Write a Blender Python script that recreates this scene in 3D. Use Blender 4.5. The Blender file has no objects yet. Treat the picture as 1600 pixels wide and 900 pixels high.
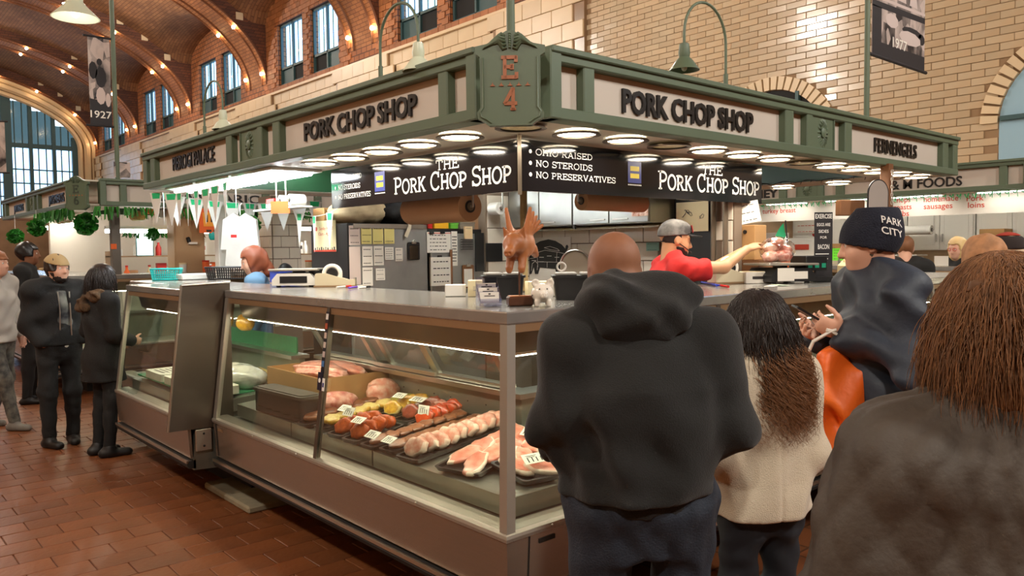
import bpy, math, random
import numpy as np
from mathutils import Matrix, Vector
random.seed(7); rng = np.random.default_rng(7)
SC = bpy.context.scene
COL = SC.collection
R = math.radians
# ------------------------------------------------------------------ camera
CAM_LOC = (-2.136, -2.460, 1.75)
YAW, PITCH, ROLL, FPX = R(48.657), R(-2.758), R(-.672), 1232.0
cam_d = bpy.data.cameras.new('camera'); cam = bpy.data.objects.new('camera', cam_d); COL.objects.link(cam)
cam_d.sensor_width = 36; cam_d.lens = FPX*36/1600; cam_d.clip_end = 300; cam_d.clip_start = .05
_f = np.array([math.cos(YAW)*math.cos(PITCH), math.sin(YAW)*math.cos(PITCH), math.sin(PITCH)])
_r = np.array([math.sin(YAW), -math.cos(YAW), 0.]); _u = np.cross(_r, _f)
_r, _u = _r*math.cos(ROLL)+_u*math.sin(ROLL), -_r*math.sin(ROLL)+_u*math.cos(ROLL)
cam.matrix_world = Matrix(((_r[0], _u[0], -_f[0], CAM_LOC[0]), (_r[1], _u[1], -_f[1], CAM_LOC[1]), (_r[2], _u[2], -_f[2], CAM_LOC[2]), (0, 0, 0, 1)))
SC.camera = cam
# ------------------------------------------------------------------ sky (seen through the hall windows) and exposure
w = bpy.data.worlds.new('overcast_sky'); SC.world = w; w.use_nodes = True
w.node_tree.nodes['Background'].inputs[0].default_value = (.74, .87, 1.0, 1)
w.node_tree.nodes['Background'].inputs[1].default_value = 2.2
SC.view_settings.view_transform = 'Standard'; SC.view_settings.look = 'None'
SC.view_settings.exposure = 0.95; SC.view_settings.gamma = 1
SC.cycles.max_bounces = 7; SC.cycles.diffuse_bounces = 3; SC.cycles.glossy_bounces = 3; SC.cycles.transmission_bounces = 4
SC.cycles.transparent_max_bounces = 12; SC.cycles.caustics_reflective = False; SC.cycles.caustics_refractive = False
SC.cycles.sample_clamp_indirect = 4.0
# surveyed points: where the sight line through a spot of the photograph meets a real plane of the hall
def _ray(x, y): return _f + _r*((x-800)/FPX) + _u*((450-y)/FPX)
def onx(x, y, X): d = _ray(x, y); return np.array(CAM_LOC) + d*((X-CAM_LOC[0])/d[0])
def ony(x, y, Y): d = _ray(x, y); return np.array(CAM_LOC) + d*((Y-CAM_LOC[1])/d[1])
def onz(x, y, Z): d = _ray(x, y); return np.array(CAM_LOC) + d*((Z-CAM_LOC[2])/d[2])
def dep(x, y, D): return np.array(CAM_LOC) + _ray(x, y)*D
def px_of(P):
    d = np.asarray(P)-np.array(CAM_LOC); z = d@_f
    return 800+FPX*(d@_r)/z, 450-FPX*(d@_u)/z, z
# ------------------------------------------------------------------ materials
def lin(c):
    return tuple((v/255/12.92) if v/255 <= .04045 else ((v/255+.055)/1.055)**2.4 for v in c)
MATS = {}
def mat(name, rgb, rough=.55, metal=0., var=0., vscale=6., bump=0., bscale=40., emit=0., rand=0., island=False, coat=0., spec=.5, stretch=None, rgb2=None, sheen=0.):
    """principled material; var = noise colour variation towards rgb2 (or darker), rand = per object (or island) brightness variation"""
    if name in MATS: return MATS[name]
    m = bpy.data.materials.new(name); m.use_nodes = True; nt = m.node_tree; N = nt.nodes; L = nt.links
    p = N['Principled BSDF']; c = lin(rgb)
    p.inputs['Base Color'].default_value = (*c, 1); p.inputs['Roughness'].default_value = rough; p.inputs['Metallic'].default_value = metal
    p.inputs['Specular IOR Level'].default_value = spec; p.inputs['Coat Weight'].default_value = coat; p.inputs['Coat Roughness'].default_value = .08
    if sheen: p.inputs['Sheen Weight'].default_value = sheen
    m.diffuse_color = (*c, 1)
    if emit:
        p.inputs['Emission Color'].default_value = (*c, 1); p.inputs['Emission Strength'].default_value = emit
    tc = None
    if var or bump:
        tc = N.new('ShaderNodeTexCoord'); src = tc.outputs['Object']
        if stretch:
            mp = N.new('ShaderNodeMapping'); mp.inputs['Scale'].default_value = stretch; L.new(src, mp.inputs[0]); src = mp.outputs[0]
    out = None
    if var:
        nz = N.new('ShaderNodeTexNoise'); nz.inputs['Scale'].default_value = vscale; nz.inputs['Detail'].default_value = 4
        L.new(src, nz.inputs['Vector'])
        mx = N.new('ShaderNodeMix'); mx.data_type = 'RGBA'
        rp = N.new('ShaderNodeMapRange'); rp.inputs[1].default_value = .35; rp.inputs[2].default_value = .68; rp.inputs[4].default_value = var
        L.new(nz.outputs['Fac'], rp.inputs[0]); L.new(rp.outputs[0], mx.inputs[0])
        mx.inputs[6].default_value = (*c, 1); mx.inputs[7].default_value = (*(lin(rgb2) if rgb2 else tuple(v*.35 for v in c)), 1)
        out = mx.outputs[2]
    if rand:
        hv = N.new('ShaderNodeHueSaturation')
        if island: g = N.new('ShaderNodeNewGeometry'); ro = g.outputs['Random Per Island']
        else: g = N.new('ShaderNodeObjectInfo'); ro = g.outputs['Random']
        mr = N.new('ShaderNodeMapRange'); mr.inputs[3].default_value = 1-rand; mr.inputs[4].default_value = 1+rand*.8
        L.new(ro, mr.inputs[0]); L.new(mr.outputs[0], hv.inputs['Value'])
        if out: L.new(out, hv.inputs['Color'])
        else: hv.inputs['Color'].default_value = (*c, 1)
        out = hv.outputs[0]
    if out: L.new(out, p.inputs['Base Color'])
    if bump:
        nb = N.new('ShaderNodeTexNoise'); nb.inputs['Scale'].default_value = bscale; nb.inputs['Detail'].default_value = 3
        L.new(src, nb.inputs['Vector']); bp = N.new('ShaderNodeBump'); bp.inputs['Strength'].default_value = bump; bp.inputs['Distance'].default_value = .01
        L.new(nb.outputs['Fac'], bp.inputs['Height']); L.new(bp.outputs[0], p.inputs['Normal'])
    MATS[name] = m; return m
def glass_mat(name, tint=(255, 255, 255), refl=.35, rough=.02, base=.04):
    if name in MATS: return MATS[name]
    m = bpy.data.materials.new(name); m.use_nodes = True; nt = m.node_tree; N = nt.nodes; L = nt.links
    N.remove(N['Principled BSDF'])
    t = N.new('ShaderNodeBsdfTransparent'); t.inputs[0].default_value = (*lin(tint), 1)
    g = N.new('ShaderNodeBsdfGlossy'); g.inputs['Roughness'].default_value = rough
    lw = N.new('ShaderNodeLayerWeight'); lw.inputs[0].default_value = .35
    mr = N.new('ShaderNodeMapRange'); mr.inputs[3].default_value = base; mr.inputs[4].default_value = refl
    L.new(lw.outputs['Facing'], mr.inputs[0]); mx = N.new('ShaderNodeMixShader')
    L.new(mr.outputs[0], mx.inputs[0]); L.new(t.outputs[0], mx.inputs[1]); L.new(g.outputs[0], mx.inputs[2])
    L.new(mx.outputs[0], N['Material Output'].inputs[0]); m.diffuse_color = (*lin(tint), .3)
    MATS[name] = m; return m
def brick_mat(name, c1, c2, mortar, sx, sy, rough=.7, ms=.012, bump=.4, use_uv=True, offset=.5):
    m = bpy.data.materials.new(name); m.use_nodes = True; nt = m.node_tree; N = nt.nodes; L = nt.links; p = N['Principled BSDF']
    tc = N.new('ShaderNodeTexCoord'); b = N.new('ShaderNodeTexBrick'); b.inputs['Scale'].default_value = 1
    b.inputs['Brick Width'].default_value = sx; b.inputs['Row Height'].default_value = sy; b.inputs['Mortar Size'].default_value = ms; b.offset = offset
    b.inputs['Color1'].default_value = (*lin(c1), 1); b.inputs['Color2'].default_value = (*lin(c2), 1); b.inputs['Mortar'].default_value = (*lin(mortar), 1)
    L.new(tc.outputs['UV' if use_uv else 'Object'], b.inputs['Vector'])
    nz = N.new('ShaderNodeTexNoise'); nz.inputs['Scale'].default_value = .7; nz.inputs['Detail'].default_value = 5; L.new(tc.outputs['Object'], nz.inputs['Vector'])
    mr = N.new('ShaderNodeMapRange'); mr.inputs[1].default_value = .3; mr.inputs[2].default_value = .7; mr.inputs[3].default_value = .72; mr.inputs[4].default_value = 1.2
    L.new(nz.outputs['Fac'], mr.inputs[0]); hv = N.new('ShaderNodeHueSaturation'); L.new(mr.outputs[0], hv.inputs['Value']); L.new(b.outputs['Color'], hv.inputs['Color'])
    L.new(hv.outputs[0], p.inputs['Base Color']); p.inputs['Roughness'].default_value = rough
    bp = N.new('ShaderNodeBump'); bp.inputs['Strength'].default_value = bump; bp.inputs['Distance'].default_value = .02; bp.invert = True
    L.new(b.outputs['Fac'], bp.inputs['Height']); L.new(bp.outputs[0], p.inputs['Normal'])
    MATS[name] = m; return m
# ------------------------------------------------------------------ objects
ORD = 'first second third fourth fifth sixth seventh eighth ninth tenth eleventh twelfth thirteenth fourteenth fifteenth sixteenth seventeenth eighteenth nineteenth twentieth'.split()
ROOT = {}
def tag(o, label=None, cat=None, group=None, kind=None):
    if label: o['label'] = label
    if cat: o['category'] = cat
    if group: o['group'] = group
    if kind: o['kind'] = kind
    return o
def thing(name, label, cat, loc=(0, 0, 0), rz=0., group=None, rot=None):
    o = bpy.data.objects.new(name, None); COL.objects.link(o); o.empty_display_size = .1
    M = Matrix.Translation(Vector(loc)) @ (rot.to_4x4() if rot else Matrix.Rotation(rz, 4, 'Z'))
    o.matrix_world = M; ROOT[o.name] = M; return tag(o, label, cat, group)
def link(name, me, mats, parent=None, M=None):
    o = bpy.data.objects.new(name, me); COL.objects.link(o)
    if mats is not None and not me.materials:
        for m in (mats if isinstance(mats, (list, tuple)) else [mats]): me.materials.append(m)
    if parent is not None: o.parent = parent; ROOT[o.name] = ROOT[parent.name]
    if M is not None: o.matrix_basis = M
    return o
def dup(o, parent=None, M=None, label=None, group=None):
    c = o.copy(); COL.objects.link(c)
    if parent is not None: c.parent = parent
    if M is not None: c.matrix_basis = M
    for ch in o.children: dup(ch, c)
    if label: c['label'] = label
    if group: c['group'] = group
    ROOT[c.name] = M if M is not None else Matrix()
    return c
class MB:
    """collects shapes; build() links them as ONE mesh object"""
    def __init__(s): s.v = []; s.f = []; s.mi = []; s.n = 0
    def add(s, verts, faces, mi=0, M=None):
        if M is not None: verts = [M @ Vector(v) for v in verts]
        b = s.n; s.v.extend([tuple(v) for v in verts]); s.n += len(verts)
        s.f.extend([tuple(i+b for i in f) for f in faces]); s.mi.extend([mi]*len(faces)); return s
    def box(s, c, d, mi=0, M=None, ch=0.):
        x, y, z = d[0]/2, d[1]/2, d[2]/2
        if ch <= 0:
            v = [(c[0]+i*x, c[1]+j*y, c[2]+k*z) for i in (-1, 1) for j in (-1, 1) for k in (-1, 1)]
            return s.add(v, [(0, 1, 3, 2), (4, 6, 7, 5), (0, 4, 5, 1), (2, 3, 7, 6), (0, 2, 6, 4), (1, 5, 7, 3)], mi, M)
        v = []; ix = {}
        for i in (-1, 1):
            for j in (-1, 1):
                for k in (-1, 1):
                    for a in range(3):
                        e = [x-ch, y-ch, z-ch]; e[a] += ch
                        ix[(i, j, k, a)] = len(v); v.append((c[0]+i*e[0], c[1]+j*e[1], c[2]+k*e[2]))
        F = []
        for i in (-1, 1):
            for a in range(3):
                o = [q for q in range(3) if q != a]; ring = []
                for (p, q) in ((-1, -1), (1, -1), (1, 1), (-1, 1)):
                    kk = [0, 0, 0]; kk[a] = i; kk[o[0]] = p; kk[o[1]] = q; ring.append(ix[(*kk, a)])
                F.append(ring if i*(1 if a != 1 else -1) > 0 else ring[::-1])
        for a in range(3):
            o = [q for q in range(3) if q != a]
            for p in (-1, 1):
                for q in (-1, 1):
                    k0 = [0, 0, 0]; k0[o[0]] = p; k0[o[1]] = q; k1 = list(k0); k0[a] = -1; k1[a] = 1
                    F.append([ix[(*k0, o[0])], ix[(*k1, o[0])], ix[(*k1, o[1])], ix[(*k0, o[1])]])
        for i in (-1, 1):
            for j in (-1, 1):
                for k in (-1, 1): F.append([ix[(i, j, k, a)] for a in range(3)])
        return s.add(v, F, mi, M)
    def bar(s, a, b, wd, th, mi=0, up=(0, 0, 1)):
        """square bar from a to b, wd along 'up' crossed with the axis, th along up"""
        a, b = Vector(a), Vector(b); d = (b-a).normalized(); u = Vector(up); sd = d.cross(u)
        if sd.length < 1e-4: sd = d.cross(Vector((1, 0, 0)))
        sd.normalize(); u = sd.cross(d)
        M = Matrix((( *[d[i] for i in range(0)],),)) if False else Matrix.Identity(4)
        for i in range(3): M[i][0] = d[i]; M[i][1] = sd[i]; M[i][2] = u[i]; M[i][3] = (a[i]+b[i])/2
        return s.box((0, 0, 0), ((b-a).length, wd, th), mi, M)
    def tube(s, pts, r, n=8, mi=0, cap=True, closed=False, flat=None):
        P = [Vector(p) for p in pts]; k = len(P); rr = r if isinstance(r, (list, tuple, np.ndarray)) else [r]*k
        base = s.n; V = []; F = []; t0 = None; up = None
        for i in range(k):
            t = (P[(i+1) % k]-P[i-1]) if closed else (P[min(i+1, k-1)]-P[max(i-1, 0)])
            t = t.normalized() if t.length > 1e-9 else Vector((0, 0, 1))
            if up is None:
                up = t.cross(Vector((.31, .22, .92)));
                if up.length < 1e-3: up = t.cross(Vector((1, 0, 0)))
                up.normalize()
            else:
                up = up - t*up.dot(t); up.normalize()
            w_ = t.cross(up)
            for j in range(n):
                a = 2*math.pi*j/n; V.append(P[i] + up*(math.cos(a)*rr[i]) + w_*(math.sin(a)*rr[i]*(flat or 1)))
        for i in range(k if closed else k-1):
            for j in range(n):
                a, b = i*n+j, i*n+(j+1) % n; c, d = ((i+1) % k)*n+(j+1) % n, ((i+1) % k)*n+j
                F.append((a, b, c, d))
        if cap and not closed: F.append(tuple(range(n))[::-1]); F.append(tuple((k-1)*n+j for j in range(n)))
        return s.add(V, F, mi)
    def cyl(s, a, b, r, r2=None, n=16, mi=0): return s.tube([a, b], [r, r if r2 is None else r2], n, mi)
    def lathe(s, prof, n=24, M=None, mi=0, cap=True):
        V = [(r*math.cos(2*math.pi*j/n), r*math.sin(2*math.pi*j/n), z) for r, z in prof for j in range(n)]; F = []
        for i in range(len(prof)-1):
            for j in range(n): F.append((i*n+j, i*n+(j+1) % n, (i+1)*n+(j+1) % n, (i+1)*n+j))
        if cap: F.append(tuple(range(n))[::-1]); F.append(tuple((len(prof)-1)*n+j for j in range(n)))
        return s.add(V, F, mi, M)
    def prism(s, poly, h, M=None, mi=0):
        k = len(poly); V = [(p[0], p[1], 0) for p in poly]+[(p[0], p[1], h) for p in poly]
        F = [tuple(range(k))[::-1], tuple(range(k, 2*k))]+[(i, (i+1) % k, k+(i+1) % k, k+i) for i in range(k)]
        return s.add(V, F, mi, M)
    def sphere(s, c, r, n=12, m=8, mi=0, M=None):
        r = r if isinstance(r, (tuple, list)) else (r, r, r); V = [(c[0], c[1], c[2]-r[2])]; F = []
        for i in range(1, m):
            t = -math.pi/2+math.pi*i/m
            for j in range(n):
                a = 2*math.pi*j/n; V.append((c[0]+r[0]*math.cos(t)*math.cos(a), c[1]+r[1]*math.cos(t)*math.sin(a), c[2]+r[2]*math.sin(t)))
        V.append((c[0], c[1], c[2]+r[2])); top = len(V)-1
        for j in range(n): F.append((0, 1+(j+1) % n, 1+j)); F.append((top, top-n+j, top-n+(j+1) % n))
        for i in range(m-2):
            for j in range(n): a = 1+i*n; F.append((a+j, a+(j+1) % n, a+n+(j+1) % n, a+n+j))
        return s.add(V, F, mi, M)
    def quad(s, a, b, c, d, mi=0): return s.add([a, b, c, d], [(0, 1, 2, 3)], mi)
    def mesh(s, name, smooth=None, W=None):
        me = bpy.data.meshes.new(name); V = s.v
        if W is not None:
            A = np.array(V) if V else np.zeros((0, 3)); Mi = np.array(W.inverted()); V = (A@Mi[:3, :3].T+Mi[:3, 3]).tolist()
        me.from_pydata(V, [], s.f)
        if any(s.mi): me.polygons.foreach_set('material_index', s.mi)
        if smooth:
            me.polygons.foreach_set('use_smooth', [True]*len(me.polygons)); me.set_sharp_from_angle(angle=R(smooth))
        me.update(); return me
    def build(s, name, mats, parent=None, smooth=None, kind=None, base=True, world=True):
        """vertices are in hall coordinates unless world=False (then in the parent's own frame)"""
        if parent is not None:
            o = link(name, s.mesh(name, smooth, ROOT[parent.name] if world else None), mats, parent)
        else:
            A = np.array(s.v); c = (A.min(0)+A.max(0))/2; c[2] = A[:, 2].min()
            M = Matrix.Translation(c) if base else Matrix(); o = link(name, s.mesh(name, smooth, M), mats, None, M); ROOT[o.name] = M
        if kind: o['kind'] = kind
        return o
def frame(o, x, y):
    """matrix with origin o, local x, local y, z = x cross y"""
    x = Vector(x).normalized(); z = x.cross(Vector(y)).normalized(); y = z.cross(x); M = Matrix.Identity(4)
    for i in range(3): M[i][0] = x[i]; M[i][1] = y[i]; M[i][2] = z[i]; M[i][3] = o[i]
    return M
def rrect(x, y, rr, n=4):
    P = []
    for cx, cy, a in ((x-rr, y-rr, 0), (-x+rr, y-rr, 90), (-x+rr, -y+rr, 180), (x-rr, -y+rr, 270)):
        for i in range(n+1): t = R(a+90*i/n); P.append((cx+rr*math.cos(t), cy+rr*math.sin(t)))
    return P
# ------------------------------------------------------------------ lettering
_TXT = {}
def text_geo(s, bold=0., ext=0.):
    k = (s, bold, ext)
    if k not in _TXT:
        cu = bpy.data.curves.new('txt', 'FONT'); cu.body = s; cu.offset = bold; cu.extrude = ext; cu.resolution_u = 3; cu.fill_mode = 'BOTH' if ext else 'FRONT'
        ob = bpy.data.objects.new('txt', cu); me = bpy.data.meshes.new_from_object(ob)
        V = np.array([v.co[:] for v in me.vertices]) if len(me.vertices) else np.zeros((1, 3)); F = [tuple(p.vertices) for p in me.polygons]
        bpy.data.objects.remove(ob); bpy.data.curves.remove(cu); bpy.data.meshes.remove(me)
        _TXT[k] = (V, F)
    return _TXT[k]
def text_on(mb, s, M, w=None, h=.1, bold=0., ext=0., mi=0, align='C'):
    """text with cap height h, squeezed to width w, on the xy plane of M"""
    V, F = text_geo(s, bold, ext); V = V.copy(); H = text_geo('H', bold, 0)[0]; ch = H[:, 1].max()-H[:, 1].min()
    V[:, 1] -= H[:, 1].min(); V[:, :2] *= h/ch; x0, x1 = V[:, 0].min(), V[:, 0].max(); V[:, 0] -= x0
    if w: V[:, 0] *= w/(x1-x0)
    ww = w or (x1-x0)
    if align == 'C': V[:, 0] -= ww/2
    if ext: V[:, 2] += ext
    mb.add([tuple(v) for v in V], F, mi, M)
def arcp(cx, cy, rx, ry, a0, a1, n=10): return [(cx+rx*math.cos(R(a0+(a1-a0)*i/n)), cy+ry*math.sin(R(a0+(a1-a0)*i/n))) for i in range(n+1)]
def _bowl(y0, y1, w): return [(.12, y1), (w*.5, y1)]+arcp(w*.5, (y0+y1)/2, w*.46, (y1-y0)/2, 90, -90, 8)[1:]+[(.12, y0)]
SER = {  # slab serif capitals: width, strokes, serif feet
 'T': (.66, [[(.33, 0), (.33, 1)], [(.02, .96), (.64, .96)], [(.03, 1), (.03, .74)], [(.63, 1), (.63, .74)]], [(.33, 0)]),
 'H': (.76, [[(.14, 0), (.14, 1)], [(.62, 0), (.62, 1)], [(.14, .5), (.62, .5)]], [(.14, 0), (.14, 1), (.62, 0), (.62, 1)]),
 'E': (.66, [[(.14, 0), (.14, 1)], [(.02, .96), (.6, .96)], [(.02, .04), (.62, .04)], [(.14, .52), (.44, .52)], [(.6, 1), (.6, .76)], [(.62, 0), (.62, .24)], [(.44, .62), (.44, .42)]], []),
 'P': (.64, [[(.14, 0), (.14, 1)], _bowl(.44, .96, .6)], [(.14, 0), (.1, .96)]),
 'O': (.76, [arcp(.38, .5, .33, .49, 0, 360, 20)], []),
 'R': (.72, [[(.14, 0), (.14, 1)], _bowl(.48, .96, .6), [(.36, .48), (.6, .02)]], [(.14, 0), (.1, .96), (.62, 0)]),
 'K': (.74, [[(.14, 0), (.14, 1)], [(.58, .98), (.15, .42)], [(.3, .58), (.62, .02)]], [(.14, 0), (.14, 1), (.6, 1), (.62, 0)]),
 'C': (.72, [arcp(.38, .5, .33, .49, 48, 318, 16), [(.61, 1), (.61, .72)]], []),
 'S': (.6, [arcp(.3, .745, .24, .24, 35, 270, 9)+arcp(.3, .255, .25, .245, 90, -145, 9)[1:], [(.52, 1), (.52, .78)], [(.06, 0), (.06, .24)]], []),
 'I': (.34, [[(.17, 0), (.17, 1)]], [(.17, 0), (.17, 1)]),
 'A': (.76, [[(.1, 0), (.38, 1)], [(.66, 0), (.38, 1)], [(.2, .33), (.56, .33)]], [(.1, 0), (.66, 0)]),
 'D': (.72, [[(.14, 0), (.14, 1)], [(.12, .96), (.32, .96)]+arcp(.32, .5, .34, .46, 90, -90, 12)[1:]+[(.12, .04)]], [(.1, .04), (.1, .96)]),
 'N': (.78, [[(.14, 0), (.14, 1)], [(.64, 0), (.64, 1)], [(.14, .98), (.64, .02)]], [(.14, 0), (.14, 1), (.64, 1)]),
 'V': (.74, [[(.1, 1), (.37, 0)], [(.64, 1), (.37, 0)]], [(.1, 1), (.64, 1)]),
 'Y': (.74, [[(.1, 1), (.37, .45)], [(.64, 1), (.37, .45)], [(.37, .45), (.37, 0)]], [(.1, 1), (.64, 1), (.37, 0)]),
 '4': (.62, [[(.42, 0), (.42, 1)], [(.42, 1), (.04, .3)], [(.04, .3), (.58, .3)]], [(.42, 0)]),
 '6': (.62, [arcp(.31, .3, .25, .28, 0, 360, 14), arcp(.38, .42, .32, .54, 175, 75, 7)], []),
 ' ': (.36, [], [])}
def serif_text(mb, s, M, w, h, t=.1, mi=0, ext=0., big=None, only=None):
    """big: relative height of the other letters when the first of each word is a tall capital"""
    x = 0; items = []; first = True
    for c in s:
        k = 1.0 if (first or not big) else big
        items.append((c, x, k)); x += SER[c][0]*k+.04; first = c == ' '
    sx = w/x
    def rib(P, tt, k, ox):
        for a, b in zip(P[:-1], P[1:]):
            a = (ox+a[0]*sx*k, a[1]*h*k); b = (ox+b[0]*sx*k, b[1]*h*k)
            dx, dy = b[0]-a[0], b[1]-a[1]; l = math.hypot(dx, dy) or 1; dx, dy = dx/l, dy/l; q = tt*h/2; e = q*.35
            p = [(a[0]-dy*q-dx*e, a[1]+dx*q-dy*e), (a[0]+dy*q-dx*e, a[1]-dx*q-dy*e), (b[0]+dy*q+dx*e, b[1]-dx*q+dy*e), (b[0]-dy*q+dx*e, b[1]+dx*q+dy*e)]
            if ext: mb.prism(p, ext, M, mi)
            else: mb.add([(q_[0], q_[1], 0) for q_ in p], [(0, 1, 2, 3)], mi, M)
    for q_i, (c, x0, k) in enumerate(items):
        if only is not None and q_i != only: continue
        ox = x0*sx-w/2
        for P in SER[c][1]: rib(P, t, k, ox)
        for (fx, fy) in SER[c][2]: rib([(fx-.11, fy if fy else .03), (fx+.11, fy if fy else .03)], t*.62, k, ox)
# ================================================================== THE HALL
XW, XL, YF, YN = 12.5, -8.5, 57.5, -13.8            # window wall, opposite wall, far wall, near wall
VC, VA, VB, VZ = 2.0, 10.5, 4.85, 8.9               # elliptical barrel: centre, half span, rise, springing
RIBS = [-13.8+8.92*k for k in range(9)]; RH = 1.1
M_vault = brick_mat('vault_tile', (150, 104, 66), (128, 86, 54), (104, 68, 44), .42, .14, .75, .012, .5)
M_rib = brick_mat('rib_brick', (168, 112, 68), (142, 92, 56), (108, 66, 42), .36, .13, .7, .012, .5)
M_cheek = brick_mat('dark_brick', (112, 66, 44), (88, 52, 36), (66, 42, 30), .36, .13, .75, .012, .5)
M_spandrel = brick_mat('spandrel_brick', (176, 112, 68), (152, 92, 54), (92, 56, 38), .34, .2, .65, .02, .6)
M_brick = mat('brick_piece', (172, 110, 66), .6, rand=.22, island=True, var=.3, vscale=3)
M_white = brick_mat('glazed_wall', (214, 196, 162), (204, 184, 150), (150, 120, 90), .72, .34, .25, .01, .3)
M_grout = mat('wall_grout', (150, 122, 92), .9)
def tile_mat(name, isl):
    m = mat(name, (192, 174, 146), .2, rand=.09, island=isl, var=.5, vscale=.9, rgb2=(190, 156, 116), coat=.3)
    return m
M_tile, M_tile_i = tile_mat('glazed_tile', False), tile_mat('glazed_tile_field', True)
M_block = mat('terracotta_block', (222, 200, 164), .35, rand=.07, var=.25, vscale=.8, rgb2=(200, 168, 126))
M_paver = mat('quarry_paver', (132, 76, 40), .4, rand=.16, var=.75, vscale=.9, rgb2=(86, 52, 32), bump=.25, bscale=30)
M_paver_i = mat('quarry_paver_field', (132, 76, 40), .4, rand=.16, island=True, var=.75, vscale=.9, rgb2=(86, 52, 32), bump=.25, bscale=30)
M_floor = brick_mat('paved_floor', (130, 76, 42), (112, 66, 36), (80, 50, 30), .3, .19, .45, .008, .3, use_uv=False)
M_green = mat('sage_green_paint', (92, 108, 86), .45, var=.2, vscale=3, rgb2=(74, 90, 72))
M_teal = mat('teal_window_frame', (54, 84, 88), .5)
M_dark = mat('dark_void', (22, 22, 22), .8)
M_pane = glass_mat('window_glass', (214, 234, 250), .25, .05)
M_daypane = mat('frosted_pane', (150, 186, 206), .4)  # opaque pale blue: daylight in the glass is put into the colour
M_daypane.node_tree.nodes['Principled BSDF'].inputs['Transmission Weight'].default_value = .0
# ---- floor
fl = MB().box(((XW+XL)/2, (YF+YN)/2, -.06), (XW-XL, YF-YN, .10)).build('floor', M_floor, kind='structure')
pav = []
for j in range(int((16+2.5)/.2)):
    y = -2.5+j*.2+.1
    for i in range(-16, 4):
        x = i*.31+(.155 if j % 2 else 0)+.05
        if x > .5 or (x > .05 and y < .2): continue
        px, py, z = px_of((x, y, 0)) if (np.array((x, y, 0))-np.array(CAM_LOC))@_f > .5 else (0, 0, -1)
        vis = z > 0 and -60 < px < 1300 and py < 960
        pav.append((z if vis else 900+abs(y), x, y))
pav.sort(); pm = MB().box((0, 0, 0), (.304, .194, .02), ch=.003).mesh('paver', 30); st = MB()
for k, (z, x, y) in enumerate(pav):
    M = Matrix.Translation((x, y, -.0085+random.uniform(-.0012, .0012))) @ Matrix.Rotation(random.uniform(-.006, .006), 4, 'Z') @ Matrix.Rotation(random.uniform(-.004, .004), 4, 'X')
    if k < 300: link('paver', pm, M_paver, fl, Matrix.Translation(ROOT[fl.name].inverted().translation) @ M)
    else: st.box((0, 0, 0), (.304, .194, .02), M=M)
st.build('paver_field', M_paver_i, fl, kind='stuff')
# ---- barrel vault: webs between the ribs, groined over the windows
def web(x_th, y, hw, yc):
    x = VC+(VA+.45)*math.cos(x_th); z = VZ+(VB+.45)*math.sin(x_th)
    q = max(0, 1-((y-yc)/hw)**2); return min(max(x, XL), XW), max(z, 11.3+1.15*math.sqrt(q))
ceil = None
def uv_mesh(o, uvs):
    l = o.data.uv_layers.new(name='UVMap'); l.data.foreach_set('uv', np.array(uvs, dtype=np.float32).ravel())
for b in range(8):
    y0, y1 = RIBS[b]+RH-.1, RIBS[b+1]-RH+.1; yc, hw = (y0+y1)/2, (y1-y0)/2; m = MB(); NT, NY = 72, 20; V = []; F = []; UV = []
    far = b >= 3
    for i in range(NT+1):
        th = math.pi*i/NT
        for j in range(NY+1):
            y = y0+(y1-y0)*j/NY; x, z = web(th, y, hw, yc); V.append((x, y, z))
    arc = [0]
    for i in range(NT): a, c = V[i*(NY+1)+10], V[(i+1)*(NY+1)+10]; arc.append(arc[-1]+math.dist(a, c))
    for i in range(NT):
        for j in range(NY):
            F.append((i*(NY+1)+j, (i+1)*(NY+1)+j, (i+1)*(NY+1)+j+1, i*(NY+1)+j+1))
            yy = lambda q: y0+(y1-y0)*q/NY
            UV += [(yy(j), arc[i]), (yy(j), arc[i+1]), (yy(j+1), arc[i+1]), (yy(j+1), arc[i])]
    m.add(V, F)
    if ceil is None:
        ceil = m.build('ceiling', M_vault, smooth=25, kind='structure', base=False); uv_mesh(ceil, UV)
    else: uv_mesh(m.build('vault_web', M_vault, ceil, smooth=25), UV)
bulbs = []; nth = 0
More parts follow.
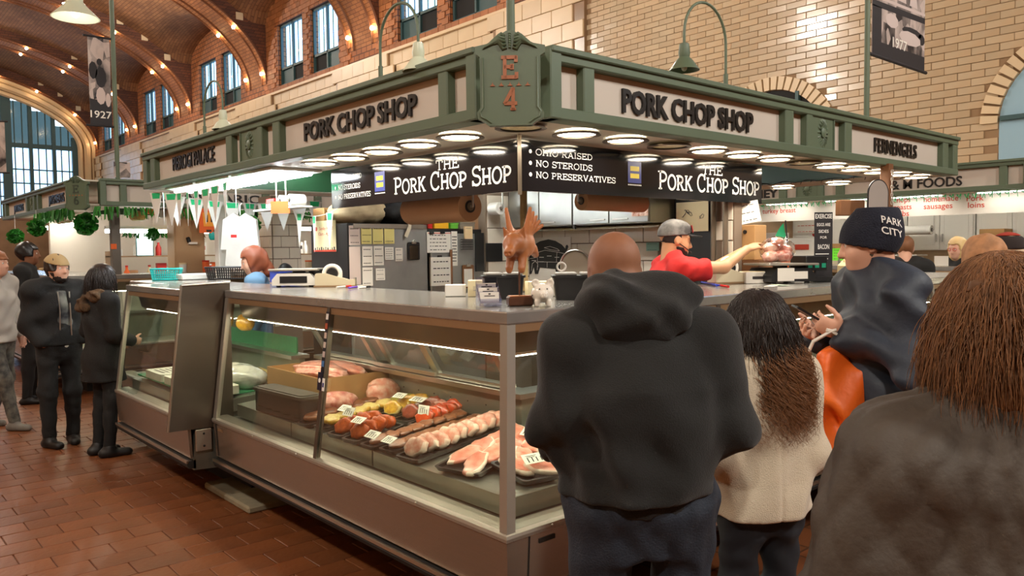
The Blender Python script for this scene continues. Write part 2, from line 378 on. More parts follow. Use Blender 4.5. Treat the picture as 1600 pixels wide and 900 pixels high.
for b, yr in enumerate(RIBS[1:], 1):
    NT = 64; arc = 0; prev = None; m = MB(); V = []; UV = []; F = []; nxt = .25; nth = 0
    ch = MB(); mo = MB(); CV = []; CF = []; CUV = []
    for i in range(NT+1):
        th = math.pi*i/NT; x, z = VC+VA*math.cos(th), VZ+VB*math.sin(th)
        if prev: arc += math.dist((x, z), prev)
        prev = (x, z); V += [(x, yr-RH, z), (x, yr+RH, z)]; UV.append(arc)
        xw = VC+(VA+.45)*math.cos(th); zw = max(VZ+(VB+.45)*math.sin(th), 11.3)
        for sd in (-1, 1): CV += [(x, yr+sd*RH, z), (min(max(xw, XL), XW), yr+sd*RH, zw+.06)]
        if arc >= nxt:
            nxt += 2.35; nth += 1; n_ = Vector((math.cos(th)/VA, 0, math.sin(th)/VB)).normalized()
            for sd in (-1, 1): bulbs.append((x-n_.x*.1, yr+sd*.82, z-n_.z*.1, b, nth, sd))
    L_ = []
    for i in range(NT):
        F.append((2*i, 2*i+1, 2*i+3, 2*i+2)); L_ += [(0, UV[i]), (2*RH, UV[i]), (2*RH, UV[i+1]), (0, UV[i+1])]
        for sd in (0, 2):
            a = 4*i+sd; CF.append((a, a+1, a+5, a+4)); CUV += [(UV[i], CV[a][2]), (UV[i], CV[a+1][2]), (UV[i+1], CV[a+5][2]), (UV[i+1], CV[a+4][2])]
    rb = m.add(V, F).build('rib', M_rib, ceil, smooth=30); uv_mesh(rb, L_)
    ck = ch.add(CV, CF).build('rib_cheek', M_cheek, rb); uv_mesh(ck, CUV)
    if yr > 8:
        for off in (-RH+.03, -.62, .62, RH-.03):
            mo.tube([(VC+(VA-.01)*math.cos(math.pi*i/NT), yr+off, VZ+(VB-.01)*math.sin(math.pi*i/NT)) for i in range(0, NT+1)], .05, 5)
        mo.build('rib_moulding', M_rib, rb)
        for off in (.55, 1.5, 2.5):   # small pale square tiles set into the dark cheek on the window side
            th = math.acos((XW-.4-off*1.1-VC)/VA); x = VC+VA*math.cos(th)-.0; zz = VZ+VB*math.sin(th)+.55
            MB().box((x-.15, yr-RH-.02, zz), (.3, .04, .3), ch=.01).build('inlay_tile', M_block, rb)
M_bulb = mat('warm_bulb', (255, 214, 160), .5, emit=42.)
bm_ = MB().sphere((0, 0, 0), .075, 8, 6).mesh('light_bulb', 180); n_b = 0
for (x, y, z, b, q, sd) in bulbs:
    if b in (2, 3, 4, 5, 6, 7, 8):
        o = link('light_bulb', bm_, M_bulb, None, Matrix.Translation((x, y, z)))
        tag(o, '%s bulb up from the window wall on the %s edge of the %s brick rib' % (ORD[min(q-1, 19)], 'near' if sd < 0 else 'far', ORD[b-2]), 'light bulb', 'bulbs along the vault ribs')
# ---- window wall: glazed lower wall, brick lunettes, tall windows
wr = MB().box((XW+.2, (YF+YN)/2, 4.1), (.4, YF-YN, 8.4)).build('wall_right', M_grout, kind='structure')
WM = ROOT[wr.name].inverted()
tl = []; z0 = 3.0
for j in range(int((8.35-z0)/.127)):
    z = z0+.062+j*.127
    for i in range(25):
        y = 1.2+i*.42+(.21 if j % 2 else 0)
        if y > 11.15: continue
        arch = False
        for ac in (.85, 6.15): arch |= (abs(y-ac) < 1.38 and z < 3.72) or (math.hypot(y-ac, (z-3.7)) < 1.44 and z >= 3.7)
        if arch: continue
        px, py, d = px_of((XW, y, z)); tl.append((d if (0 < px < 1600 and 0 < py < 300) else 99, y, z))
tl.sort(); tmesh = MB().box((0, 0, 0), (.03, .412, .119), ch=.006).mesh('wall_tile', 30); st = MB()
for k, (d, y, z) in enumerate(tl):
    M = Matrix.Translation((XW-.008+random.uniform(-.004, .004), y, z)) @ Matrix.Rotation(random.uniform(-.02, .02), 4, 'Z') @ Matrix.Rotation(random.uniform(-.016, .016), 4, 'Y')
    if k < 300: link('wall_tile', tmesh, M_tile, wr, WM @ M)
    else: st.box((0, 0, 0), (.03, .412, .119), M=M, ch=.006)
st.build('wall_tile_field', M_tile_i, wr, kind='stuff')
bl = MB().box((0, 0, 0), (.06, .735, .43), ch=.012).mesh('glazed_block', 30); st = MB()
nb = 0
for z in (8.12, 7.68, 7.24, 6.8, 6.36, 5.92, 5.48, 5.04, 4.6, 4.16, 3.72, 3.28):
    y = 11.58
    off = .37 if int(z*100/44) % 2 else 0
    y += off
    while y < 57:
        dx = .12 if any(abs(y-r) < 1.75 for r in RIBS) else 0
        M = Matrix.Translation((XW-.02-dx, y, z)) @ Matrix.Rotation(random.uniform(-.008, .008), 4, 'Z')
        px, py, d = px_of((XW, y, z))
        if nb < 130 and 0 < px < 1000 and y < 40 and (z > 7 or y < 15.5): link('glazed_block', bl, M_block, wr, WM @ M); nb += 1
        else: st.box((0, 0, 0), (.06, .735, .43), M=M, ch=.012)
        y += .745
st.build('glazed_block_field', mat('terracotta_block_field', (222, 200, 164), .35, rand=.07, island=True, var=.25, vscale=.8, rgb2=(200, 168, 126)), wr, kind='stuff')
for r in RIBS[3:]:       # pilasters under the ribs
    MB().box((XW-.05, r, 4.2), (.14, 3.5, 8.4)).build('pilaster', M_white, wr)
MB().box((XW-.06, (YF+1)/2, 8.36), (.2, YF-1, .09)).build('string_course', M_block, wr)
# two arched openings in the lower wall
for ac, nm in ((.85, 'arch'), (6.15, 'arch')):
    k = 26; stn = MB().prism([(-.055, 0), (.055, 0), (.066, .26), (-.066, .26)], .07).mesh('voussoir', 30)
    for i in range(k):
        a = math.pi*(i+.5)/k; Mv = frame((XW-.07, ac-1.19*math.cos(a), 3.72+1.19*math.sin(a)), (0, math.sin(a), math.cos(a)), (0, -math.cos(a), math.sin(a)))
        link('voussoir', stn, M_block, wr, WM @ Mv)
    MB().prism([(-1.18, -3.6)]+[(-1.18*math.cos(math.pi*i/20), 1.18*math.sin(math.pi*i/20)) for i in range(21)]+[(1.18, -3.6)], .1, frame((XW-.012, ac, 3.72), (0, 1, 0), (0, 0, 1))).build('window_recess', M_dark if ac > 5 else M_daypane, wr)
    fr = MB()
    for yy in (-.6, 0, .6): fr.box((XW-.06, ac+yy, 2.9), (.08, .07, 3.8))
    for zz in (3.0, 3.8): fr.box((XW-.06, ac, zz), (.08, 2.3, .07))
    fr.build('window_frame', M_teal, wr)
def lun(y, yc, hw): return 11.3+1.15*math.sqrt(max(0, 1-((y-yc)/hw)**2))
wn = 1
for b in range(1, 8):
    yc = (RIBS[b]+RIBS[b+1])/2; hw = 3.46; e = 4.46
    wins = [(yc-2.75, yc-.55), (yc+.1, yc+2.3)] if b < 6 else [(yc-2.7, yc-.6), (yc+.2, yc+2.3)]
    ys = sorted([yc-e, yc+e]+[q for w_ in wins for q in w_]); m = MB()
    fr0 = frame((XW+.35, 0, 0), (0, 1, 0), (0, 0, 1))
    for a, c in zip(ys[:-1], ys[1:]):
        isw = any(abs(a-w_[0]) < .01 for w_ in wins); n = 8
        top = [(a+(c-a)*i/n, lun(a+(c-a)*i/n, yc, hw)+.12) for i in range(n+1)]
        Mx = frame((XW, 0, 0), (0, 1, 0), (0, 0, 1))
        if isw:
            m.prism([(a, 8.3), (c, 8.3), (c, 8.62), (a, 8.62)], .35, Mx)
            m.prism([(a, 11.1), (c, 11.1)]+top[::-1], .35, Mx)
        else: m.prism([(a, 8.3), (c, 8.3)]+top[::-1], .35, Mx)
    o = m.build('lunette_wall', M_spandrel, wr)
    uvs = []
    V = np.array([v.co[:] for v in o.data.vertices])
    for p in o.data.polygons:
        for vi in p.vertices: uvs.append((V[vi][1] if abs(p.normal.y) < .7 else V[vi][0], V[vi][2]))
    uv_mesh(o, uvs)
    if b in (3, 4):          # bricks one can tell apart stand proud of the wall
        st = MB()
        for j in range(int((12.3-8.42)/.2)):
            z = 8.42+.1+j*.2
            for i in range(26):
                y = yc-4.3+i*.345+(.17 if j % 2 else 0)
                if abs(y-yc) > 3.5 or z > lun(y, yc, hw) or any(w_[0]-.17 < y < w_[1]+.17 and 8.55 < z < 11.15 for w_ in wins): continue
                st.box((XW-.012+random.uniform(-.006, .006), y, z), (.04, .328, .184))
        st.build('lunette_bricks', M_brick, wr, kind='stuff')
    for (a, c) in wins:
        wd = MB()
        for yy in np.linspace(a+.04, c-.04, 3): wd.box((XW+.16, yy, 9.86), (.1, .08, 2.5))
        for zz in (8.66, 9.32, 11.06): wd.box((XW+.16, (a+c)/2, zz), (.1, c-a, .09))
        wf = wd.build('window_%d' % wn, M_teal, kind='structure')
        m = MB()
        for i in range(6): yy = a+(c-a)*(i+.5)/6; m.box((XW+.2, yy, 10.2), (.02, (c-a)/6-.06, 1.7))
        m.build('window_pane', M_pane, wf)
        MB().box((XW+.2, a+(c-a)*.25, 8.99), (.02, (c-a)/2-.08, .6)).build('lower_vent', M_dark if wn % 2 == 0 else M_teal, wf)
        MB().box((XW+.2, a+(c-a)*.75, 8.99), (.02, (c-a)/2-.08, .6)).build('lower_vent', M_teal if wn % 2 == 0 else M_dark, wf)
        gr = MB()
        for i in range(1, 6): gr.box((XW+.19, a+(c-a)*i/6, 10.2), (.03, .025, 1.7))
        gr.build('glazing_bar', M_teal, wf); wn += 1
# ---- opposite wall, near wall, far wall with its great window
MB().box((XL-.2, (YF+YN)/2, 6.3), (.4, YF-YN, 12.8)).build('wall_left', M_white, kind='structure')
MB().box(((XW+XL)/2, YN-.2, 7), (XW-XL+.8, .4, 14.5)).build('wall_near', M_spandrel, kind='structure')
m = MB(); Mx = frame((0, YF+.5, 0), (1, 0, 0), (0, 0, 1)); N_ = 40
GX, GA, GB, GZ = VC, 9.6, 3.9, 8.9
inner = [(GX+GA*math.cos(math.pi*i/N_), GZ+GB*math.sin(math.pi*i/N_)) for i in range(N_+1)]
outer = [(VC+(VA+.4)*math.cos(math.pi*i/N_), VZ+(VB+.6)*math.sin(math.pi*i/N_)) for i in range(N_+1)]
for i in range(N_): m.prism([inner[i], outer[i], outer[i+1], inner[i+1]], .5, Mx)
for sx in (-1, 1): m.prism([(GX+sx*GA, 0), (GX+sx*(GA+1.4), 0), (GX+sx*(GA+1.4), 9.2), (GX+sx*GA, 9.2)][::sx], .5, Mx)
m.prism([(GX-GA, 0), (GX+GA, 0), (GX+GA, 4.2), (GX-GA, 4.2)], .5, Mx)
wf = m.build('wall_far', M_white, kind='structure')
m = MB()
for d, rr in ((.0, .16), (.45, .22), (.85, .14)):
    m.tube([(GX+GA+d, YF-.05, 3)]+[(GX+(GA+d)*math.cos(math.pi*i/N_), YF-.05, GZ+(GB+d)*math.sin(math.pi*i/N_)) for i in range(N_+1)]+[(GX-GA-d, YF-.05, 3)], rr, 6)
m.build('arch_moulding', M_block, wf)
fr = MB(); pn = MB(); up = MB()
xs = np.linspace(GX-GA+.2, GX+GA-.2, 15)
for i, x in enumerate(xs):
    q = (x-GX)/GA; zt = GZ+GB*math.sqrt(max(0, 1-q*q)); big = i % 3 == 2
    fr.box((x, YF+.2, (4.2+zt)/2), (.55 if big else .22, .3, zt-4.2))
    if i < 14:
        x1 = xs[i+1]; xm = (x+x1)/2; zt2 = GZ+GB*math.sqrt(max(0, 1-((xm-GX)/GA)**2))-.1
        pn.box((xm, YF+.3, 6.55), (x1-x-.2, .03, 4.5)); up.box((xm, YF+.3, (9.0+zt2)/2), (x1-x-.2, .03, zt2-9.0))
        for k in (1, 2): fr.box((x+(x1-x)*k/3, YF+.22, (4.2+zt2)/2), (.07, .06, zt2-4.2))
for z in (4.3, 5.6, 6.5, 7.4, 8.95): fr.box((GX, YF+.2, z), (2*GA-.2, .2, .3 if z > 8 else .08))
wg = fr.build('window_%d' % wn, M_teal, kind='structure')
pn.build('window_pane', M_pane, wg)
M_up = glass_mat('dim_glass', (116, 130, 132), .3, .1); up.build('upper_pane', M_up, wg)
# ---- hanging enamel lamps: one in view, the others added as fill light
M_enam = mat('white_enamel', (206, 214, 190), .3); M_lampglow = mat('lamp_glow', (255, 226, 180), .5, emit=2.5)
def pendant(x, y, z, top, label, power, grp=None, r=.24):
    t = thing('pendant_lamp', label, 'lamp', (x, y, z), group=grp)
    s_ = MB(); T = Matrix.Translation((x, y, z))
    s_.lathe([(.05, .30), (.075, .28), (.08, .17), (.11, .13), (r, .0), (r-.012, .0), (.10, .115), (.065, .15), (.04, .24)], 28, T); s_.build('lamp_shade', M_enam, t, smooth=40)
    MB().sphere((x, y, z+.07), (.05, .05, .07), 12, 8).build('bulb', M_lampglow, t, smooth=180)
    MB().cyl((x, y, z+.28), (x, y, top), .012, n=6).build('cord', M_green, t)
    l = bpy.data.lights.new('lamp_light', 'POINT'); l.energy = power; l.color = (1, .93, .83); l.shadow_soft_size = .25
    lo = bpy.data.objects.new('lamp_light', l); COL.objects.link(lo); lo.parent = t; lo.location = (0, 0, -.12)
PL = dep(118, 28, 8.5)
pendant(PL[0], PL[1], PL[2], 13.6, 'white enamel pendant lamp hanging at the top left under the vault', 4)
for (x, y, z, p) in ((-5.0, -5.0, 6.5, 520), (1.5, -6.5, 6.5, 620), (6.4, -5.0, 6.5, 360), (-5.5, 3, 7.0, 420), (6.6, 8.2, 7.8, 380), (-4.5, 14, 8.6, 520), (5.5, 19, 9.6, 620), (-3, 27, 11, 620), (6, 34, 12, 620), (1, 46, 12.4, 620)):  # lamps added out of view to brighten the hall
    n_b += 1; pendant(x, y, z, 13.2, '%s high white pendant lamp over the aisles, counted from behind the viewer' % ORD[n_b-1], p, 'high pendant lamps over the aisles')
# ================================================================== STALL CANOPIES
M_panel = mat('sign_panel_white', (206, 196, 184), .5, var=.1, vscale=2)
M_letter = mat('black_letter', (20, 17, 16), .35)
M_copper = mat('copper_letter', (168, 98, 56), .4, var=.2)
M_soffit = mat('soffit_white', (222, 214, 196), .6, var=.12, vscale=2)
M_ring = mat('downlight_ring', (120, 108, 92), .35, metal=.6)
M_lens = mat('lit_lens', (255, 244, 226), .5, emit=26.)
M_lens_dim = mat('unlit_lens', (196, 170, 120), .25, var=.5, vscale=60, emit=.12)
M_tube = mat('fluorescent_tube', (244, 250, 255), .5, emit=20.)
M_stain = mat('brushed_steel', (184, 178, 166), .34, metal=.72, bump=.08, bscale=8, stretch=(1, 1, 60))
M_steel_top = mat('steel_counter', (186, 184, 178), .2, metal=.7, var=.15, vscale=14, bump=.03, bscale=20)
M_steel_dk = mat('dark_steel', (112, 104, 94), .34, metal=.8, bump=.06, bscale=6, stretch=(1, 1, 40))
M_alu = mat('aluminium', (200, 198, 190), .28, metal=1.)
M_glass = glass_mat('case_glass', (246, 252, 248), .30, .015, .035)
M_black = mat('black_plastic', (22, 22, 23), .4)
M_wht = mat('white_plastic', (232, 230, 222), .45)
M_paper = mat('white_paper', (238, 234, 224), .8, var=.06, vscale=9)
M_dkgreen = mat('dark_green_board', (40, 78, 50), .3, var=.2, vscale=2)
M_wood = mat('brown_wood', (126, 82, 46), .6, var=.5, vscale=4, stretch=(1, 1, .15))
M_cardboard = mat('cardboard', (176, 134, 84), .8, var=.15, vscale=5)
S = .306; ZB, ZT = 2.385, 2.722
SEG = dict(mull=[(.79, .872), (2.735, 2.842), (3.02, 3.10), (3.41, 3.42), (3.575, 3.685), (5.43, 5.548), (5.665, 5.77)], end=(.545, .622),
           panels=[(.622, .79), (.872, 2.735), (2.842, 3.02), (3.42, 3.575), (3.685, 5.43), (5.548, 5.665)])
def letters(parent, s, Mx, w, h, thick, bold=.03):
    full = text_geo(s, bold)[0]; x0 = full[:, 0].min(); W_ = full[:, 0].max()-x0; k = w/W_
    for i, c in enumerate(s):
        if c == ' ': continue
        pre = text_geo(s[:i+1], bold)[0][:, 0].max()-x0; gw = np.ptp(text_geo(c, bold)[0][:, 0]); m = MB()
        text_on(m, c, Mx @ Matrix.Translation(((pre-gw/2)*k-w/2, 0, 0)), gw*k, h, bold, thick); m.build('letter', M_letter, parent)
def ros_mesh(parent, Mx, sc=1.):
    m = MB(); m.lathe([(.02*sc, 0), (.034*sc, .004), (.036*sc, .012), (.02*sc, .018), (.002, .02)], 14, Mx)
    for i in range(16):
        a = 2*math.pi*i/16; d = Vector((math.cos(a)*.8, math.sin(a)*1.1, 0)); p = Vector((-math.sin(a), math.cos(a), 0))
        c0 = d*.035*sc; c1 = d*.092*sc; q = .012*sc
        m.add([c0-p*q*.4, c0+p*q*.4, c1+p*q, c1*1.06+Vector((0, 0, .004)), c1-p*q, (c0+c1)/2+Vector((0, 0, .016))], [(0, 4, 5), (4, 3, 5), (3, 2, 5), (2, 1, 5), (1, 0, 5)], 0, Mx)
    m.build('rosette', M_green, parent, smooth=40)
def canopy(ox, oy, label, ltexts, rtexts, plate=None, rosettes=True, pmat=None):
    t = thing('stall_canopy', label, 'canopy', (ox+3, oy+3, ZB), group=None)
    FL = frame((ox+S, oy, 0), (0, -1, 0), (0, 0, 1)); FR = frame((ox, oy+S, 0), (1, 0, 0), (0, 0, 1))
    for FM, sg, texts in ((FL, -1, ltexts), (FR, 1, rtexts)):
        bx = lambda nm, a0, a1, z0, z1, d0, d1, mt=M_green, par=t, ch=.006: MB().box((sg*(a0+a1)/2, (z0+z1)/2, (d0+d1)/2), (a1-a0, z1-z0, d1-d0), M=FM, ch=ch).build(nm, mt, par)
        bx('rail', .55, 5.77, ZB, ZB+.058, -.10, .012); bx('rail', .55, 5.77, ZT-.062, ZT, -.10, .012)
        bx('cap_moulding', .55, 5.77, ZT-.02, ZT+.012, -.10, .03)
        bx('end_block', *SEG['end'], ZB, ZT, -.10, .02)
        for a0, a1 in SEG['mull']: bx('mullion', a0, a1, ZB+.05, ZT-.05, -.08, .006)
        bx('rosette_board', 3.10, 3.41, ZB+.05, ZT-.05, -.08, -.004)
        if rosettes: ros_mesh(t, FM @ Matrix.Translation((sg*3.255, (ZB+ZT)/2, -.006)), .98)
        k = 0
        for i, (a0, a1) in enumerate(SEG['panels']):
            p = bx('sign_panel', a0-.005, a1+.005, ZB+.05, ZT-.05, -.075, -.045, M_panel)
            tx = texts.get(i)
            if tx:
                s_, c, w, zc, h, bd = tx
                letters(p, s_, FM @ Matrix.Translation((sg*c, zc-h/2, -.044)), w, h, .007, bd)
    m = MB(); m.box((ox+.60, oy+3.05, ZB+.012), (.56, 5.42, .02)); m.box((ox+3.32, oy+.60, ZB+.012), (4.88, .56, .02)); m.build('soffit', M_soffit, t)
    m = MB(); m.box((ox+5.5, oy+3.3, ZB+.012), (.5, 4.9, .02)); m.box((ox+3.05, oy+5.5, ZB+.012), (4.4, .5, .02)); m.build('soffit', M_soffit, t)
    MB().box((ox+3.05, oy+3.05, ZB+.318), (5.42, 5.42, .02)).build('roof_board', M_soffit, t)
    for bx_ in (((ox+5.245, oy+3.05, ZB+.16), (.02, 4.4, .30)), ((ox+3.05, oy+5.245, ZB+.16), (4.4, .02, .30)), ((ox+5.76, oy+3.05, ZB+.16), (.03, 5.4, .32)), ((ox+3.05, oy+5.76, ZB+.16), (5.4, .03, .32))): MB().box(*bx_).build('inner_board', M_dkgreen, t)
    # corner plate
    d = 1/math.sqrt(2); PM = frame((ox+.262, oy+.262, 0), (d, -d, 0), (0, 0, 1)); px = .00287; zc = dep(803, 118, 3.53)[2]
    pt = lambda x, y: (x*px/4.74, zc-(y-417)*px/4.74)
    half = [(0, 60), (26, 64), (60, 84), (110, 122), (175, 158), (264, 176), (262, 228), (228, 252), (226, 634), (252, 668), (246, 712), (196, 738), (160, 766)]
    poly = [pt(x, y) for x, y in half]+[pt(-x, y) for x, y in half[::-1]][:-1]
    pl = MB().prism(poly[::-1], .05, PM @ Matrix.Translation((0, 0, -.05))).build('corner_plate', M_green, t)
    m = MB()
    for sx in (-1, 1):      # raised border and scrolls
        path = [pt(sx*x, y) for x, y in [(205, 262), (204, 632), (228, 664), (222, 700), (180, 720), (142, 748)]]
        m.tube([PM @ Vector((a, b, .002)) for a, b in path], .005, 5)
        for q in range(5):
            path = [pt(sx*x, y) for x, y in [(22+q*4, 190-q*22), (50+q*3, 200-q*28), (84, 150-q*12), (130+q*8, 160+q*2), (205-q*6, 196-q*4)]]
            m.tube([PM @ Vector((a, b, .004+.003*(2-abs(q-2)))) for a, b in path], [.006, .009, .008, .006, .003], 6)
    m.build('scroll_relief', M_green, pl, smooth=60)
    m = MB()
    for q in range(7): a, b = pt(0, 84+q*17); m.sphere(tuple(PM @ Vector((a, b, .006))), .0065, 8, 6)
    m.build('bead', M_green, pl, smooth=180)
    if plate:
        m = MB(); a, b = pt(0, 416); serif_text(m, plate[0], PM @ Matrix.Translation((0, b, 0)), 128*px/4.74, 160*px/4.74, .17, ext=.006); m.build('letter', pmat or M_copper, pl)
        m = MB(); a, b = pt(0, 652); serif_text(m, plate[1], PM @ Matrix.Translation((.004, b, 0)), 108*px/4.74, 160*px/4.74, .17, ext=.006); m.build('letter', pmat or M_copper, pl)
        m = MB()
        for q in range(-2, 3):
            a, b = pt(q*66, 474); m.prism([(a-.012, b), (a+.012, b), (a+.003, b+.008), (a, b+.018), (a-.003, b+.008)], .005, PM)
        m.build('star_row', M_copper, pl)
    return t
def downlight_proto(lens, nm='downlight'):
    t = thing(nm, 'x', 'light', (0, 0, 0))
    MB().lathe([(.106, .0), (.134, .0), (.134, .006), (.11, .02), (.106, .02)], 28, cap=False).build('trim_ring', M_ring, t, smooth=40)
    MB().lathe([(.002, .002), (.06, .002), (.108, .008)], 24, cap=False).build('lens', lens, t, smooth=60); return t
near = canopy(0, 0, 'sage green market stall canopy with corner plate E 4 and black sign letters',
    {1: ('PORK CHOP SHOP', 1.78, 1.315, 2.550, .117, .03), 4: ('PIEROGI PALACE', 4.53, 1.0, 2.571, .122, .008)},
    {1: ('PORK CHOP SHOP', 1.768, 1.272, 2.543, .127, .03), 4: ('FERNENGELS', 4.552, .8, 2.546, .11, .014)}, ('E', '4'))
dl_on = downlight_proto(M_lens); dl_off = downlight_proto(M_lens_dim); first = {}
pos = [(.53, .585+.4*i) for i in range(1, 6)]+[(.567+.405*i, .53) for i in range(0, 13)]+[(5.5, 1.3+.6*i) for i in range(6)]
for k, (x, y) in enumerate(pos):
    off = k in (5, 8, 12); M = Matrix.Translation((x, y, ZB-.022)); side = 'left' if x < .55 and y > .8 else 'right'
    lab = ('unlit round downlight in the white soffit, ' + {5: 'right under the corner plate', 8: 'fourth along the right side', 12: 'just past the rosette'}[k]) if off else \
        ('%s lit round downlight from the %s' % ((ORD[k-18], 'near end of the far right soffit') if k > 17 else (ORD[k if side == 'left' else k-6], 'corner along the %s soffit' % side)))
    p = dl_off if off else dl_on
    if p in first: dup(p, None, M, lab, 'downlights in the stall soffit')
    else: p.matrix_basis = M; first[p] = 1; tag(p, lab, 'light', 'downlights in the stall soffit')
# bright fluorescent troughs of the neighbouring stall
for i, y in enumerate((3.45, 4.25, 5.05)):
    t = thing('fluorescent_fitting', ['bright fluorescent fitting beside the five round downlights', 'middle fluorescent fitting over the pierogi counter', 'fluorescent fitting at the far end of the pierogi soffit'][i], 'light', (.6, y, ZB-.04))
    MB().box((.6, y, ZB-.012), (.42, .74, .022), ch=.004).build('tray', M_wht, t)
    m = MB()
    for dx in (-.12, 0, .12): m.cyl((.6+dx, y-.35, ZB-.035), (.6+dx, y+.35, ZB-.035), .016, n=10)
    m.build('tube', M_tube, t, smooth=60)
# swan neck lamps along the canopy rim
def gooseneck(x, y, dx, dy, label, shade=M_green, r=.21, zt=2.83):
    ZG = ZT+.014; t = thing('gooseneck_lamp', label, 'lamp', (x, y, ZG)); m = MB(); top = zt+.16; c = Vector((x+dx*r, y+dy*r, top))
    pts = [(x, y, ZG), (x, y, top)]+[(c.x-dx*r*math.cos(math.pi*i/14), c.y-dy*r*math.sin(0)-dy*r*math.cos(math.pi*i/14), top+r*math.sin(math.pi*i/14)) for i in range(1, 15)]+[(x+2*dx*r, y+2*dy*r, zt+.09)]
    m.tube(pts, .0085, 7); m.cyl((x, y, ZG), (x, y, ZT+.09), .014, n=8); m.build('swan_neck', M_green, t, smooth=60)
    T = Matrix.Translation((x+2*dx*r, y+2*dy*r, zt-.055))
    MB().lathe([(.02, .155), (.028, .15), (.034, .10), (.03, .075), (.05, .055), (.088, .0), (.083, .0), (.046, .048), (.02, .07)], 24, T).build('lamp_shade', shade, t, smooth=40)
    MB().sphere((x+2*dx*r, y+2*dy*r, zt-.03), (.02, .02, .03), 10, 8).build('bulb', M_wht, t, smooth=180); return t
gooseneck(2.09, S+.03, -1, 0, 'sage green swan neck lamp on the canopy rim against the white wall')
gooseneck(S+.03, 1.47, 0, -1, 'swan neck lamp with pale shade over the left Pork Chop Shop sign', M_enam, .19, 2.77)
gooseneck(S+.03, 4.21, 0, -1, 'swan neck lamp rising over the left canopy near its rosette', M_enam, .2, 2.79)
# pipes that rise from the canopies, banners with archive photographs
m = MB(); m.cyl((.33, .33, 2.7), (.33, .33, 7.5), .02, n=10); m.build('support_pipe', M_green, near, smooth=60)
m = MB(); m.cyl((4.353, .5, 2.6), (4.353, .5, 7.5), .022, n=10); m.build('support_pipe', M_green, near, smooth=60)
def photo_mat(name, c1, c2, sc, seed):
    m = bpy.data.materials.new(name); m.use_nodes = True; nt = m.node_tree; N = nt.nodes; L = nt.links; p = N['Principled BSDF']
    tc = N.new('ShaderNodeTexCoord'); mp = N.new('ShaderNodeMapping'); mp.inputs['Location'].default_value = (seed, seed*.3, 0); mp.inputs['Scale'].default_value = (1, 1, .6)
    nz = N.new('ShaderNodeTexVoronoi'); nz.inputs['Scale'].default_value = sc; n2 = N.new('ShaderNodeTexNoise'); n2.inputs['Scale'].default_value = sc*.6; n2.inputs['Detail'].default_value = 6
    L.new(tc.outputs['Object'], mp.inputs[0]); L.new(mp.outputs[0], nz.inputs['Vector']); L.new(mp.outputs[0], n2.inputs['Vector'])
    mx = N.new('ShaderNodeMath'); mx.operation = 'MULTIPLY_ADD'; mx.inputs[1].default_value = .45; L.new(nz.outputs['Color'], mx.inputs[0]); L.new(n2.outputs['Fac'], mx.inputs[2])
    cr = N.new('ShaderNodeValToRGB'); cr.color_ramp.elements[0].position = .52; cr.color_ramp.elements[0].color = (*lin(c1), 1); cr.color_ramp.elements[1].position = .86; cr.color_ramp.elements[1].color = (*lin(c2), 1)
    L.new(mx.outputs[0], cr.inputs[0]); L.new(cr.outputs[0], p.inputs['Base Color']); p.inputs['Roughness'].default_value = .5; return m
M_sepia = photo_mat('archive_print', (30, 25, 28), (196, 180, 172), 9, 3.2)
M_lpaper = mat('print_pale', (206, 190, 184), .6); M_dprint = mat('print_dark', (30, 26, 30), .6)
M_lettering = mat('white_lettering', (240, 236, 226), .5)
def banner(P0, P1, z0, z1, year, label, pole_side, fsize, shapes):
    x = Vector(P1)-Vector(P0); x.z = 0; wd = x.length; c = (Vector(P0)+Vector(P1))/2
    Mb = frame((c.x, c.y, z0), x, (0, 0, 1)); t = thing('photo_banner', label, 'banner', (c.x, c.y, z0))
    MB().box((0, (z1-z0)/2, 0), (wd, z1-z0, .008), M=Mb).build('fabric', M_sepia, t)
    for zz, nm in ((0, 'bottom_rod'), (z1-z0, 'top_rod')): m = MB(); m.tube([Mb @ Vector((-wd/2-.05, zz, 0)), Mb @ Vector((wd/2+.05, zz, 0))], .014, 8); m.build(nm, M_dprint, t, smooth=60)
    m = MB(); l_ = MB()
    for (kind, pts, dark) in shapes:
        (m if dark else l_).add([(px_*wd-wd/2, py_*(z1-z0), .0052 if dark else .0056) for px_, py_ in pts], [tuple(range(len(pts)))], 0, Mb)
    if m.v: m.build('print_shadow', M_dprint, t)
    if l_.v: l_.build('print_light', M_lpaper, t)
    m = MB(); text_on(m, year, Mb @ Matrix.Translation((0, fsize[1], .007)), fsize[0], fsize[2], .01); m.build('year_lettering', M_lettering, t)
blob = lambda x, y, a, b, n=9: [(x+a*math.cos(2*math.pi*i/n+.4), y+b*math.sin(2*math.pi*i/n+.4)) for i in range(n)]
a, b = ony(1362, 60, .5), ony(1444, 60, .5); zlo = ony(1400, 98, .5)[2]; zhi = zlo+1.02
banner((a[0], .5, 0), (b[0], .5, 0), zlo, zhi, '1977', 'archive photograph banner reading 1977 on the right hand pipe', 0, (.29, .12, .085),
    [('s', [(0, 0), (1, 0), (1, .13), (0, .12)], 1), ('s', [(0, .44), (1, .47), (1, .42), (0, .39)], 1), ('s', [(0, .12), (.16, .12), (.16, .4), (0, .4)], 1), ('s', blob(.74, .3, .2, .04), 1), ('s', blob(.93, .27, .07, .05), 1)]+
    [('s', [(.02+.22*i, .52), (.18+.22*i, .52), (.14+.22*i, .68), (.06+.22*i, .66)], 0) for i in range(4)]+[('s', [(0, .48), (1, .51), (1, .485), (0, .455)], 0), ('s', blob(.35, .33, .12, .06), 0), ('s', blob(.7, .24, .22, .06), 0)])
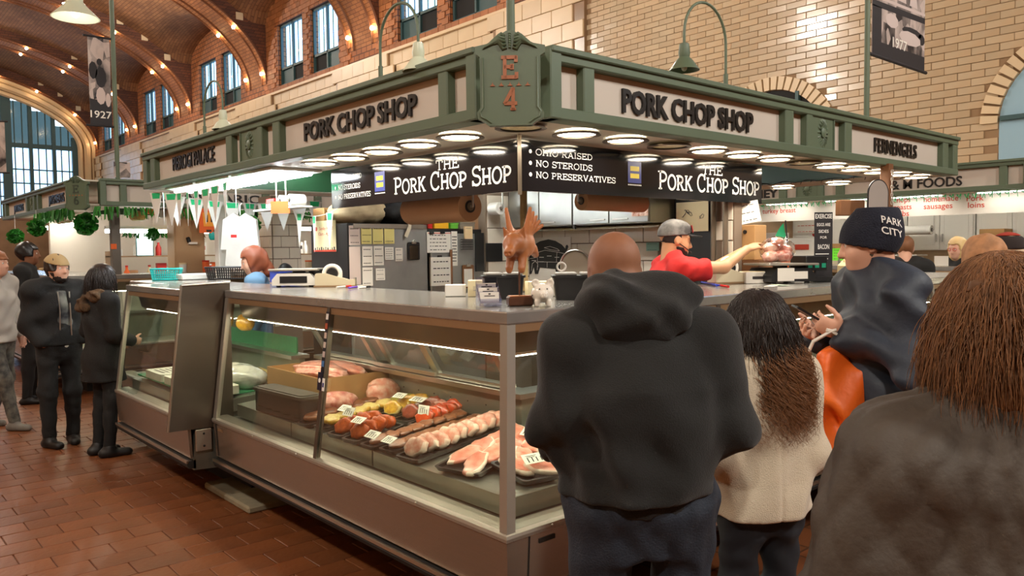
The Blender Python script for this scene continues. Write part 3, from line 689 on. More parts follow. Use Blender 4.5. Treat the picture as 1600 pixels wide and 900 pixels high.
# ---- black shop signs inside the canopy
M_gloss = mat('gloss_black_sign', (17, 18, 22), .09, coat=.5)
M_slet = mat('sign_white_print', (240, 238, 232), .4); M_blue = mat('sign_blue', (38, 48, 130), .35); M_yel = mat('sign_yellow', (236, 214, 40), .4)
def serif_letters(t, s_, M, w, h, th, big=None):
    for i, c in enumerate(s_):
        if c == ' ': continue
        m = MB(); serif_text(m, s_, M, w, h, th, big=big, only=i); m.build('letter', M_slet, t)
def shop_sign(Ms, L_, label, side):
    t = thing('shop_sign', label, 'sign', Ms @ Vector((L_/2, 0, 0))); h = ZB-.022-2.078
    MB().box((L_/2, h/2, -.012), (L_, h, .024), M=Ms).build('board', M_gloss, t)
    m = MB(); T = lambda x, y: Ms @ Matrix.Translation((x, y, .0012))
    k = L_/2.1 if side == 'L' else L_/2.47
    if side == 'L':
        serif_letters(t, 'THE', T(L_-.66, .175), .24, .062, .14); serif_letters(t, 'PORK CHOP SHOP', T(L_-.66, .055), 1.2, .11, .13, .82)
        bx, tx, tw = .68, .28, (.34, .32, .46)
    else:
        serif_letters(t, 'THE', T(1.83, .185), .25, .062, .14); serif_letters(t, 'PORK CHOP SHOP', T(1.83, .062), 1.22, .118, .13, .82)
        bx, tx, tw = .98, .33, (.47, .47, .68)
    x0 = .06 if side == 'L' else .08
    for i, s_ in enumerate(('OHIO RAISED', 'NO STEROIDS', 'NO PRESERVATIVES')):
        y = .20-.068*i if side == 'L' else .205-.064*i
        serif_text(m, s_, T(x0+.04+tw[i]/2, y), tw[i], .034, .15)
        m.add([(x0+.012*math.cos(q*.7854), y+.017+.012*math.sin(q*.7854), 0) for q in range(8)], [tuple(range(8))], 0, Ms @ Matrix.Translation((0, 0, .0012)))
    m.build('lettering', M_slet, t, kind='stuff')
    rect = lambda x, y, a, b, z: ([(x-a/2, y-b/2, z), (x+a/2, y-b/2, z), (x+a/2, y+b/2, z), (x-a/2, y+b/2, z)], [(0, 1, 2, 3)])
    MB().add(*rect(bx, .155, .13, .135, .0012), M=Ms).build('emblem_square', M_blue, t)
    m = MB()
    for yy in (.178, .132): m.add(*rect(bx, yy, .086, .03, .0018), M=Ms)
    m.build('emblem_bars', M_yel, t); m = MB()
    for q in range(9): m.add(*rect(bx-.06+q*.015, .075, .009, .008, .0012), M=Ms)
    m.build('small_print', M_slet, t); return t
shop_sign(frame((.80, 2.925, 2.078), (0, -1, 0), (0, 0, 1)), 2.12, 'glossy black Pork Chop Shop sign with slab letters, left of the corner', 'L')
shop_sign(frame((.80, .80, 2.078), (1, 0, 0), (0, 0, 1)), 2.47, 'glossy black Pork Chop Shop sign with slab letters, right of the corner', 'R')
MB().box((.79, .79, 2.22), (.016, .016, .33)).build('sign_edge_post', M_ring, near)
m = MB(); pts = [(5.225, .9+3.2*i/60, 2.40+.012*math.sin(i*1.3)-.01*(i % 6 == 0)) for i in range(61)]; m.tube(pts, .0035, 4)
for i in range(0, 60, 2): m.tube([pts[i], (5.22, pts[i][1]+.006, pts[i][2]-.024)], .004, 4)
tag(m.build('string_lights', M_black), 'dark string of small lights strung along the green inner board of the canopy', 'string lights')
# posts inside the near block
MB().box((1.08, 1.08, 1.95), (.035, .035, .9), ch=.004).build('corner_post', mat('worn_post', (150, 128, 84), .6, var=.6, vscale=14), near)
pp = dep(1385, 320, 6.3); MB().box((pp[0], pp[1], 1.2), (.075, .075, 2.4), ch=.005).build('wood_post', M_wood, near)
# ---- canopies of the stall blocks beyond the aisles
far_l = canopy(.08, 8.38, 'grey green canopy of the far left stall block with a worn corner plate', {1: ("JIM'S MEATS", 1.75, .95, 2.545, .12, .015), 4: ("JIM'S MEATS", 4.5, .8, 2.545, .11, .015)}, {1: ('LEWS   ARIC', 2.0, 1.4, 2.53, .12, .02)}, ('E', '6'), pmat=mat('worn_dark_green', (66, 78, 66), .5))
far_r = canopy(7.95, -.15, 'sage green canopy with M and M Foods sign across the right aisle', {1: ('M & M FOODS', 1.78, 1.0, 2.525, .115, .012), 4: ('MALONEY', 4.19, .95, 2.525, .12, .03)}, {}, None)
far_r2 = canopy(7.95, -6.15, 'sage green canopy with blank panels at the right edge of view', {}, {}, None)
# ================================================================== DISPLAY CASES
M_tub = mat('case_liner', (150, 150, 138), .35, metal=.7, var=.2, vscale=8)
M_deck = mat('steel_deck', (186, 184, 172), .3, metal=.85, var=.15, vscale=10)
M_case = mat('case_front_steel', (164, 148, 132), .26, metal=.8, bump=.05, bscale=5, stretch=(1, 1, 50), var=.12, vscale=5)
M_kick = mat('kick_dark', (30, 26, 23), .7)
M_curb = mat('concrete_curb', (150, 138, 112), .9, var=.4, vscale=9)
M_led = mat('case_light', (255, 238, 212), .5, emit=15.)
M_brass = mat('brown_trim', (170, 140, 106), .35, metal=.6)
HC = 1.494
M_hous = mat('housing_steel', (150, 132, 108), .35, metal=.6, var=.2, vscale=4)
def sweep(mb, prof, st, mi=0):
    """profile of (outward n, z) swept along stations, each a function (n, z) -> point"""
    k = len(prof); b = [[s_(n, z) for n, z in prof] for s_ in st]; V = [p for r_ in b for p in r_]; F = []
    for i in range(len(st)-1):
        for j in range(k): F.append((i*k+j, i*k+(j+1) % k, (i+1)*k+(j+1) % k, (i+1)*k+j))
    F.append(tuple(range(k))[::-1]); F.append(tuple((len(st)-1)*k+j for j in range(k)))
    mb.add(V, F, mi); return mb
def LST(y0, x1): return [lambda n, z: (-n, y0, z), lambda n, z: (-n, -n, z), lambda n, z: (x1, -n, z)]
def YST(y0, y1, off=0.): return [lambda n, z: (-n-off, y1, z), lambda n, z: (-n-off, y0, z)]
def XST(x0, x1): return [lambda n, z: (x0, -n, z), lambda n, z: (x1, -n, z)]
def rc(n0, n1, z0, z1): return [(n0, z0), (n1, z0), (n1, z1), (n0, z1)]
def case_shell(t, st, top_mat=M_steel_top, back=-.82):
    sw = lambda nm, pr, mt, sm=None: sweep(MB(), pr, st).build(nm, mt, t, sm)
    sw('kick_plinth', rc(back+.1, -.32, 0.0, .2), M_kick)
    sw('tub', [(back, .2), (.085, .26), (.085, .33), (.06, .60), (back, .60)], M_tub)
    sw('front_panel', [(.088, .345), (.106, .345), (.122, .585), (.10, .585)], M_case)
    sw('bumper_rail', [(.07, .27), (.118, .275), (.13, .30), (.118, .325), (.07, .33)], M_kick)
    sw('rail_strip', rc(.118, .134, .312, .330), M_alu)
    sw('sill', [(.02, .585), (.128, .585), (.132, .60), (.128, .612), (.06, .622), (.02, .622)], M_stain)
    sw('counter_top', [(back+.02, 1.452), (-.02, 1.452), (-.02, 1.440), (.008, 1.440), (.012, 1.446), (.012, 1.488), (.006, HC), (back+.02, HC)], top_mat)
    sw('glass_rail', [(-.03, 1.405), (.006, 1.405), (.006, 1.44), (-.03, 1.44)], M_brass)
    sw('light_housing', [(-.22, 1.30), (-.13, 1.285), (-.11, 1.30), (-.07, 1.452), (-.24, 1.452)], M_hous)
    sw('light_strip', [(-.205, 1.288), (-.15, 1.276), (-.15, 1.283), (-.205, 1.297)], M_led)
    sw('back_panel', [(back+.04, .6), (back+.08, .6), (back+.10, .955), (back+.06, .955)], M_tub)
    sw('back_ledge', rc(back+.02, back+.17, .95, .978), M_alu)
G0, G1 = (.106, .622), (-.006, 1.425)
def pane(t, st): sweep(MB(), [G0, (G0[0]+.006, G0[1]), (G1[0]+.006, G1[1]), G1], st).build('glass_pane', M_glass, t)
def mull(t, st, mt, w=.0): sweep(MB(), [(G0[0]-.012, .60), (G0[0]+.016, .60), (.012, 1.44), (-.02, 1.44)], st).build('mullion', mt, t)
def case_doors(t, pt, spans, back=-.82):
    """sloping rear doors: pt(a, n, z) -> point, spans along the axis"""
    for k, (a0, a1) in enumerate(spans):
        n0, n1 = back+.10+.02*(k % 2), back+.34+.02*(k % 2); m = MB(); z0, z1 = .995, 1.40
        for (p, q, w_) in (((a0, n0, z0), (a1, n0, z0), .07), ((a0, n1, z1), (a1, n1, z1), .03), ((a0, n0, z0), (a0, n1, z1), .05), ((a1, n0, z0), (a1, n1, z1), .05)):
            m.bar(pt(*p), pt(*q), w_, .022)
        d = m.build('sliding_door', M_alu, t)
        m = MB(); q = [pt(a0, n0, z0), pt(a1, n0, z0), pt(a1, n1, z1), pt(a0, n1, z1)]; m.add(q, [(0, 1, 2, 3)]); m.build('door_glass', M_glass, d)
case = thing('display_case', 'long steel and glass corner meat case under the E 4 canopy', 'display case', (0, 0, 0))
case_shell(case, LST(2.985, 2.985))
for a, b in ((1.515, 2.94), (.0, 1.485)):
    s0 = (lambda n, z, b=b: (-n, b, z)); s1 = (lambda n, z, a=a: (-n, a if a > 0 else -n+.02, z)); pane(case, [s0, s1])
for a, b in ((0., 1.485), (1.515, 2.97)): pane(case, [(lambda n, z, a=a: (a if a > 0 else -n+.02, -n, z)), (lambda n, z, b=b: (b, -n, z))])
mull(case, [lambda n, z: (-n, 1.517, z), lambda n, z: (-n, 1.485, z)], M_steel_dk); mull(case, [lambda n, z: (1.485, -n, z), lambda n, z: (1.517, -n, z)], M_steel_dk)
mull(case, [lambda n, z: (-n, 2.985, z), lambda n, z: (-n, 2.935, z)], M_stain)
m = MB(); k_ = [(-.012, -.012), (.034, -.012), (.034, .034), (-.012, .034)]
m.add([(x-.106, y-.106, .60) for x, y in k_]+[(x+.006, y+.006, 1.442) for x, y in k_], [(3, 2, 1, 0), (4, 5, 6, 7), (0, 1, 5, 4), (1, 2, 6, 5), (2, 3, 7, 6), (3, 0, 4, 7)]); m.build('corner_post', M_stain, case)
# stickers on the mullion
gx = lambda z: -(.016+.106+(z-.60)/(1.44-.60)*(.012-.122))
cols = [(238, 234, 226), (196, 92, 58), (220, 196, 180), (216, 202, 190), (206, 190, 186), (74, 130, 190)]
nb = MB(); nb.bar((gx(1.42)-.001, 1.501, 1.42), (gx(1.08)-.001, 1.501, 1.08), .036, .002, up=(-1, 0, -.13)); nb.build('sticker_strip', mat('navy_vinyl', (22, 24, 34), .4), case)
for i, c in enumerate(cols):
    z = 1.392-.052*i; m = MB(); m.bar((gx(z+.016)-.0025, 1.501, z+.016), (gx(z-.016)-.0025, 1.501, z-.016), .026, .002, up=(-1, 0, -.13)); m.build('sticker', mat('sticker_%s' % ('pale', 'orange', 'rose', 'cream', 'grey', 'blue')[i], c, .5, var=.4, vscale=50), case)
m = MB(); m.bar((gx(1.07)-.003, 1.514, 1.085), (gx(.99)-.003, 1.514, .985), .05, .002, up=(-1, 0, -.13)); s_ = m.build('sticker', mat('navy_sticker', (20, 22, 48), .4), case)
m = MB(); m.lathe([(.001, 0), (.013, 0), (.013, .001), (.001, .001)], 12, frame((gx(1.04)-.006, 1.514, 1.04), (0, -1, 0), (.13, 0, 1))); m.build('sticker_emblem', M_slet, s_)
m = MB(); m.bar((gx(1.05)-.002, 1.474, 1.055), (gx(.99)-.002, 1.474, .985), .026, .002, up=(-1, 0, -.13)); s_ = m.build('sticker', M_slet, case)
m = MB(); m.bar((gx(1.03)-.004, 1.474, 1.03), (gx(1.01)-.004, 1.474, 1.006), .014, .002, up=(-1, 0, -.13)); m.build('sticker_emblem', M_blue, s_)
# seams, plates and screws on the front
m = MB(); m.bar((-.1105, 2.93, .355), (-.1235, 2.93, .58), .006, .004, up=(1, 0, 0)); m.build('panel_seam', M_kick, case)
m = MB(); m.bar((.0, -.108, .352), (.0, -.1235, .58), .005, .004, up=(0, 1, 0)); m.build('panel_seam', M_kick, case)
m = MB(); m.box((-.121, 2.86, .545), (.006, .07, .02)); m.build('maker_plate', M_brass, case)
m = MB(); m.box((.10, -.121, .548), (.09, .006, .018)); m.build('maker_plate', M_kick, case)
for i, p in enumerate([(-.133, y, .603) for y in (2.3, 1.7, 1.1, .5)]+[(x, -.133, .603) for x in (.12, .7, 1.3, 1.9)]):
    m = MB(); m.sphere(p, .006, 8, 6); m.build('rail_screw', M_alu, case, smooth=180)
case_doors(case, lambda a, n, z: (-n, a, z), [(2.0, 2.9), (1.45, 2.15), (.80, 1.5)]); case_doors(case, lambda a, n, z: (a, -n, z), [(.9, 1.6), (1.55, 2.2), (2.15, 2.85)])
m = MB()
for i in range(12):
    for j in range(2): m.box((.725, .86+i*.17, .86+j*.1), (.004, .008, .008))
m.build('drain_holes', M_kick, case, kind='stuff')
# sloping steel deck pans
def pan(t, P, lip): # P: four corners front-left, front-right, back-right, back-left (top)
    m = MB(); f0, f1, b1, b0 = [Vector(p) for p in P]; d = Vector((0, 0, -.085)); L3 = Vector((0, 0, -.10))
    m.add([f0, f1, b1, b0, f0+d, f1+d, b1+L3, b0+L3], [(0, 1, 2, 3), (0, 4, 5, 1), (1, 5, 6, 2), (3, 7, 4, 0), (2, 6, 7, 3)]); m.build('deck_pan', M_deck, t)
zf, zb = .695, .755
for a, b in ((2.10, 2.93), (1.145, 2.085), (.06, 1.13)):
    pan(case, [(.03, b, zf), (.03, a if a > .1 else .03, zf), (.74, a if a > .1 else .74, zb), (.74, b, zb)], 1)
for a, b in ((.03, 1.2), (1.215, 2.1), (2.115, 2.93)):
    pan(case, [(a, .03, zf), (b, .03, zf), (b, .74, zb), (a if a > .1 else .74, .74, zb)], 1)
# pale curb of poured concrete and the dark feet under the case
tag(MB().box((.16, 3.02, .025), (.40, .8, .05), ch=.012).build('concrete_curb', M_curb, case), None)
for (x, y) in ((.3, 2.8), (.3, 1.2), (.3, .3), (1.6, .3), (2.8, .3)):
    m = MB(); m.cyl((x, y, 0), (x, y, .25), .03, n=8); m.build('foot', M_kick, case, smooth=60)
# ---- next stall on the left: its case stands proud of the corner case
pc = thing('display_case', 'left neighbour glass case with broad dark steel end panel', 'display case', (-.2, 4.4, 0))
OFF = .16; st = YST(3.03, 4.75, OFF)
case_shell(pc, st)
pane(pc, [lambda n, z: (-n-OFF, 4.70, z), lambda n, z: (-n-OFF, 3.05, z)]); mull(pc, [lambda n, z: (-n-OFF, 4.75, z), lambda n, z: (-n-OFF, 4.70, z)], M_stain)
pan(pc, [(.0-OFF, 4.7, zf), (.0-OFF, 3.05, zf), (.62, 3.05, zb), (.62, 4.7, zb)], 1)
P = [ony(x, y, 3.0) for x, y in ((283, 446), (345, 441), (330, 668), (262, 676))]
r_ = 6; q = [(p[0], p[2]) for p in P]; q = [q[0], (q[0][0]+.03, q[0][1]+.012), (.03, q[1][1]), (.03, q[2][1]), q[3]]
MB().prism(q, .028, frame((0, 3.026, 0), (1, 0, 0), (0, 0, 1))).build('end_panel', M_steel_dk, pc)
m = MB(); e0, e1 = Vector((q[4][0], 2.994, q[4][1])), Vector((q[0][0], 2.994, q[0][1])); m.tube([e0, e1], .008, 6); m.tube([e1, Vector((.03, 2.994, q[2][1]))], .008, 6); m.build('panel_edge', M_alu, pc, smooth=60)
b0 = ony(306, 672, 3.0); m = MB(); m.box((b0[0]+.05, 3.0, b0[2]-.075), (.11, .02, .15), ch=.004); br = m.build('leg_bracket', M_stain, pc)
for dz in (-.03, -.115): m = MB(); m.sphere((b0[0]+.05, 2.989, b0[2]+dz), .008, 8, 6); m.build('bolt', M_kick, br, smooth=180)
pc2 = thing('display_case', 'farther glass case of the left stall behind the two standing customers', 'display case', (-.1, 5.4, 0))
st = YST(4.78, 5.75, -.15); case_shell(pc2, st, back=-.6); pane(pc2, [lambda n, z: (.15-n, 5.7, z), lambda n, z: (.15-n, 4.8, z)])
# ---- next stall on the right
fc = thing('display_case', 'right neighbour case with red meat behind the man in the navy parka', 'display case', (4.4, 0, 0))
st = XST(3.0, 5.75); case_shell(fc, st)
for a, b in ((3.03, 4.38), (4.42, 5.72)): pane(fc, [lambda n, z, a=a: (a, -n, z), lambda n, z, b=b: (b, -n, z)])
mull(fc, [lambda n, z: (4.38, -n, z), lambda n, z: (4.42, -n, z)], M_stain); pan(fc, [(3.03, .03, zf), (5.7, .03, zf), (5.7, .62, zb), (3.03, .62, zb)], 1)
# ================================================================== MEAT
M_tray = mat('black_foam_tray', (20, 20, 21), .35)
M_card = mat('price_card', (240, 236, 222), .5); M_ink = mat('ink_mark', (48, 42, 40), .6)
def meat(name, a, b, v=.8, sc=30, rough=.32): return mat(name, a, rough, var=v, vscale=sc, rgb2=b, bump=.25, bscale=60, rand=.08, coat=.25)
M_pink = meat('pink_pork', (222, 138, 116), (242, 208, 188)); M_fat = meat('pork_fat', (246, 226, 206), (234, 180, 156), .6, 40)
M_porkd = meat('rosy_pork', (206, 112, 90), (232, 178, 156), .7, 22); M_orange = meat('orange_marinade', (206, 92, 30), (150, 54, 18), .8, 40)
M_redor = meat('red_orange_marinade', (224, 84, 30), (186, 50, 16), .7, 40); M_yel2 = meat('yellow_marinade', (216, 168, 48), (170, 110, 30), .8, 50)
M_brown = meat('brown_patty', (164, 104, 70), (116, 68, 44), .7, 50); M_dkmeat = meat('dark_seasoned', (124, 72, 44), (80, 44, 28), .7, 40)
M_pale = meat('pale_marinade', (226, 206, 128), (196, 150, 84), .7, 50); M_rb = meat('red_brown_roast', (160, 74, 50), (112, 42, 30), .7, 30); M_herb = meat('herb_marinade', (186, 168, 74), (112, 116, 40), .8, 60)
M_red = meat('red_meat', (186, 54, 44), (226, 150, 130), .6, 18)
def chop_mesh(seed, w_, d_, t_, n=16, bone=True):
    """an irregular rounded slice: outline in xy, thickness in z, bulging faces, fat rim as second material"""
    r = random.Random(seed); rad = [1+.14*r.uniform(-1, 1)+(.16*math.cos(2*(2*math.pi*i/n)-.6)) for i in range(n)]; m = MB(); V = []; F = []; mi = []
    rings = [(0, .0, -t_/2), (.8, 1, -t_/2), (.97, 1, -t_*.3), (1, 1, 0), (.97, 1, t_*.3), (.84, 1, t_*.46), (.55, 1, t_*.5), (0, 0, t_*.48)]
    for s_, _, z in rings[1:-1]:
        for i in range(n):
            a = 2*math.pi*i/n; V.append((w_/2*rad[i]*s_*math.cos(a), d_/2*rad[i]*s_*math.sin(a), z+t_*.07*r.uniform(-1, 1)))
    k = len(rings)-2
    for j in range(k-1):
        for i in range(n): F.append((j*n+i, j*n+(i+1) % n, (j+1)*n+(i+1) % n, (j+1)*n+i)); mi.append(1 if (j < 4 and (i < n*.55)) else 0)
    F.append(tuple(range(n))[::-1]); F.append(tuple((k-1)*n+i for i in range(n))); mi += [0, 0]
    m.add(V, F); m.mi = mi; return m.mesh('pork_slice', 60)
_cm = {}
def tray(x0, y0, x1, y1, wd, label, mats, n, style, itemlabel, group, name='pork_chop', cat='meat', size=(.125, .105, .032), z0=None):
    """a foam tray from front (x0,y0) to back (x1,y1) with a row of n slices; style up = leaning slices, flat = shingled"""
    a = Vector((x0, y0, 0)); b = Vector((x1, y1, 0)); d = b-a; L = d.length; d.normalize(); s_ = Vector((-d.y, d.x, 0))
    sl = (zb-zf)/.71; zz = lambda p: zf+sl*(min(p.x, .74)-.03 if abs(d.x) > abs(d.y) else min(p.y, .74)-.03)+.011
    za, zb_ = zz(a), zz(b); up = Vector((0, 0, 1)); dx = Vector((d.x*L, d.y*L, zb_-za)).normalized(); c = (a+b)/2; c.z = (za+zb_)/2
    M = frame(c, dx, s_); t = thing('meat_tray', label, 'tray', c, rot=M.to_3x3(), group=None); ROOT[t.name] = M
    m = MB(); o = rrect(L/2, wd/2, .025); i_ = rrect(L/2-.014, wd/2-.014, .02); lo = rrect(L/2-.02, wd/2-.02, .018)
    k = len(o); V = [(p[0]*.96, p[1]*.94, 0) for p in o]+[(p[0], p[1], .022) for p in o]+[(p[0], p[1], .022) for p in i_]+[(p[0], p[1], .006) for p in lo]
    F = [tuple(range(k))[::-1]]+[(j*k+q, j*k+(q+1) % k, (j+1)*k+(q+1) % k, (j+1)*k+q) for j in range(3) for q in range(k)]+[tuple(3*k+q for q in range(k))]
    m.add(V, F).build('foam_shell', M_tray, t, smooth=40, world=False)
    for q in range(n):
        key = (size, q % 4, mats[0].name)
        if key not in _cm: _cm[key] = chop_mesh(q % 4+int(size[0]*1000), *size); [_cm[key].materials.append(x) for x in mats]
        u = -L/2+.05+(L-.1)*(q+.5)/n
        if style == 'up': Ml = Matrix.Translation((u, random.uniform(-.006, .006), size[1]*.40+.008)) @ Matrix.Rotation(R(-62+random.uniform(-5, 5)), 4, 'Y') @ Matrix.Rotation(R(90+random.uniform(-12, 12)), 4, 'Z')
        elif style == 'flat': Ml = Matrix.Translation((u, random.uniform(-.01, .01), .028+size[2]*.4)) @ Matrix.Rotation(R(-16+random.uniform(-4, 4)), 4, 'Y') @ Matrix.Rotation(R(90+random.uniform(-30, 30)), 4, 'Z')
        else: Ml = Matrix.Translation((u, (wd*.22 if q % 2 else -wd*.22), .028+size[2]*.4)) @ Matrix.Rotation(R(-14+random.uniform(-4, 4)), 4, 'Y') @ Matrix.Rotation(random.uniform(0, 6), 4, 'Z')
        o_ = link(name, _cm[key], None, None, M @ Ml); tag(o_, itemlabel, cat, group)
    return M, L
def price(M, u, v, z, label, w_=.085, h_=.055, tilt=-30, rz=0.):
    Ml = M @ Matrix.Translation((u, v, z)) @ Matrix.Rotation(rz, 4, 'Z') @ Matrix.Rotation(R(-90), 4, 'Z') @ Matrix.Rotation(R(tilt), 4, 'X')
    t = thing('price_card', label, 'card', Ml.translation, rot=Ml.to_3x3())
    MB().box((0, 0, 0), (w_, h_, .002)).build('card', M_card, t, world=False)
    m = MB()
    for q in range(4): m.box((-w_*.3+q*w_*.2, -h_*.12, .0015), (w_*.05, h_*(.45 if q else .5), .0008))
    for q in range(3): m.box((-w_*.1, h_*.3-q*h_*.09, .0015), (w_*(.5-.1*q), h_*.03, .0008))
    m.build('ink_marks', M_ink, t, world=False)
Z = .095
T1 = tray(.0, 1.90, .62, 1.98, .13, 'black tray of dark seasoned slices behind the case mullion', [M_dkmeat, M_brown], 5, 'flat', 'dark brown seasoned slice left of the mullion', 'dark seasoned slices')
T2 = tray(.03, 1.735, .62, 1.82, .13, 'black tray of pale yellow marinated pork by the mullion', [M_pale, M_yel2], 5, 'flat', 'pale yellow marinated pork slice beside the mullion', 'pale marinated slices')
T4 = tray(.0, 1.50, .36, 1.56, .145, 'short tray of orange brown marinated chops right of the mullion', [M_orange, M_orange], 4, 'up', 'orange brown marinated chop in the short tray by the mullion', 'orange brown chops')
T3 = tray(.39, 1.60, .78, 1.68, .145, 'tray of yellow marinated chops behind the orange ones', [M_yel2, M_pale], 4, 'up', 'yellow marinated chop behind the orange brown ones', 'yellow chops')
T6 = tray(.0, 1.335, .36, 1.395, .145, 'short tray of glossy orange chops at the deck front', [M_orange, M_redor], 4, 'up', 'glossy orange chop in the second short tray', 'orange chops')
T5 = tray(.39, 1.43, .78, 1.50, .145, 'tray of red brown rolled roasts behind the orange chops', [M_rb, M_dkmeat], 3, 'up', 'red brown roast slice with a card on top', 'red brown slices')
T5b = tray(.50, 1.77, .80, 1.81, .13, 'tray of green herb marinated pork at the back of the deck', [M_herb, M_yel2], 3, 'flat', 'green and yellow herb marinated slice at the deck back', 'herb slices')
T7 = tray(.39, 1.265, .80, 1.34, .145, 'tray of bright red orange chops with an upright card', [M_redor, M_orange], 5, 'up', 'bright red orange marinated chop in the back tray', 'red orange chops')
T8 = tray(.0, 1.155, .74, 1.195, .135, 'long tray of flat brown sausage patties', [M_brown, M_dkmeat], 8, 'flat', 'flat brown patty in the long row', 'brown patties', 'meat_patty', size=(.10, .10, .018))
T9 = tray(.02, 1.0, .74, 1.04, .135, 'long tray of pale brown patties next to the pink chops', [M_brown, M_pale], 8, 'flat', 'pale brown patty in the row next to the pink chops', 'pale brown patties', 'meat_patty', size=(.10, .10, .018))
T10 = tray(.01, .80, .73, .875, .17, 'long tray of thick pale pink chops in the middle of the deck', [M_pink, M_fat], 9, 'up', 'thick pale pink pork chop with white fat, middle row', 'thick pink chops', size=(.135, .115, .042))
T11 = tray(.05, .44, .70, .62, .27, 'wide tray of flat rosy pork chops by the corner post', [M_porkd, M_fat], 8, 'two', 'flat rosy pork chop in the wide corner tray', 'flat corner chops', size=(.17, .13, .026))
T12 = tray(.26, .065, .30, .36, .21, 'tray of rosy pork steaks right of the corner post', [M_porkd, M_fat], 3, 'two', 'rosy pork steak just right of the corner post', 'steaks right of the post', size=(.16, .13, .03))
T13 = tray(.52, .07, .55, .50, .22, 'second tray of pork steaks right of the corner post', [M_porkd, M_pink], 5, 'two', 'pork steak in the second tray right of the corner post', 'steaks in the second tray', size=(.16, .13, .03))
T14 = tray(.80, .08, .82, .60, .2, 'tray of pork under the big white card', [M_pink, M_fat], 5, 'two', 'pale pork cut behind the man in the black hoodie', 'pork behind the hoodie', size=(.15, .13, .04))
for i, x in enumerate((1.1, 1.45, 1.8, 2.2, 2.6)):
    tray(x, .08, x, .62, .24, '%s black tray of pork along the right side, past the hooded man' % ORD[i], [(M_porkd, M_pink, M_red, M_pink, M_porkd)[i], M_fat], 6, 'two', 'pork cut in the %s tray past the hooded man' % ORD[i], 'pork in right tray %d' % (i+1), size=(.15, .12, .03))
price(T2[0], -.1, 0, .085, 'white price card on the pale yellow pork', tilt=25); price(T4[0], -.06, .0, .125, 'white price card stuck in the orange brown chops', tilt=50)
price(T6[0], -.1, 0, .112, 'white price card lying on the front orange chops', tilt=22); price(T3[0], -.05, 0, .115, 'white price card on the yellow chops', tilt=18)
price(T5[0], -.03, 0, .11, 'white price card on the red brown roasts', tilt=14, w_=.11); price(T7[0], -.13, 0, .09, 'upright price card before the red orange chops', tilt=74)
price(T8[0], -.32, 0, .07, 'white price card at the front of the brown patties', tilt=26, w_=.1); price(T9[0], -.32, .01, .065, 'price card at the front of the pale brown patties', tilt=20)
price(T12[0], -.07, 0, .09, 'lettered price card on the steaks right of the post', tilt=32, w_=.12); price(T13[0], -.02, 0, .10, 'large white card on the second steak tray', tilt=40, w_=.13, h_=.08); price(T11[0], .16, -.1, .075, 'price card on the wide tray of flat chops', tilt=25)
# ---- boxes and bags at the left end of the case
t = thing('cardboard_box', 'open cardboard box of ribs at the left end of the case', 'box', (.5, 2.62, .72)); x0, x1, y0, y1, z0, z1 = .22, .72, 2.06, 2.84, .735, .95
m = MB()
for (c, d) in (((x0, (y0+y1)/2, (z0+z1)/2), (.008, y1-y0, z1-z0)), ((x1, (y0+y1)/2, (z0+z1)/2), (.008, y1-y0, z1-z0)), (((x0+x1)/2, y0, (z0+z1)/2), (x1-x0, .008, z1-z0)), (((x0+x1)/2, y1, (z0+z1)/2), (x1-x0, .008, z1-z0)), (((x0+x1)/2, (y0+y1)/2, z0+.15), (x1-x0, y1-y0, .008))): m.box(c, d)
m.build('carton', M_cardboard, t)
M_film = glass_mat('clear_film', (250, 246, 244), .5, .12, .10)
def lump(name, label, cat, c, r, mt, seed, n=20, k=12, amp=.22, film=False, group=None):
    q = np.random.default_rng(seed); m = MB(); m.sphere((0, 0, 0), 1., n, k); V = np.array(m.v); ph = q.uniform(0, 6, (6, 3)); fr = q.uniform(1.5, 5, (6, 3))
    d = sum(np.sin(V@np.diag(fr[i])@np.ones((3, 3))[:, 0]*1.0+ph[i, 0])*np.cos((V*fr[i]).sum(1)*.7+ph[i, 1]) for i in range(6))/6
    V = V*(1+amp*d)[:, None]*np.array(r); V[:, 2] = np.maximum(V[:, 2], -r[2]*.8); V += np.array([c[0], c[1], c[2]+r[2]*.8]); m.v = [tuple(v) for v in V]
    return tag(m.build(name, mt, smooth=180), label, cat, group)
M_rib = meat('rib_meat', (226, 172, 152), (180, 76, 62), .95, 26)
lump('rack_of_ribs', 'rack of pale ribs wrapped in film in the open carton', 'meat', (.42, 2.44, .895), (.13, .34, .06), M_rib, 3, 34, 22, .5)
lump('rack_of_ribs', 'farther rack of ribs against the back of the carton', 'meat', (.60, 2.5, .895), (.09, .3, .055), M_porkd, 4, 34, 22, .5)
t = thing('lidded_tub', 'dark grey lidded tub in front of the carton', 'tub', (.11, 2.28, .70)); Mt = Matrix.Translation((.12, 2.02, .712)) @ Matrix.Rotation(R(6), 4, 'Z')
M_tubg = mat('grey_tub', (44, 42, 38), .45); M_lid = mat('grey_lid', (82, 78, 70), .5, var=.3, vscale=10)
Mt = Matrix.Translation((.105, 2.30, .706)) @ Matrix.Rotation(R(4), 4, 'Z')
MB().prism(rrect(.075, .30, .03), .135, Mt).build('tub', M_tubg, t, smooth=35); MB().prism(rrect(.086, .315, .035), .02, Mt @ Matrix.Translation((0, 0, .136))).build('lid', M_lid, t, smooth=35)
MB().prism(rrect(.066, .29, .03), .006, Mt @ Matrix.Translation((0, 0, .156))).build('lid_panel', M_lid, t, smooth=35)
lump('bag_of_meat', 'clear bag of pink offcuts between the carton and the trays', 'meat', (.30, 1.985+.02, .735), (.12, .075, .07), M_rib, 8, 28, 18, .4)
lump('bag_of_meat', 'larger clear bag of pink meat at the back of the deck', 'meat', (.62, 1.97, .75), (.11, .09, .09), M_pink, 9, 28, 18, .4)
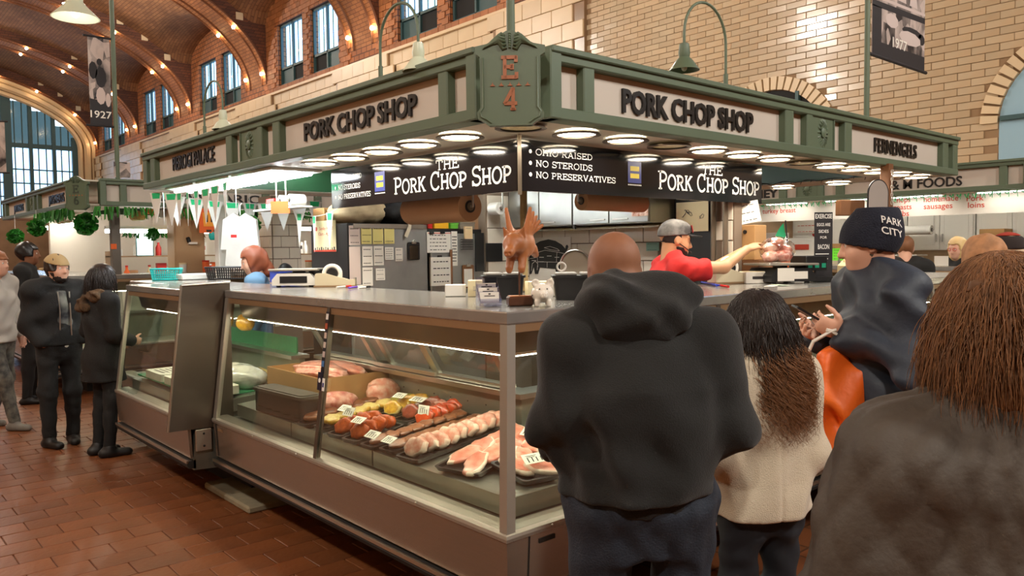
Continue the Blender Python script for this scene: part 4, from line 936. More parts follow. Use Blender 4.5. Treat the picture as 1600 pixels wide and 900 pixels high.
m = MB(); m.tube([(.66, 1.70, .80), (.69, 1.58, .80), (.70, 1.42, .815), (.69, 1.3, .80)], [.02, .03, .03, .018], 10); tag(m.build('sausage', M_rib, smooth=60), 'long pale sausage lying along the back of the deck', 'sausage')
MB().box((0, 0, 0), (.1, .1, .1)) if False else None
# contents of the two neighbouring cases
M_turf = mat('green_liner', (52, 138, 92), .7, var=.3, vscale=30)
MB().box((.22, 3.9, .73), (.7, 1.5, .012)).build('green_liner', M_turf, pc); MB().box((.60, 3.9, .92), (.012, 1.5, .36)).build('green_liner', M_turf, pc)
M_pack = mat('printed_pack', (226, 226, 206), .4, var=.3, vscale=30)
for i in range(3):
    t = thing('flat_package', ['white printed package nearest the steel end panel', 'white printed package in the middle of the green lined case', 'white printed package beside the woman in the black coat'][i], 'package', (-.0, 3.3+.46*i, .71)); M = Matrix.Translation((-.0, 3.32+.46*i, .735))
    MB().prism(rrect(.13, .21, .03), .06, M).build('wrapper', M_pack, t, smooth=35); m = MB()
    for q in range(5): m.box((-.08+.04*q, 0, .062), (.012, .26-.03*(q % 3), .001), M=M)
    m.build('print_lines', M_ink, t)
lump('plastic_bag_of_food', 'shiny clear bag on the green liner behind the white packages', 'bag', (.26, 3.42, .74), (.16, .26, .09), mat('shiny_bag', (222, 220, 206), .15, var=.6, vscale=14, rgb2=(150, 150, 140), coat=.8), 5, 28, 16, .5)
lump('bread_loaf', 'long yellow loaf bag lying above the shiny bag', 'bread', (.42, 3.5, .76), (.08, .3, .05), M_pale, 6)
for i, y in enumerate((3.4, 3.8, 4.2)): lump('dried_bunch', ['yellow bunch hanging near the end panel', 'yellow bunch hanging mid case', 'yellow green bunch hanging at the far pane'][i], 'food', (.3, y, 1.16), (.06, .10, .07), M_yel2, 20+i)
for i in range(7):
    x = 3.2+i*.36; lump('red_roast', '%s red roast from the left in the right neighbour case' % ORD[i], 'meat', (x, .28, .72), (.14, .16, .06), M_red, 30+i, 18, 10)
for i in range(3):
    M = frame((3.35+.5*i, .14, .80), (1, 0, 0), (0, .5, .86)); t = thing('price_card', '%s yellowish card from the left in the right neighbour case' % ORD[i], 'card', M.translation, rot=M.to_3x3())
    MB().box((0, 0, 0), (.13, .16, .003)).build('card', M_pale if False else mat('cream_card', (214, 208, 164), .6), t, world=False)
    m = MB(); [m.box((0, .05-.03*q, .002), (.09-.02*(q % 2), .01, .001)) for q in range(4)]; m.build('ink_marks', M_ink, t, world=False)
# ================================================================== INSIDE THE CORNER STALL
M_wtile = mat('white_wall_tile', (226, 216, 198), .25, rand=.05, coat=.3); M_wgrout = mat('tile_grout', (120, 104, 88), .9)
M_fridge = mat('fridge_steel', (170, 172, 170), .38, metal=.75, var=.25, vscale=5, bump=.03)
M_fblack = mat('fridge_black', (26, 26, 27), .35); M_cab = mat('cabinet_steel', (166, 166, 160), .3, metal=.9, var=.2, vscale=4)
M_note_w = mat('note_white', (232, 226, 214), .8); M_note_y = mat('note_yellow', (220, 206, 130), .8); M_note_p = mat('note_rose', (214, 196, 186), .8); M_cream = mat('cream_sheet', (236, 222, 178), .7)
M_redink = mat('red_ink', (196, 66, 44), .6); M_kraft = mat('kraft_roll', (170, 128, 92), .75, var=.1); M_beige = mat('beige_plastic', (206, 194, 164), .4)
M_teal2 = mat('teal_plastic', (40, 186, 182), .35); M_orange2 = mat('orange_paper', (240, 110, 50), .7); M_redp = mat('red_plastic', (196, 40, 34), .4)
M_bl2 = mat('blue_plastic', (52, 76, 190), .4); M_tan = mat('tan_cloth', (198, 176, 138), .85, var=.4, vscale=7, bump=.5, bscale=12); M_blkcloth = mat('black_cloth', (22, 22, 25), .8, bump=.4, bscale=20)
FX = lambda o: frame(o, (0, -1, 0), (0, 0, 1)); FY = lambda o: frame(o, (1, 0, 0), (0, 0, 1))
def tiles(parent, Mx, u0, u1, v0, v1, skip=lambda u, v: False, tw=.30, th=.15, nm='wall_tile', mt=M_wtile):
    me = MB().box((0, 0, 0), (tw-.008, th-.008, .012), ch=.003).mesh('wall_tile', 30)
    r0 = ROOT[parent.name].inverted(); j = 0; v = v0
    while v+th <= v1+.01:
        u = u0-(tw/2 if j % 2 else 0)
        while u < u1:
            if u+tw > u0+.02 and not skip(u+tw/2, v+th/2):
                a, b = max(u, u0), min(u+tw, u1); M = Mx @ Matrix.Translation(((a+b)/2, v+th/2, .002+random.uniform(0, .001))) @ Matrix.Diagonal(((b-a)/tw, 1, 1, 1)); link(nm, me, mt, parent, r0 @ M)
            u += tw
        v += th; j += 1
XB = 2.95
wb = MB().box((XB+.05, 1.94, 1.19), (.1, 2.22, 2.38)).build('wall_back', M_wgrout, kind='structure')
door_y = (1.06, 1.40)
tiles(wb, FX((XB, 0, 0)), -3.03, -.84, 1.35, 2.38, lambda u, v: 1.0 < -u < 1.42)
wsd = MB().box((2.70, 3.10, 1.19), (.60, .1, 2.38)).build('wall_side', M_wgrout, kind='structure'); tiles(wsd, FY((0, 3.05, 0)), 2.42, 2.94, 1.2, 2.38)
MB().box((XB-.004, (door_y[0]+door_y[1])/2-.03, 1.2), (.02, .36, 2.36)).build('door_1', M_fblack, kind='structure')
for y in (.985, .88): m = MB(); m.cyl((XB-.04, y, .1), (XB-.04, y, 2.37), .02, n=10); tag(m.build('wall_pipe', M_ring, smooth=60), 'grey vertical pipe on the tiles %s the dark doorway' % ('right beside' if y > .9 else 'a hand right of'), 'pipe')
tag(MB().box((1.9, 2.0, .06), (1.9, 1.95, .12)).build('standing_platform', M_wood), 'low wooden platform behind the corner counter', 'platform')
t = thing('fluorescent_fitting', 'long ceiling fitting over the work space of the corner stall', 'light', (1.9, 2.0, 2.64)); MB().box((1.9, 2.0, 2.675), (.3, 1.5, .02)).build('tray', M_wht, t); m = MB()  # unseen fitting added to brighten the stall interior
for dx in (-.08, .08): m.cyl((1.9+dx, 1.3, 2.645), (1.9+dx, 2.7, 2.645), .016, n=10)
m.build('tube', mat('work_tube', (250, 250, 244), .5, emit=30.), t, smooth=60)
# wall cabinets of steel
for i, (y0, y1, nm) in enumerate(((2.17, 2.98, 'steel wall cabinet nearest the fridge corner'), (1.36, 2.165, 'steel wall cabinet with a small photo on its door'))):
    t = thing('wall_cabinet', nm, 'cabinet', (2.78, (y0+y1)/2, 1.95)); MB().box((2.79, (y0+y1)/2, 2.16), (.31, y1-y0-.005, .42)).build('cabinet_body', M_cab, t)
    for k in range(2):
        a, b = y0+(y1-y0)*k/2, y0+(y1-y0)*(k+1)/2; d = MB().box((2.625, (a+b)/2, 2.16), (.018, b-a-.01, .41), ch=.003).build('door', M_cab, t)
        m = MB(); m.box((2.612, (a+b)/2+(.08 if k == 0 else -.08), 1.985), (.012, .16, .012), ch=.002); m.build('handle', M_alu, d)
    m = MB(); m.box((2.628, y1-.01, 2.12), (.02, .022, .4)); m.build('hinge_strip', M_kick, t)
MB().box((2.86, 2.2, 1.925), (.14, 1.6, .012)).build('shelf_rail', M_alu, wb)
def note(M, w_, h_, mt, label, cat='note', marks=0, mk=M_ink, group=None, th=.002, seed=0, nm='paper_note'):
    t = thing(nm, label, cat, M.translation, rot=M.to_3x3(), group=group); MB().box((0, 0, th/2), (w_, h_, th)).build('sheet', mt, t, world=False); r = random.Random(seed)
    if marks:
        m = MB()
        for q in range(marks):
            y = h_*.34-h_*.7*q/max(1, marks-1 or 1)
            x = -w_*.38
            while x < w_*.3: l = r.uniform(.05, .16)*w_; m.box((x+l/2, y, th+.0004), (l, min(h_*.035, h_*.3/marks), .0006)); x += l+w_*.04
        m.build('ink_marks', mk, t, world=False, kind='stuff')
    return t
def pnote(rc_, Y, mt, label, **k):
    a = ony(rc_[0], rc_[1], Y); b = ony(rc_[2], rc_[3], Y); return note(FY(((a[0]+b[0])/2, Y, (a[2]+b[2])/2)), abs(b[0]-a[0]), abs(a[2]-b[2]), mt, label, **k)
def xnote(rc_, X, mt, label, **k):
    a = onx(rc_[0], rc_[1], X); b = onx(rc_[2], rc_[3], X); return note(FX((X, (a[1]+b[1])/2, (a[2]+b[2])/2)), abs(b[1]-a[1]), abs(a[2]-b[2]), mt, label, **k)
# ---- two refrigerators
t = thing('refrigerator', 'steel refrigerator with black side covered in notes', 'refrigerator', (1.4, 3.4, .0))
MB().box((1.40, 3.42, 1.05), (.735, .62, 1.86), ch=.006).build('body', M_fblack, t); MB().box((1.40, 3.075, 1.05), (.725, .05, 1.82), ch=.008).build('door', M_fridge, t); MB().box((1.40, 3.42, .06), (.6, .5, .12)).build('base', M_kick, t)
MB().box((1.40, 3.045, 1.955), (.70, .012, .035)).build('top_strip', M_alu, t)
t = thing('refrigerator', 'second refrigerator with calendar and clipped sheets, right of the first', 'refrigerator', (2.1, 3.4, 0))
MB().box((2.095, 3.42, 1.03), (.62, .62, 1.82), ch=.006).build('body', M_fblack, t); MB().box((2.09, 3.075, 1.02), (.59, .05, 1.76), ch=.008).build('door', M_fridge, t); MB().box((2.095, 3.42, .06), (.55, .5, .12)).build('base', M_kick, t)
Yn = 3.046; z4 = lambda a, b, c, d: (440+a/5.293, 300+b/5.293, 440+c/5.293, 300+d/5.293)
for i, (q, mt, mk, lb) in enumerate(((z4(555, 278, 650, 440), M_note_p, 3, 'pale sheet left of the three yellow notes'), (z4(655, 278, 745, 430), M_note_y, 3, 'first of three yellow notes on the fridge door'), (z4(750, 278, 840, 430), M_note_y, 2, 'middle yellow note on the fridge door'), (z4(846, 278, 932, 428), M_note_y, 2, 'third yellow note on the fridge door'),
      (z4(558, 452, 655, 765), M_note_p, 0, 'tall rose tinted sheet at the left edge of the fridge door'), (z4(665, 450, 755, 610), M_note_w, 3, 'white note under the first yellow one'), (z4(760, 447, 845, 605), M_note_w, 3, 'white note under the middle yellow one'), (z4(852, 457, 926, 560), M_note_w, 5, 'small note with dense writing under the third yellow one'),
      (z4(938, 462, 1002, 572), M_note_w, 3, 'small slanting note next to the densely written one'), (z4(667, 625, 755, 775), M_note_w, 2, 'lowest white note on the fridge door'), (z4(778, 632, 855, 728), M_note_w, 3, 'curled small note low on the fridge door'))):
    pnote(q, Yn, mt, lb, marks=mk, seed=i)
def clipboard(q, label, board, paper):
    a = ony(q[0], q[1], Yn); b = ony(q[2], q[3], Yn); M = FY(((a[0]+b[0])/2, Yn-.002, (a[2]+b[2])/2)); w_, h_ = b[0]-a[0], a[2]-b[2]; t = thing('clipboard', label, 'clipboard', M.translation, rot=M.to_3x3())
    MB().prism(rrect(w_/2, h_/2, .012), .005).build('board', board, t, smooth=30, world=False); MB().box((0, -.012, .006), (w_*.72, h_*.78, .002)).build('sheet', paper, t, world=False)
    m = MB(); m.box((0, h_/2-.004, .009), (w_*.36, .022, .012), ch=.003); m.tube([(-.015, h_/2+.008, .01), (0, h_/2+.02, .01), (.015, h_/2+.008, .01)], .003, 5); m.build('clip', M_alu, t, world=False)
clipboard(z4(1040, 415, 1140, 562), 'black framed clipboard with mirror like sheet on the fridge', M_fblack, mat('mirror_sheet', (170, 160, 150), .1, metal=1.))
pnote(z4(1200, 330, 1398, 500), Yn, M_note_w, 'month calendar with red rule on the second fridge', marks=5, seed=31, nm='wall_calendar')
a = ony(*z4(1210, 332, 0, 0)[:2], Yn); b = ony(*z4(1395, 352, 0, 0)[:2], Yn); m = MB(); m.box(((a[0]+b[0])/2, Yn-.003, a[2]-.008), (b[0]-a[0], .002, .006))
tag(m.build('calendar_rule', M_redink), 'red heading strip of the month calendar', 'note')
pnote(z4(1402, 325, 1455, 610), Yn, M_note_w, 'narrow white list beside the calendar', marks=9, seed=32)
pnote(z4(1222, 540, 1392, 770), Yn-.006, M_note_w, 'thick bundle of white sheets under the calendar', marks=4, seed=33, th=.02)
for i, q in enumerate((z4(1225, 318, 1262, 345), z4(1315, 318, 1352, 345), z4(1290, 525, 1330, 555))):
    a = ony(q[0], q[1], Yn-.012); b = ony(q[2], q[3], Yn-.012); m = MB(); m.prism([(0, 0), (b[0]-a[0], 0), (b[0]-a[0]-.006, a[2]-b[2]), (.006, a[2]-b[2])], .012, FY((a[0], Yn-.002, b[2])))
    tag(m.build('binder_clip', M_fblack), ['left binder clip on the calendar', 'right binder clip on the calendar', 'binder clip on the sheet bundle'][i], 'clip')
clipboard(z4(1490, 605, 1588, 790), 'brown clipboard with green and white slips at the right fridge edge', M_wood, M_note_w)
q = z4(1505, 285, 1568, 388); pnote(q, Yn-.004, mat('pale_wood', (222, 194, 150), .6), 'small pale wood block above the wire rack', th=.02, marks=1, seed=5, nm='wood_block')
a = ony(*z4(1500, 392, 0, 0)[:2], Yn-.03); b = ony(*z4(1582, 475, 0, 0)[:2], Yn-.03); m = MB()
for i in range(8): x = a[0]+(b[0]-a[0])*i/7; m.cyl((x, Yn-.03, b[2]), (x, Yn-.03, a[2]), .002, n=5)
for i in range(5): z = b[2]+(a[2]-b[2])*i/4; m.box(((a[0]+b[0])/2, Yn-.03, z), (b[0]-a[0], .004, .004)); m.box((a[0], Yn-.015, z), (.004, .034, .004)); m.box((b[0], Yn-.015, z), (.004, .034, .004))
tag(m.build('wire_rack', M_fblack), 'small black wire rack on the second fridge', 'rack')
a = ony(748, 364, Yn); b = ony(748, 424, Yn); tag(MB().box((a[0], Yn-.008, (a[2]+b[2])/2), (.09, .016, a[2]-b[2])).build('message_board', M_fblack), 'tall black strip at the right edge of the second fridge', 'board')  # plain black panel along the fridge edge
a = ony(696, 390, Yn-.02); b = ony(696, 446, Yn-.02); m = MB(); m.cyl((a[0]+.06, Yn-.02, b[2]-.02), (a[0]+.06, Yn-.02, a[2]), .013, n=10); tag(m.build('wooden_stick', M_wood, smooth=60), 'slim wooden stick hanging on the second fridge', 'stick')
pnote((759, 380, 785, 408), 3.034, M_fblack, 'black square plate on the tiled wall by the carved pig', nm='black_plate')
# poster on the fridge side
P0 = onx(490, 346, 1.03); P1 = onx(526, 393, 1.03); t = note(FX((1.028, (P0[1]+P1[1])/2, (P0[2]+P1[2])/2)), P0[1]-P1[1], P0[2]-P1[2], M_cream, 'cream opening hours poster with red writing on the black fridge side', cat='poster', nm='hours_poster')
w_, h_ = P0[1]-P1[1], P0[2]-P1[2]; m = MB(); T = lambda x, y: Matrix.Translation((x, y, .0025)); text_on(m, 'Sunday Hours!', T(.03, h_*.2), w_*.6, .026, .004); text_on(m, '10am - 4pm', T(.0, h_*.02), w_*.55, .028, .004)
m.lathe([(.001, 0), (.018, 0), (.018, .0006), (.001, .0006)], 12, T(-w_*.36, h_*.24)); m.box((0, -h_*.47, .0025), (w_, h_*.06, .001)); m.build('red_lettering', M_redink, t, world=False, kind='stuff')
m = MB(); [m.box((-w_*.42+q*w_*.094, -h_*.41, .0025), (.012 if q % 3 else .02, .02+.012*(q % 2), .001)) for q in range(10)]; m.build('skyline_print', M_ink, t, world=False, kind='stuff')
# things stored on top of the fridges
lump('cloth_sack', 'slumped tan cloth sack on the fridge under the black sign', 'bag', (1.25, 3.35, 1.975), (.26, .2, .12), M_tan, 41, 26, 16, .25)
lump('cloth_sack', 'second tan sack behind the strap on the fridge', 'bag', (1.70, 3.5, 1.975), (.2, .18, .12), M_tan, 44, 24, 14, .25)
lump('black_bag', 'black crumpled bag between the sacks on the fridge', 'bag', (1.60, 3.28, 1.975), (.18, .16, .11), M_blkcloth, 42, 26, 16, .45)
t = thing('cardboard_box', 'small brown carton on the left end of the fridge', 'box', (1.16, 3.6, 1.975)); MB().box((1.13, 3.62, 2.05), (.16, .2, .14), ch=.004).build('carton', M_cardboard, t); MB().box((1.13, 3.62, 2.121), (.163, .05, .002)).build('tape', M_beige, t)
m = MB(); a = onx(634, 320, 1.85); pts = [ony(x, y, 3.03) for x, y in ((640, 312), (641, 335), (640, 355), (634, 370))]; 
for i in range(3): m.bar(pts[i], pts[i+1], .035, .002, up=(0, -1, 0))
tag(m.build('hanging_strap', mat('pale_strap', (206, 194, 170), .6)), 'pale strap hanging over the fridge door', 'strap')
for i, (x, w_, h_, mt, lb) in enumerate(((1.86, .05, .05, M_redp, 'red small pack on the second fridge'), (1.98, .16, .075, mat('yellow_tub', (236, 178, 40), .4), 'yellow tub on the second fridge'), (2.12, .09, .05, mat('green_tub', (90, 160, 50), .4), 'green tub on the second fridge'), (2.27, .17, .06, mat('grey_towel', (120, 108, 94), .9), 'folded grey towel on the second fridge'))):
    t = thing('storage_tub', lb, 'tub', (x, 3.2, 1.945)); MB().prism(rrect(w_/2, .06, .012), h_*.75, Matrix.Translation((x, 3.2, 1.945))).build('tub', mt, t, smooth=35); MB().prism(rrect(w_/2+.004, .064, .012), h_*.25, Matrix.Translation((x, 3.2, 1.946+h_*.75))).build('lid', mt, t, smooth=35)
# kraft paper rolls under the signs
def roll(a, b, r, label, mt=M_kraft, core=M_fblack):
    t = thing('paper_roll', label, 'paper roll', (Vector(a)+Vector(b))/2-Vector((0, 0, r))); m = MB(); m.cyl(a, b, r, n=36); m.build('paper', mt, t, smooth=40); d = (Vector(a)-Vector(b)).normalized(); a_ = Vector(a)
    m = MB(); m.cyl(a_-d*.01, a_+d*.004, r*.42, n=24); m.build('core', core, t, smooth=40); m = MB(); m.cyl(a_, a_+d*.008, r*.27, n=20); m.build('core_plug', M_ring, t, smooth=40)
    m = MB(); q = a_+d*.03; m.bar(q, q+Vector((0, 0, .24)), .014, .006, up=d); m.cyl(q-d*.03, q, .008, n=8); m.build('hanger', M_alu, t); return t
roll((1.0, 1.50, 2.03), (1.0, 2.16, 2.03), .095, 'large brown kraft paper roll hung under the left black sign')
roll((1.5, 1.0, 2.055), (2.1, 1.0, 2.055), .06, 'slimmer brown paper roll hung under the right black sign')
roll((2.42, 2.86, 2.12), (2.42, 2.98, 2.12), .055, 'white paper towel roll on the tiled wall above the pig', M_wht, M_note_w)
# notices on the back wall
xnote((1013, 312, 1049, 350), XB-.02, mat('yellow_board', (204, 184, 128), .5, var=.2), 'yellowish board right of the steel cabinets', th=.02, nm='wall_board')
xnote((1057, 317, 1107, 361), XB-.03, M_cream, 'large cream sheet with scribbled writing over the dark doorway', marks=0, nm='paper_sheet', th=.004)
a = onx(1082, 340, XB-.035); m = MB(); r = random.Random(5)
for q in range(5):
    y, z = a[1]+r.uniform(-.09, .09), a[2]+r.uniform(-.03, .05); m.tube([(XB-.035, y+.02*math.cos(k*1.1), z+.018*math.sin(k*1.3+q)) for k in range(7)], .0022, 4)
tag(m.build('scribbled_line', M_ink), 'scribbled pen lines on the large cream sheet', 'writing')
xnote((1010, 379, 1030, 392), XB-.012, mat('aqua_sheet', (150, 196, 182), .7), 'small aqua sheet on the tiles left of the server', marks=2)
xnote((987, 317, 1013, 337), 2.60, mat('photo_card', (150, 84, 50), .4, var=.9, vscale=24, rgb2=(226, 206, 190)), 'small colour photo stuck on a cabinet door', nm='photo_card')
# black pig chart with the cuts marked in white
xnote((822, 372, 893, 448), XB-.012, M_note_w, 'white board behind the black pig cuts chart', nm='chart_board', th=.004)
def chart():
    U = lambda x, y: onx(660+x/5, 300+y/5, XB-.018); t = thing('pig_cuts_chart', 'black pig silhouette chart with white lines for the cuts', 'chart', U(980, 640)); Mx = FX((XB-.018, 0, 0)); q = lambda x, y: (-U(x, y)[1], U(x, y)[2])
    out = [(826, 640), (828, 540), (842, 470), (870, 415), (920, 385), (985, 370), (1040, 382), (1090, 412), (1118, 445), (1122, 420), (1132, 412), (1140, 425), (1132, 452), (1118, 470), (1112, 520), (1085, 560), (1072, 645), (1048, 645), (1040, 600), (920, 590), (905, 640), (882, 640), (872, 585), (852, 640)]
    MB().prism([q(*p) for p in out][::-1], .004, Mx).build('silhouette', M_fblack, t); m = MB()
    for L in (((885, 400), (900, 480), (905, 585)), ((895, 475), (960, 455), (1060, 470), (1110, 480)), ((905, 545), (1065, 548)), ((978, 548), (978, 590)), ((1055, 470), (1050, 548)), ((955, 435), (1000, 425), (1060, 445), (1075, 460), (1000, 450), (955, 435)), ((845, 520), (895, 512)), ((855, 615), (862, 560), (885, 540), (905, 560), (900, 610))):
        for a, b in zip(L[:-1], L[1:]): m.bar(U(*a)-np.array((.006, 0, 0)), U(*b)-np.array((.006, 0, 0)), .004, .001, up=(-1, 0, 0))
    for i in range(6): c = U(875+60*(i % 4), 500+35*(i//4)+10*(i % 2)); m.box((XB-.0245, c[1], c[2]), (.001, .06, .005))
    m.build('cut_lines', M_slet, t)
chart()
P = dep(897, 432, 5.6); t = thing('slicer_guard', 'curved steel slicer guard in front of the pig cuts chart', 'slicer', P); Mx = frame(P, _r, (0, 0, 1)); k = [(.10*math.cos(math.pi*i/14), .09+.095*math.sin(math.pi*i/14)) for i in range(15)]
MB().prism([(.10, -.25)]+k+[(-.10, -.25)], .09, Mx).build('housing', M_stain, t, smooth=35); m = MB(); m.tube([Mx @ Vector((x, y, .095)) for x, y in k], .009, 6); m.build('rim', M_alu, t, smooth=60)
P = dep(877, 424, 5.3); m = MB(); Mx = frame(P, _r, (0, 0, 1)); m.tube([Mx @ Vector((.028*math.cos(a), .03+.028*math.sin(a), 0)) for a in np.linspace(0, 6.283, 19)[:-1]], .008, 6, closed=True); m.tube([Mx @ Vector((0, 0, 0)), Mx @ Vector((-.008, -.16, 0))], .009, 6); tag(m.build('white_hook', M_wht, smooth=60), 'white ring shaped tool handle left of the steel slicer guard', 'tool')
# ================================================================== ON THE CORNER COUNTER
Zc = HC+.0015
def tote(x, y, w_, d_, h_, rz, label):
    M = Matrix.Translation((x, y, Zc)) @ Matrix.Rotation(rz, 4, 'Z'); t = thing('black_tote', label, 'bin', (x, y, Zc), rz); m = MB(); o = rrect(w_/2*.9, d_/2*.9, .02); o2 = rrect(w_/2, d_/2, .025); k = len(o)
    m.add([(p[0], p[1], 0) for p in o]+[(p[0], p[1], h_) for p in o2], [tuple(range(k))[::-1], tuple(range(k, 2*k))]+[(i, (i+1) % k, k+(i+1) % k, k+i) for i in range(k)], 0, M); m.build('tub', M_black, t, smooth=35)
    MB().prism(rrect(w_/2+.008, d_/2+.008, .025), .012, M @ Matrix.Translation((0, 0, h_))).build('rim', M_black, t, smooth=35); m = MB()
    for sx in (-1, 1): m.box((sx*w_*.25, 0, h_+.02), (w_*.42, d_*.9, .014), M=M, ch=.004)
    m.build('lid_flap', mat('grey_flap', (150, 148, 142), .4), t)
tote(.58, .70, .21, .17, .11, R(-34), 'black tote with grey lid flaps left of the carved pig')
tote(.80, .36, .26, .18, .11, R(-42), 'black tote with grey lid flaps behind the piggy bank')
a = ony(679+20, 470, .9); P = onz(712, 463, Zc); M = Matrix.Translation((P[0], P[1], Zc)) @ Matrix.Rotation(R(-38), 4, 'Z')
t = thing('white_box', 'small white box on the counter below the second fridge', 'box', P, R(-38)); MB().box((0, 0, .034), (.115, .06, .066), M=M, ch=.003).build('carton', M_wht, t); MB().box((-.058, 0, .036), (.002, .02, .03), M=M).build('end_label', M_note_p, t)
for i, (x, y, w_, h_) in enumerate(((.62, .95, .12, .09), (.74, .86, .12, .11), (.86, .72, .14, .08), (.93, .60, .13, .10), (1.02, .48, .14, .09), (1.14, .36, .12, .10))):
    Mx = Matrix.Translation((x, y, Zc)) @ Matrix.Rotation(R(-42+6*(i % 3)), 4, 'Z'); lb = '%s white carton from the left in the row behind the totes' % ORD[i]
    t = thing('white_carton', lb, 'box', (x, y, Zc), R(-42+6*(i % 3))); MB().box((0, 0, h_/2), (w_, .09, h_), M=Mx, ch=.003).build('carton', M_note_w if i % 2 else M_cream, t); MB().box((0, -.046, h_*.5), (w_*.5, .001, h_*.3), M=Mx).build('label', M_beige, t); MB().box((0, 0, h_+.001), (w_*.98, .03, .002), M=Mx).build('tape', M_note_p, t)
# clear tiered card holder
P = onz(764, 478, Zc); Mc = Matrix.Translation((P[0], P[1], Zc)) @ Matrix.Rotation(R(-28), 4, 'Z'); t = thing('card_holder', 'clear tiered holder of business cards left of the wooden base', 'card holder', P, R(-28)); M_acr = glass_mat('acrylic', (240, 240, 250), .5, .04, .12)
m = MB()
for i in range(4): m.box((0, -.035+.03*i, .018+.022*i), (.10, .003, .034+.02*i), M=Mc); m.box((0, -.02+.03*i, .004+.022*i), (.10, .03, .003), M=Mc)
for sx in (-1, 1): m.prism([(-.036, 0), (.06, 0), (.06, .11), (-.036, .03)], .003, Mc @ frame((sx*.05, 0, 0), (0, 1, 0), (0, 0, 1)))
m.build('holder', M_acr, t)
for i in range(3):
    tc_ = thing('business_cards', 'stack of white business cards in the %s tier of the clear holder' % ('front', 'middle', 'rear')[i], 'cards', Mc @ Vector((0, -.02+.03*i, .012+.022*i)), R(-28)); MB().box((0, -.018+.03*i, .036+.024*i), (.088, .012, .05), M=Mc @ Matrix.Rotation(R(-8), 4, 'X')).build('card_stack', M_note_w, tc_)
    m = MB(); m.box((0, -.0245+.03*i, .044+.024*i), (.05, .001, .004), M=Mc @ Matrix.Rotation(R(-8), 4, 'X')); m.box((0, -.0245+.03*i, .053+.024*i), (.01, .001, .006), M=Mc @ Matrix.Rotation(R(-8), 4, 'X')); m.build('print', M_ink, tc_)
# tape dispensers
def dispenser(P, rz, label, s_=1., rollc=M_note_w):
    M = Matrix.Translation((P[0], P[1], Zc)) @ Matrix.Rotation(rz, 4, 'Z') @ Matrix.Diagonal((s_, s_, s_, 1)); t = thing('tape_dispenser', label, 'tape dispenser', (P[0], P[1], Zc), rz)
    MB().prism([(-.14, .012), (.15, .012), (.15, .055), (.10, .05), (.02, .075), (-.06, .10), (-.13, .10), (-.14, .09)], .09, M @ frame((0, .045, 0), (1, 0, 0), (0, 0, 1))).build('body', M_beige, t); MB().box((0, 0, .006), (.30, .095, .012), M=M).build('foot', M_brass, t)
    m = MB(); m.tube([M @ Vector((-.02+.058*math.cos(a), 0, .095+.058*math.sin(a))) for a in np.linspace(0, 6.2832, 25)[:-1]], .018, 8, closed=True); m.build('tape_roll', rollc, t, smooth=60)
    m = MB(); m.cyl(M @ Vector((-.02, -.03, .095)), M @ Vector((-.02, .03, .095)), .04, n=18); m.build('hub', M_fblack, t, smooth=50); MB().box((.145, 0, .06), (.012, .07, .012), M=M).build('cutter', M_alu, t)
P = onz(524, 448, Zc); dispenser((P[0], P[1]), R(-38), 'beige tape dispenser with a white roll on the left counter'); 
P = onz(1133, 444, Zc); dispenser((P[0]+.1, P[1]+.02), R(-20), 'long beige tape dispenser on the right counter by the server', 1.15)
def pen(a, b, c1, label):
    m = MB(); a, b = Vector(a), Vector(b); d = b-a; t = thing('marker_pen', label, 'pen', a); m.cyl(a, a+d*.6, .007, n=8); m.build('barrel', c1[0], t, smooth=60); m = MB(); m.cyl(a+d*.6, b, .0085, n=8); m.build('cap', c1[1], t, smooth=60)
for i, (x0, y0, x1, y1, c, lb) in enumerate(((526, 449, 548, 447, (M_note_w, M_redp), 'white pen with a red cap by the left tape dispenser'), (545, 450, 566, 447, (mat('violet_plastic', (120, 80, 200), .4), M_note_w), 'violet pen beside the left tape dispenser'), (560, 450, 578, 448, (M_note_w, M_fblack), 'white pen with a black cap at the end of the pen row'),
        (1096, 441, 1120, 446, (M_bl2, M_bl2), 'blue marker lying on the right counter'), (1110, 444, 1138, 448, (M_bl2, M_redp), 'blue marker with a red cap on the right counter'))):
    a, b = onz(x0, y0, Zc+.009), onz(x1, y1, Zc+.009); pen(a, b, c, lb)
# scales
def scale(x, y, rz, body, label, dark=False, s_=1.):
    M = Matrix.Translation((x, y, Zc)) @ Matrix.Rotation(rz, 4, 'Z') @ Matrix.Diagonal((s_, s_, s_, 1)); t = thing('counter_scale', label, 'scale', (x, y, Zc), rz)
    MB().prism([(-.16, .012), (.16, .012), (.16, .055), (.12, .10), (-.12, .10), (-.16, .055)], .34, M @ frame((0, .17, 0), (1, 0, 0), (0, 0, 1))).build('body', body, t)
    MB().box((0, 0, .126), (.36, .36, .014), M=M, ch=.004).build('platter', M_stain, t); m = MB()
    for sx in (-1, 1):
        for sy in (-1, 1): m = MB(); m.cyl(M @ Vector((sx*.12, sy*.13, 0)), M @ Vector((sx*.12, sy*.13, .014)), .018, n=8); m.build('foot', M_fblack, t)
    m = MB(); m.cyl(M @ Vector((0, 0, .1)), M @ Vector((0, 0, .12)), .05, n=12); m.build('platter_post', M_fblack, t)
    MB().box((0, -.172, .055), (.2, .004, .05), M=M).build('display', M_fblack if not dark else M_note_w, t); return M, t
P = onz(462, 447, Zc); M_, t_ = scale(P[0]+.02, P[1]-.02, R(-40), M_wht, 'white and steel counter scale at the left end of the corner counter')
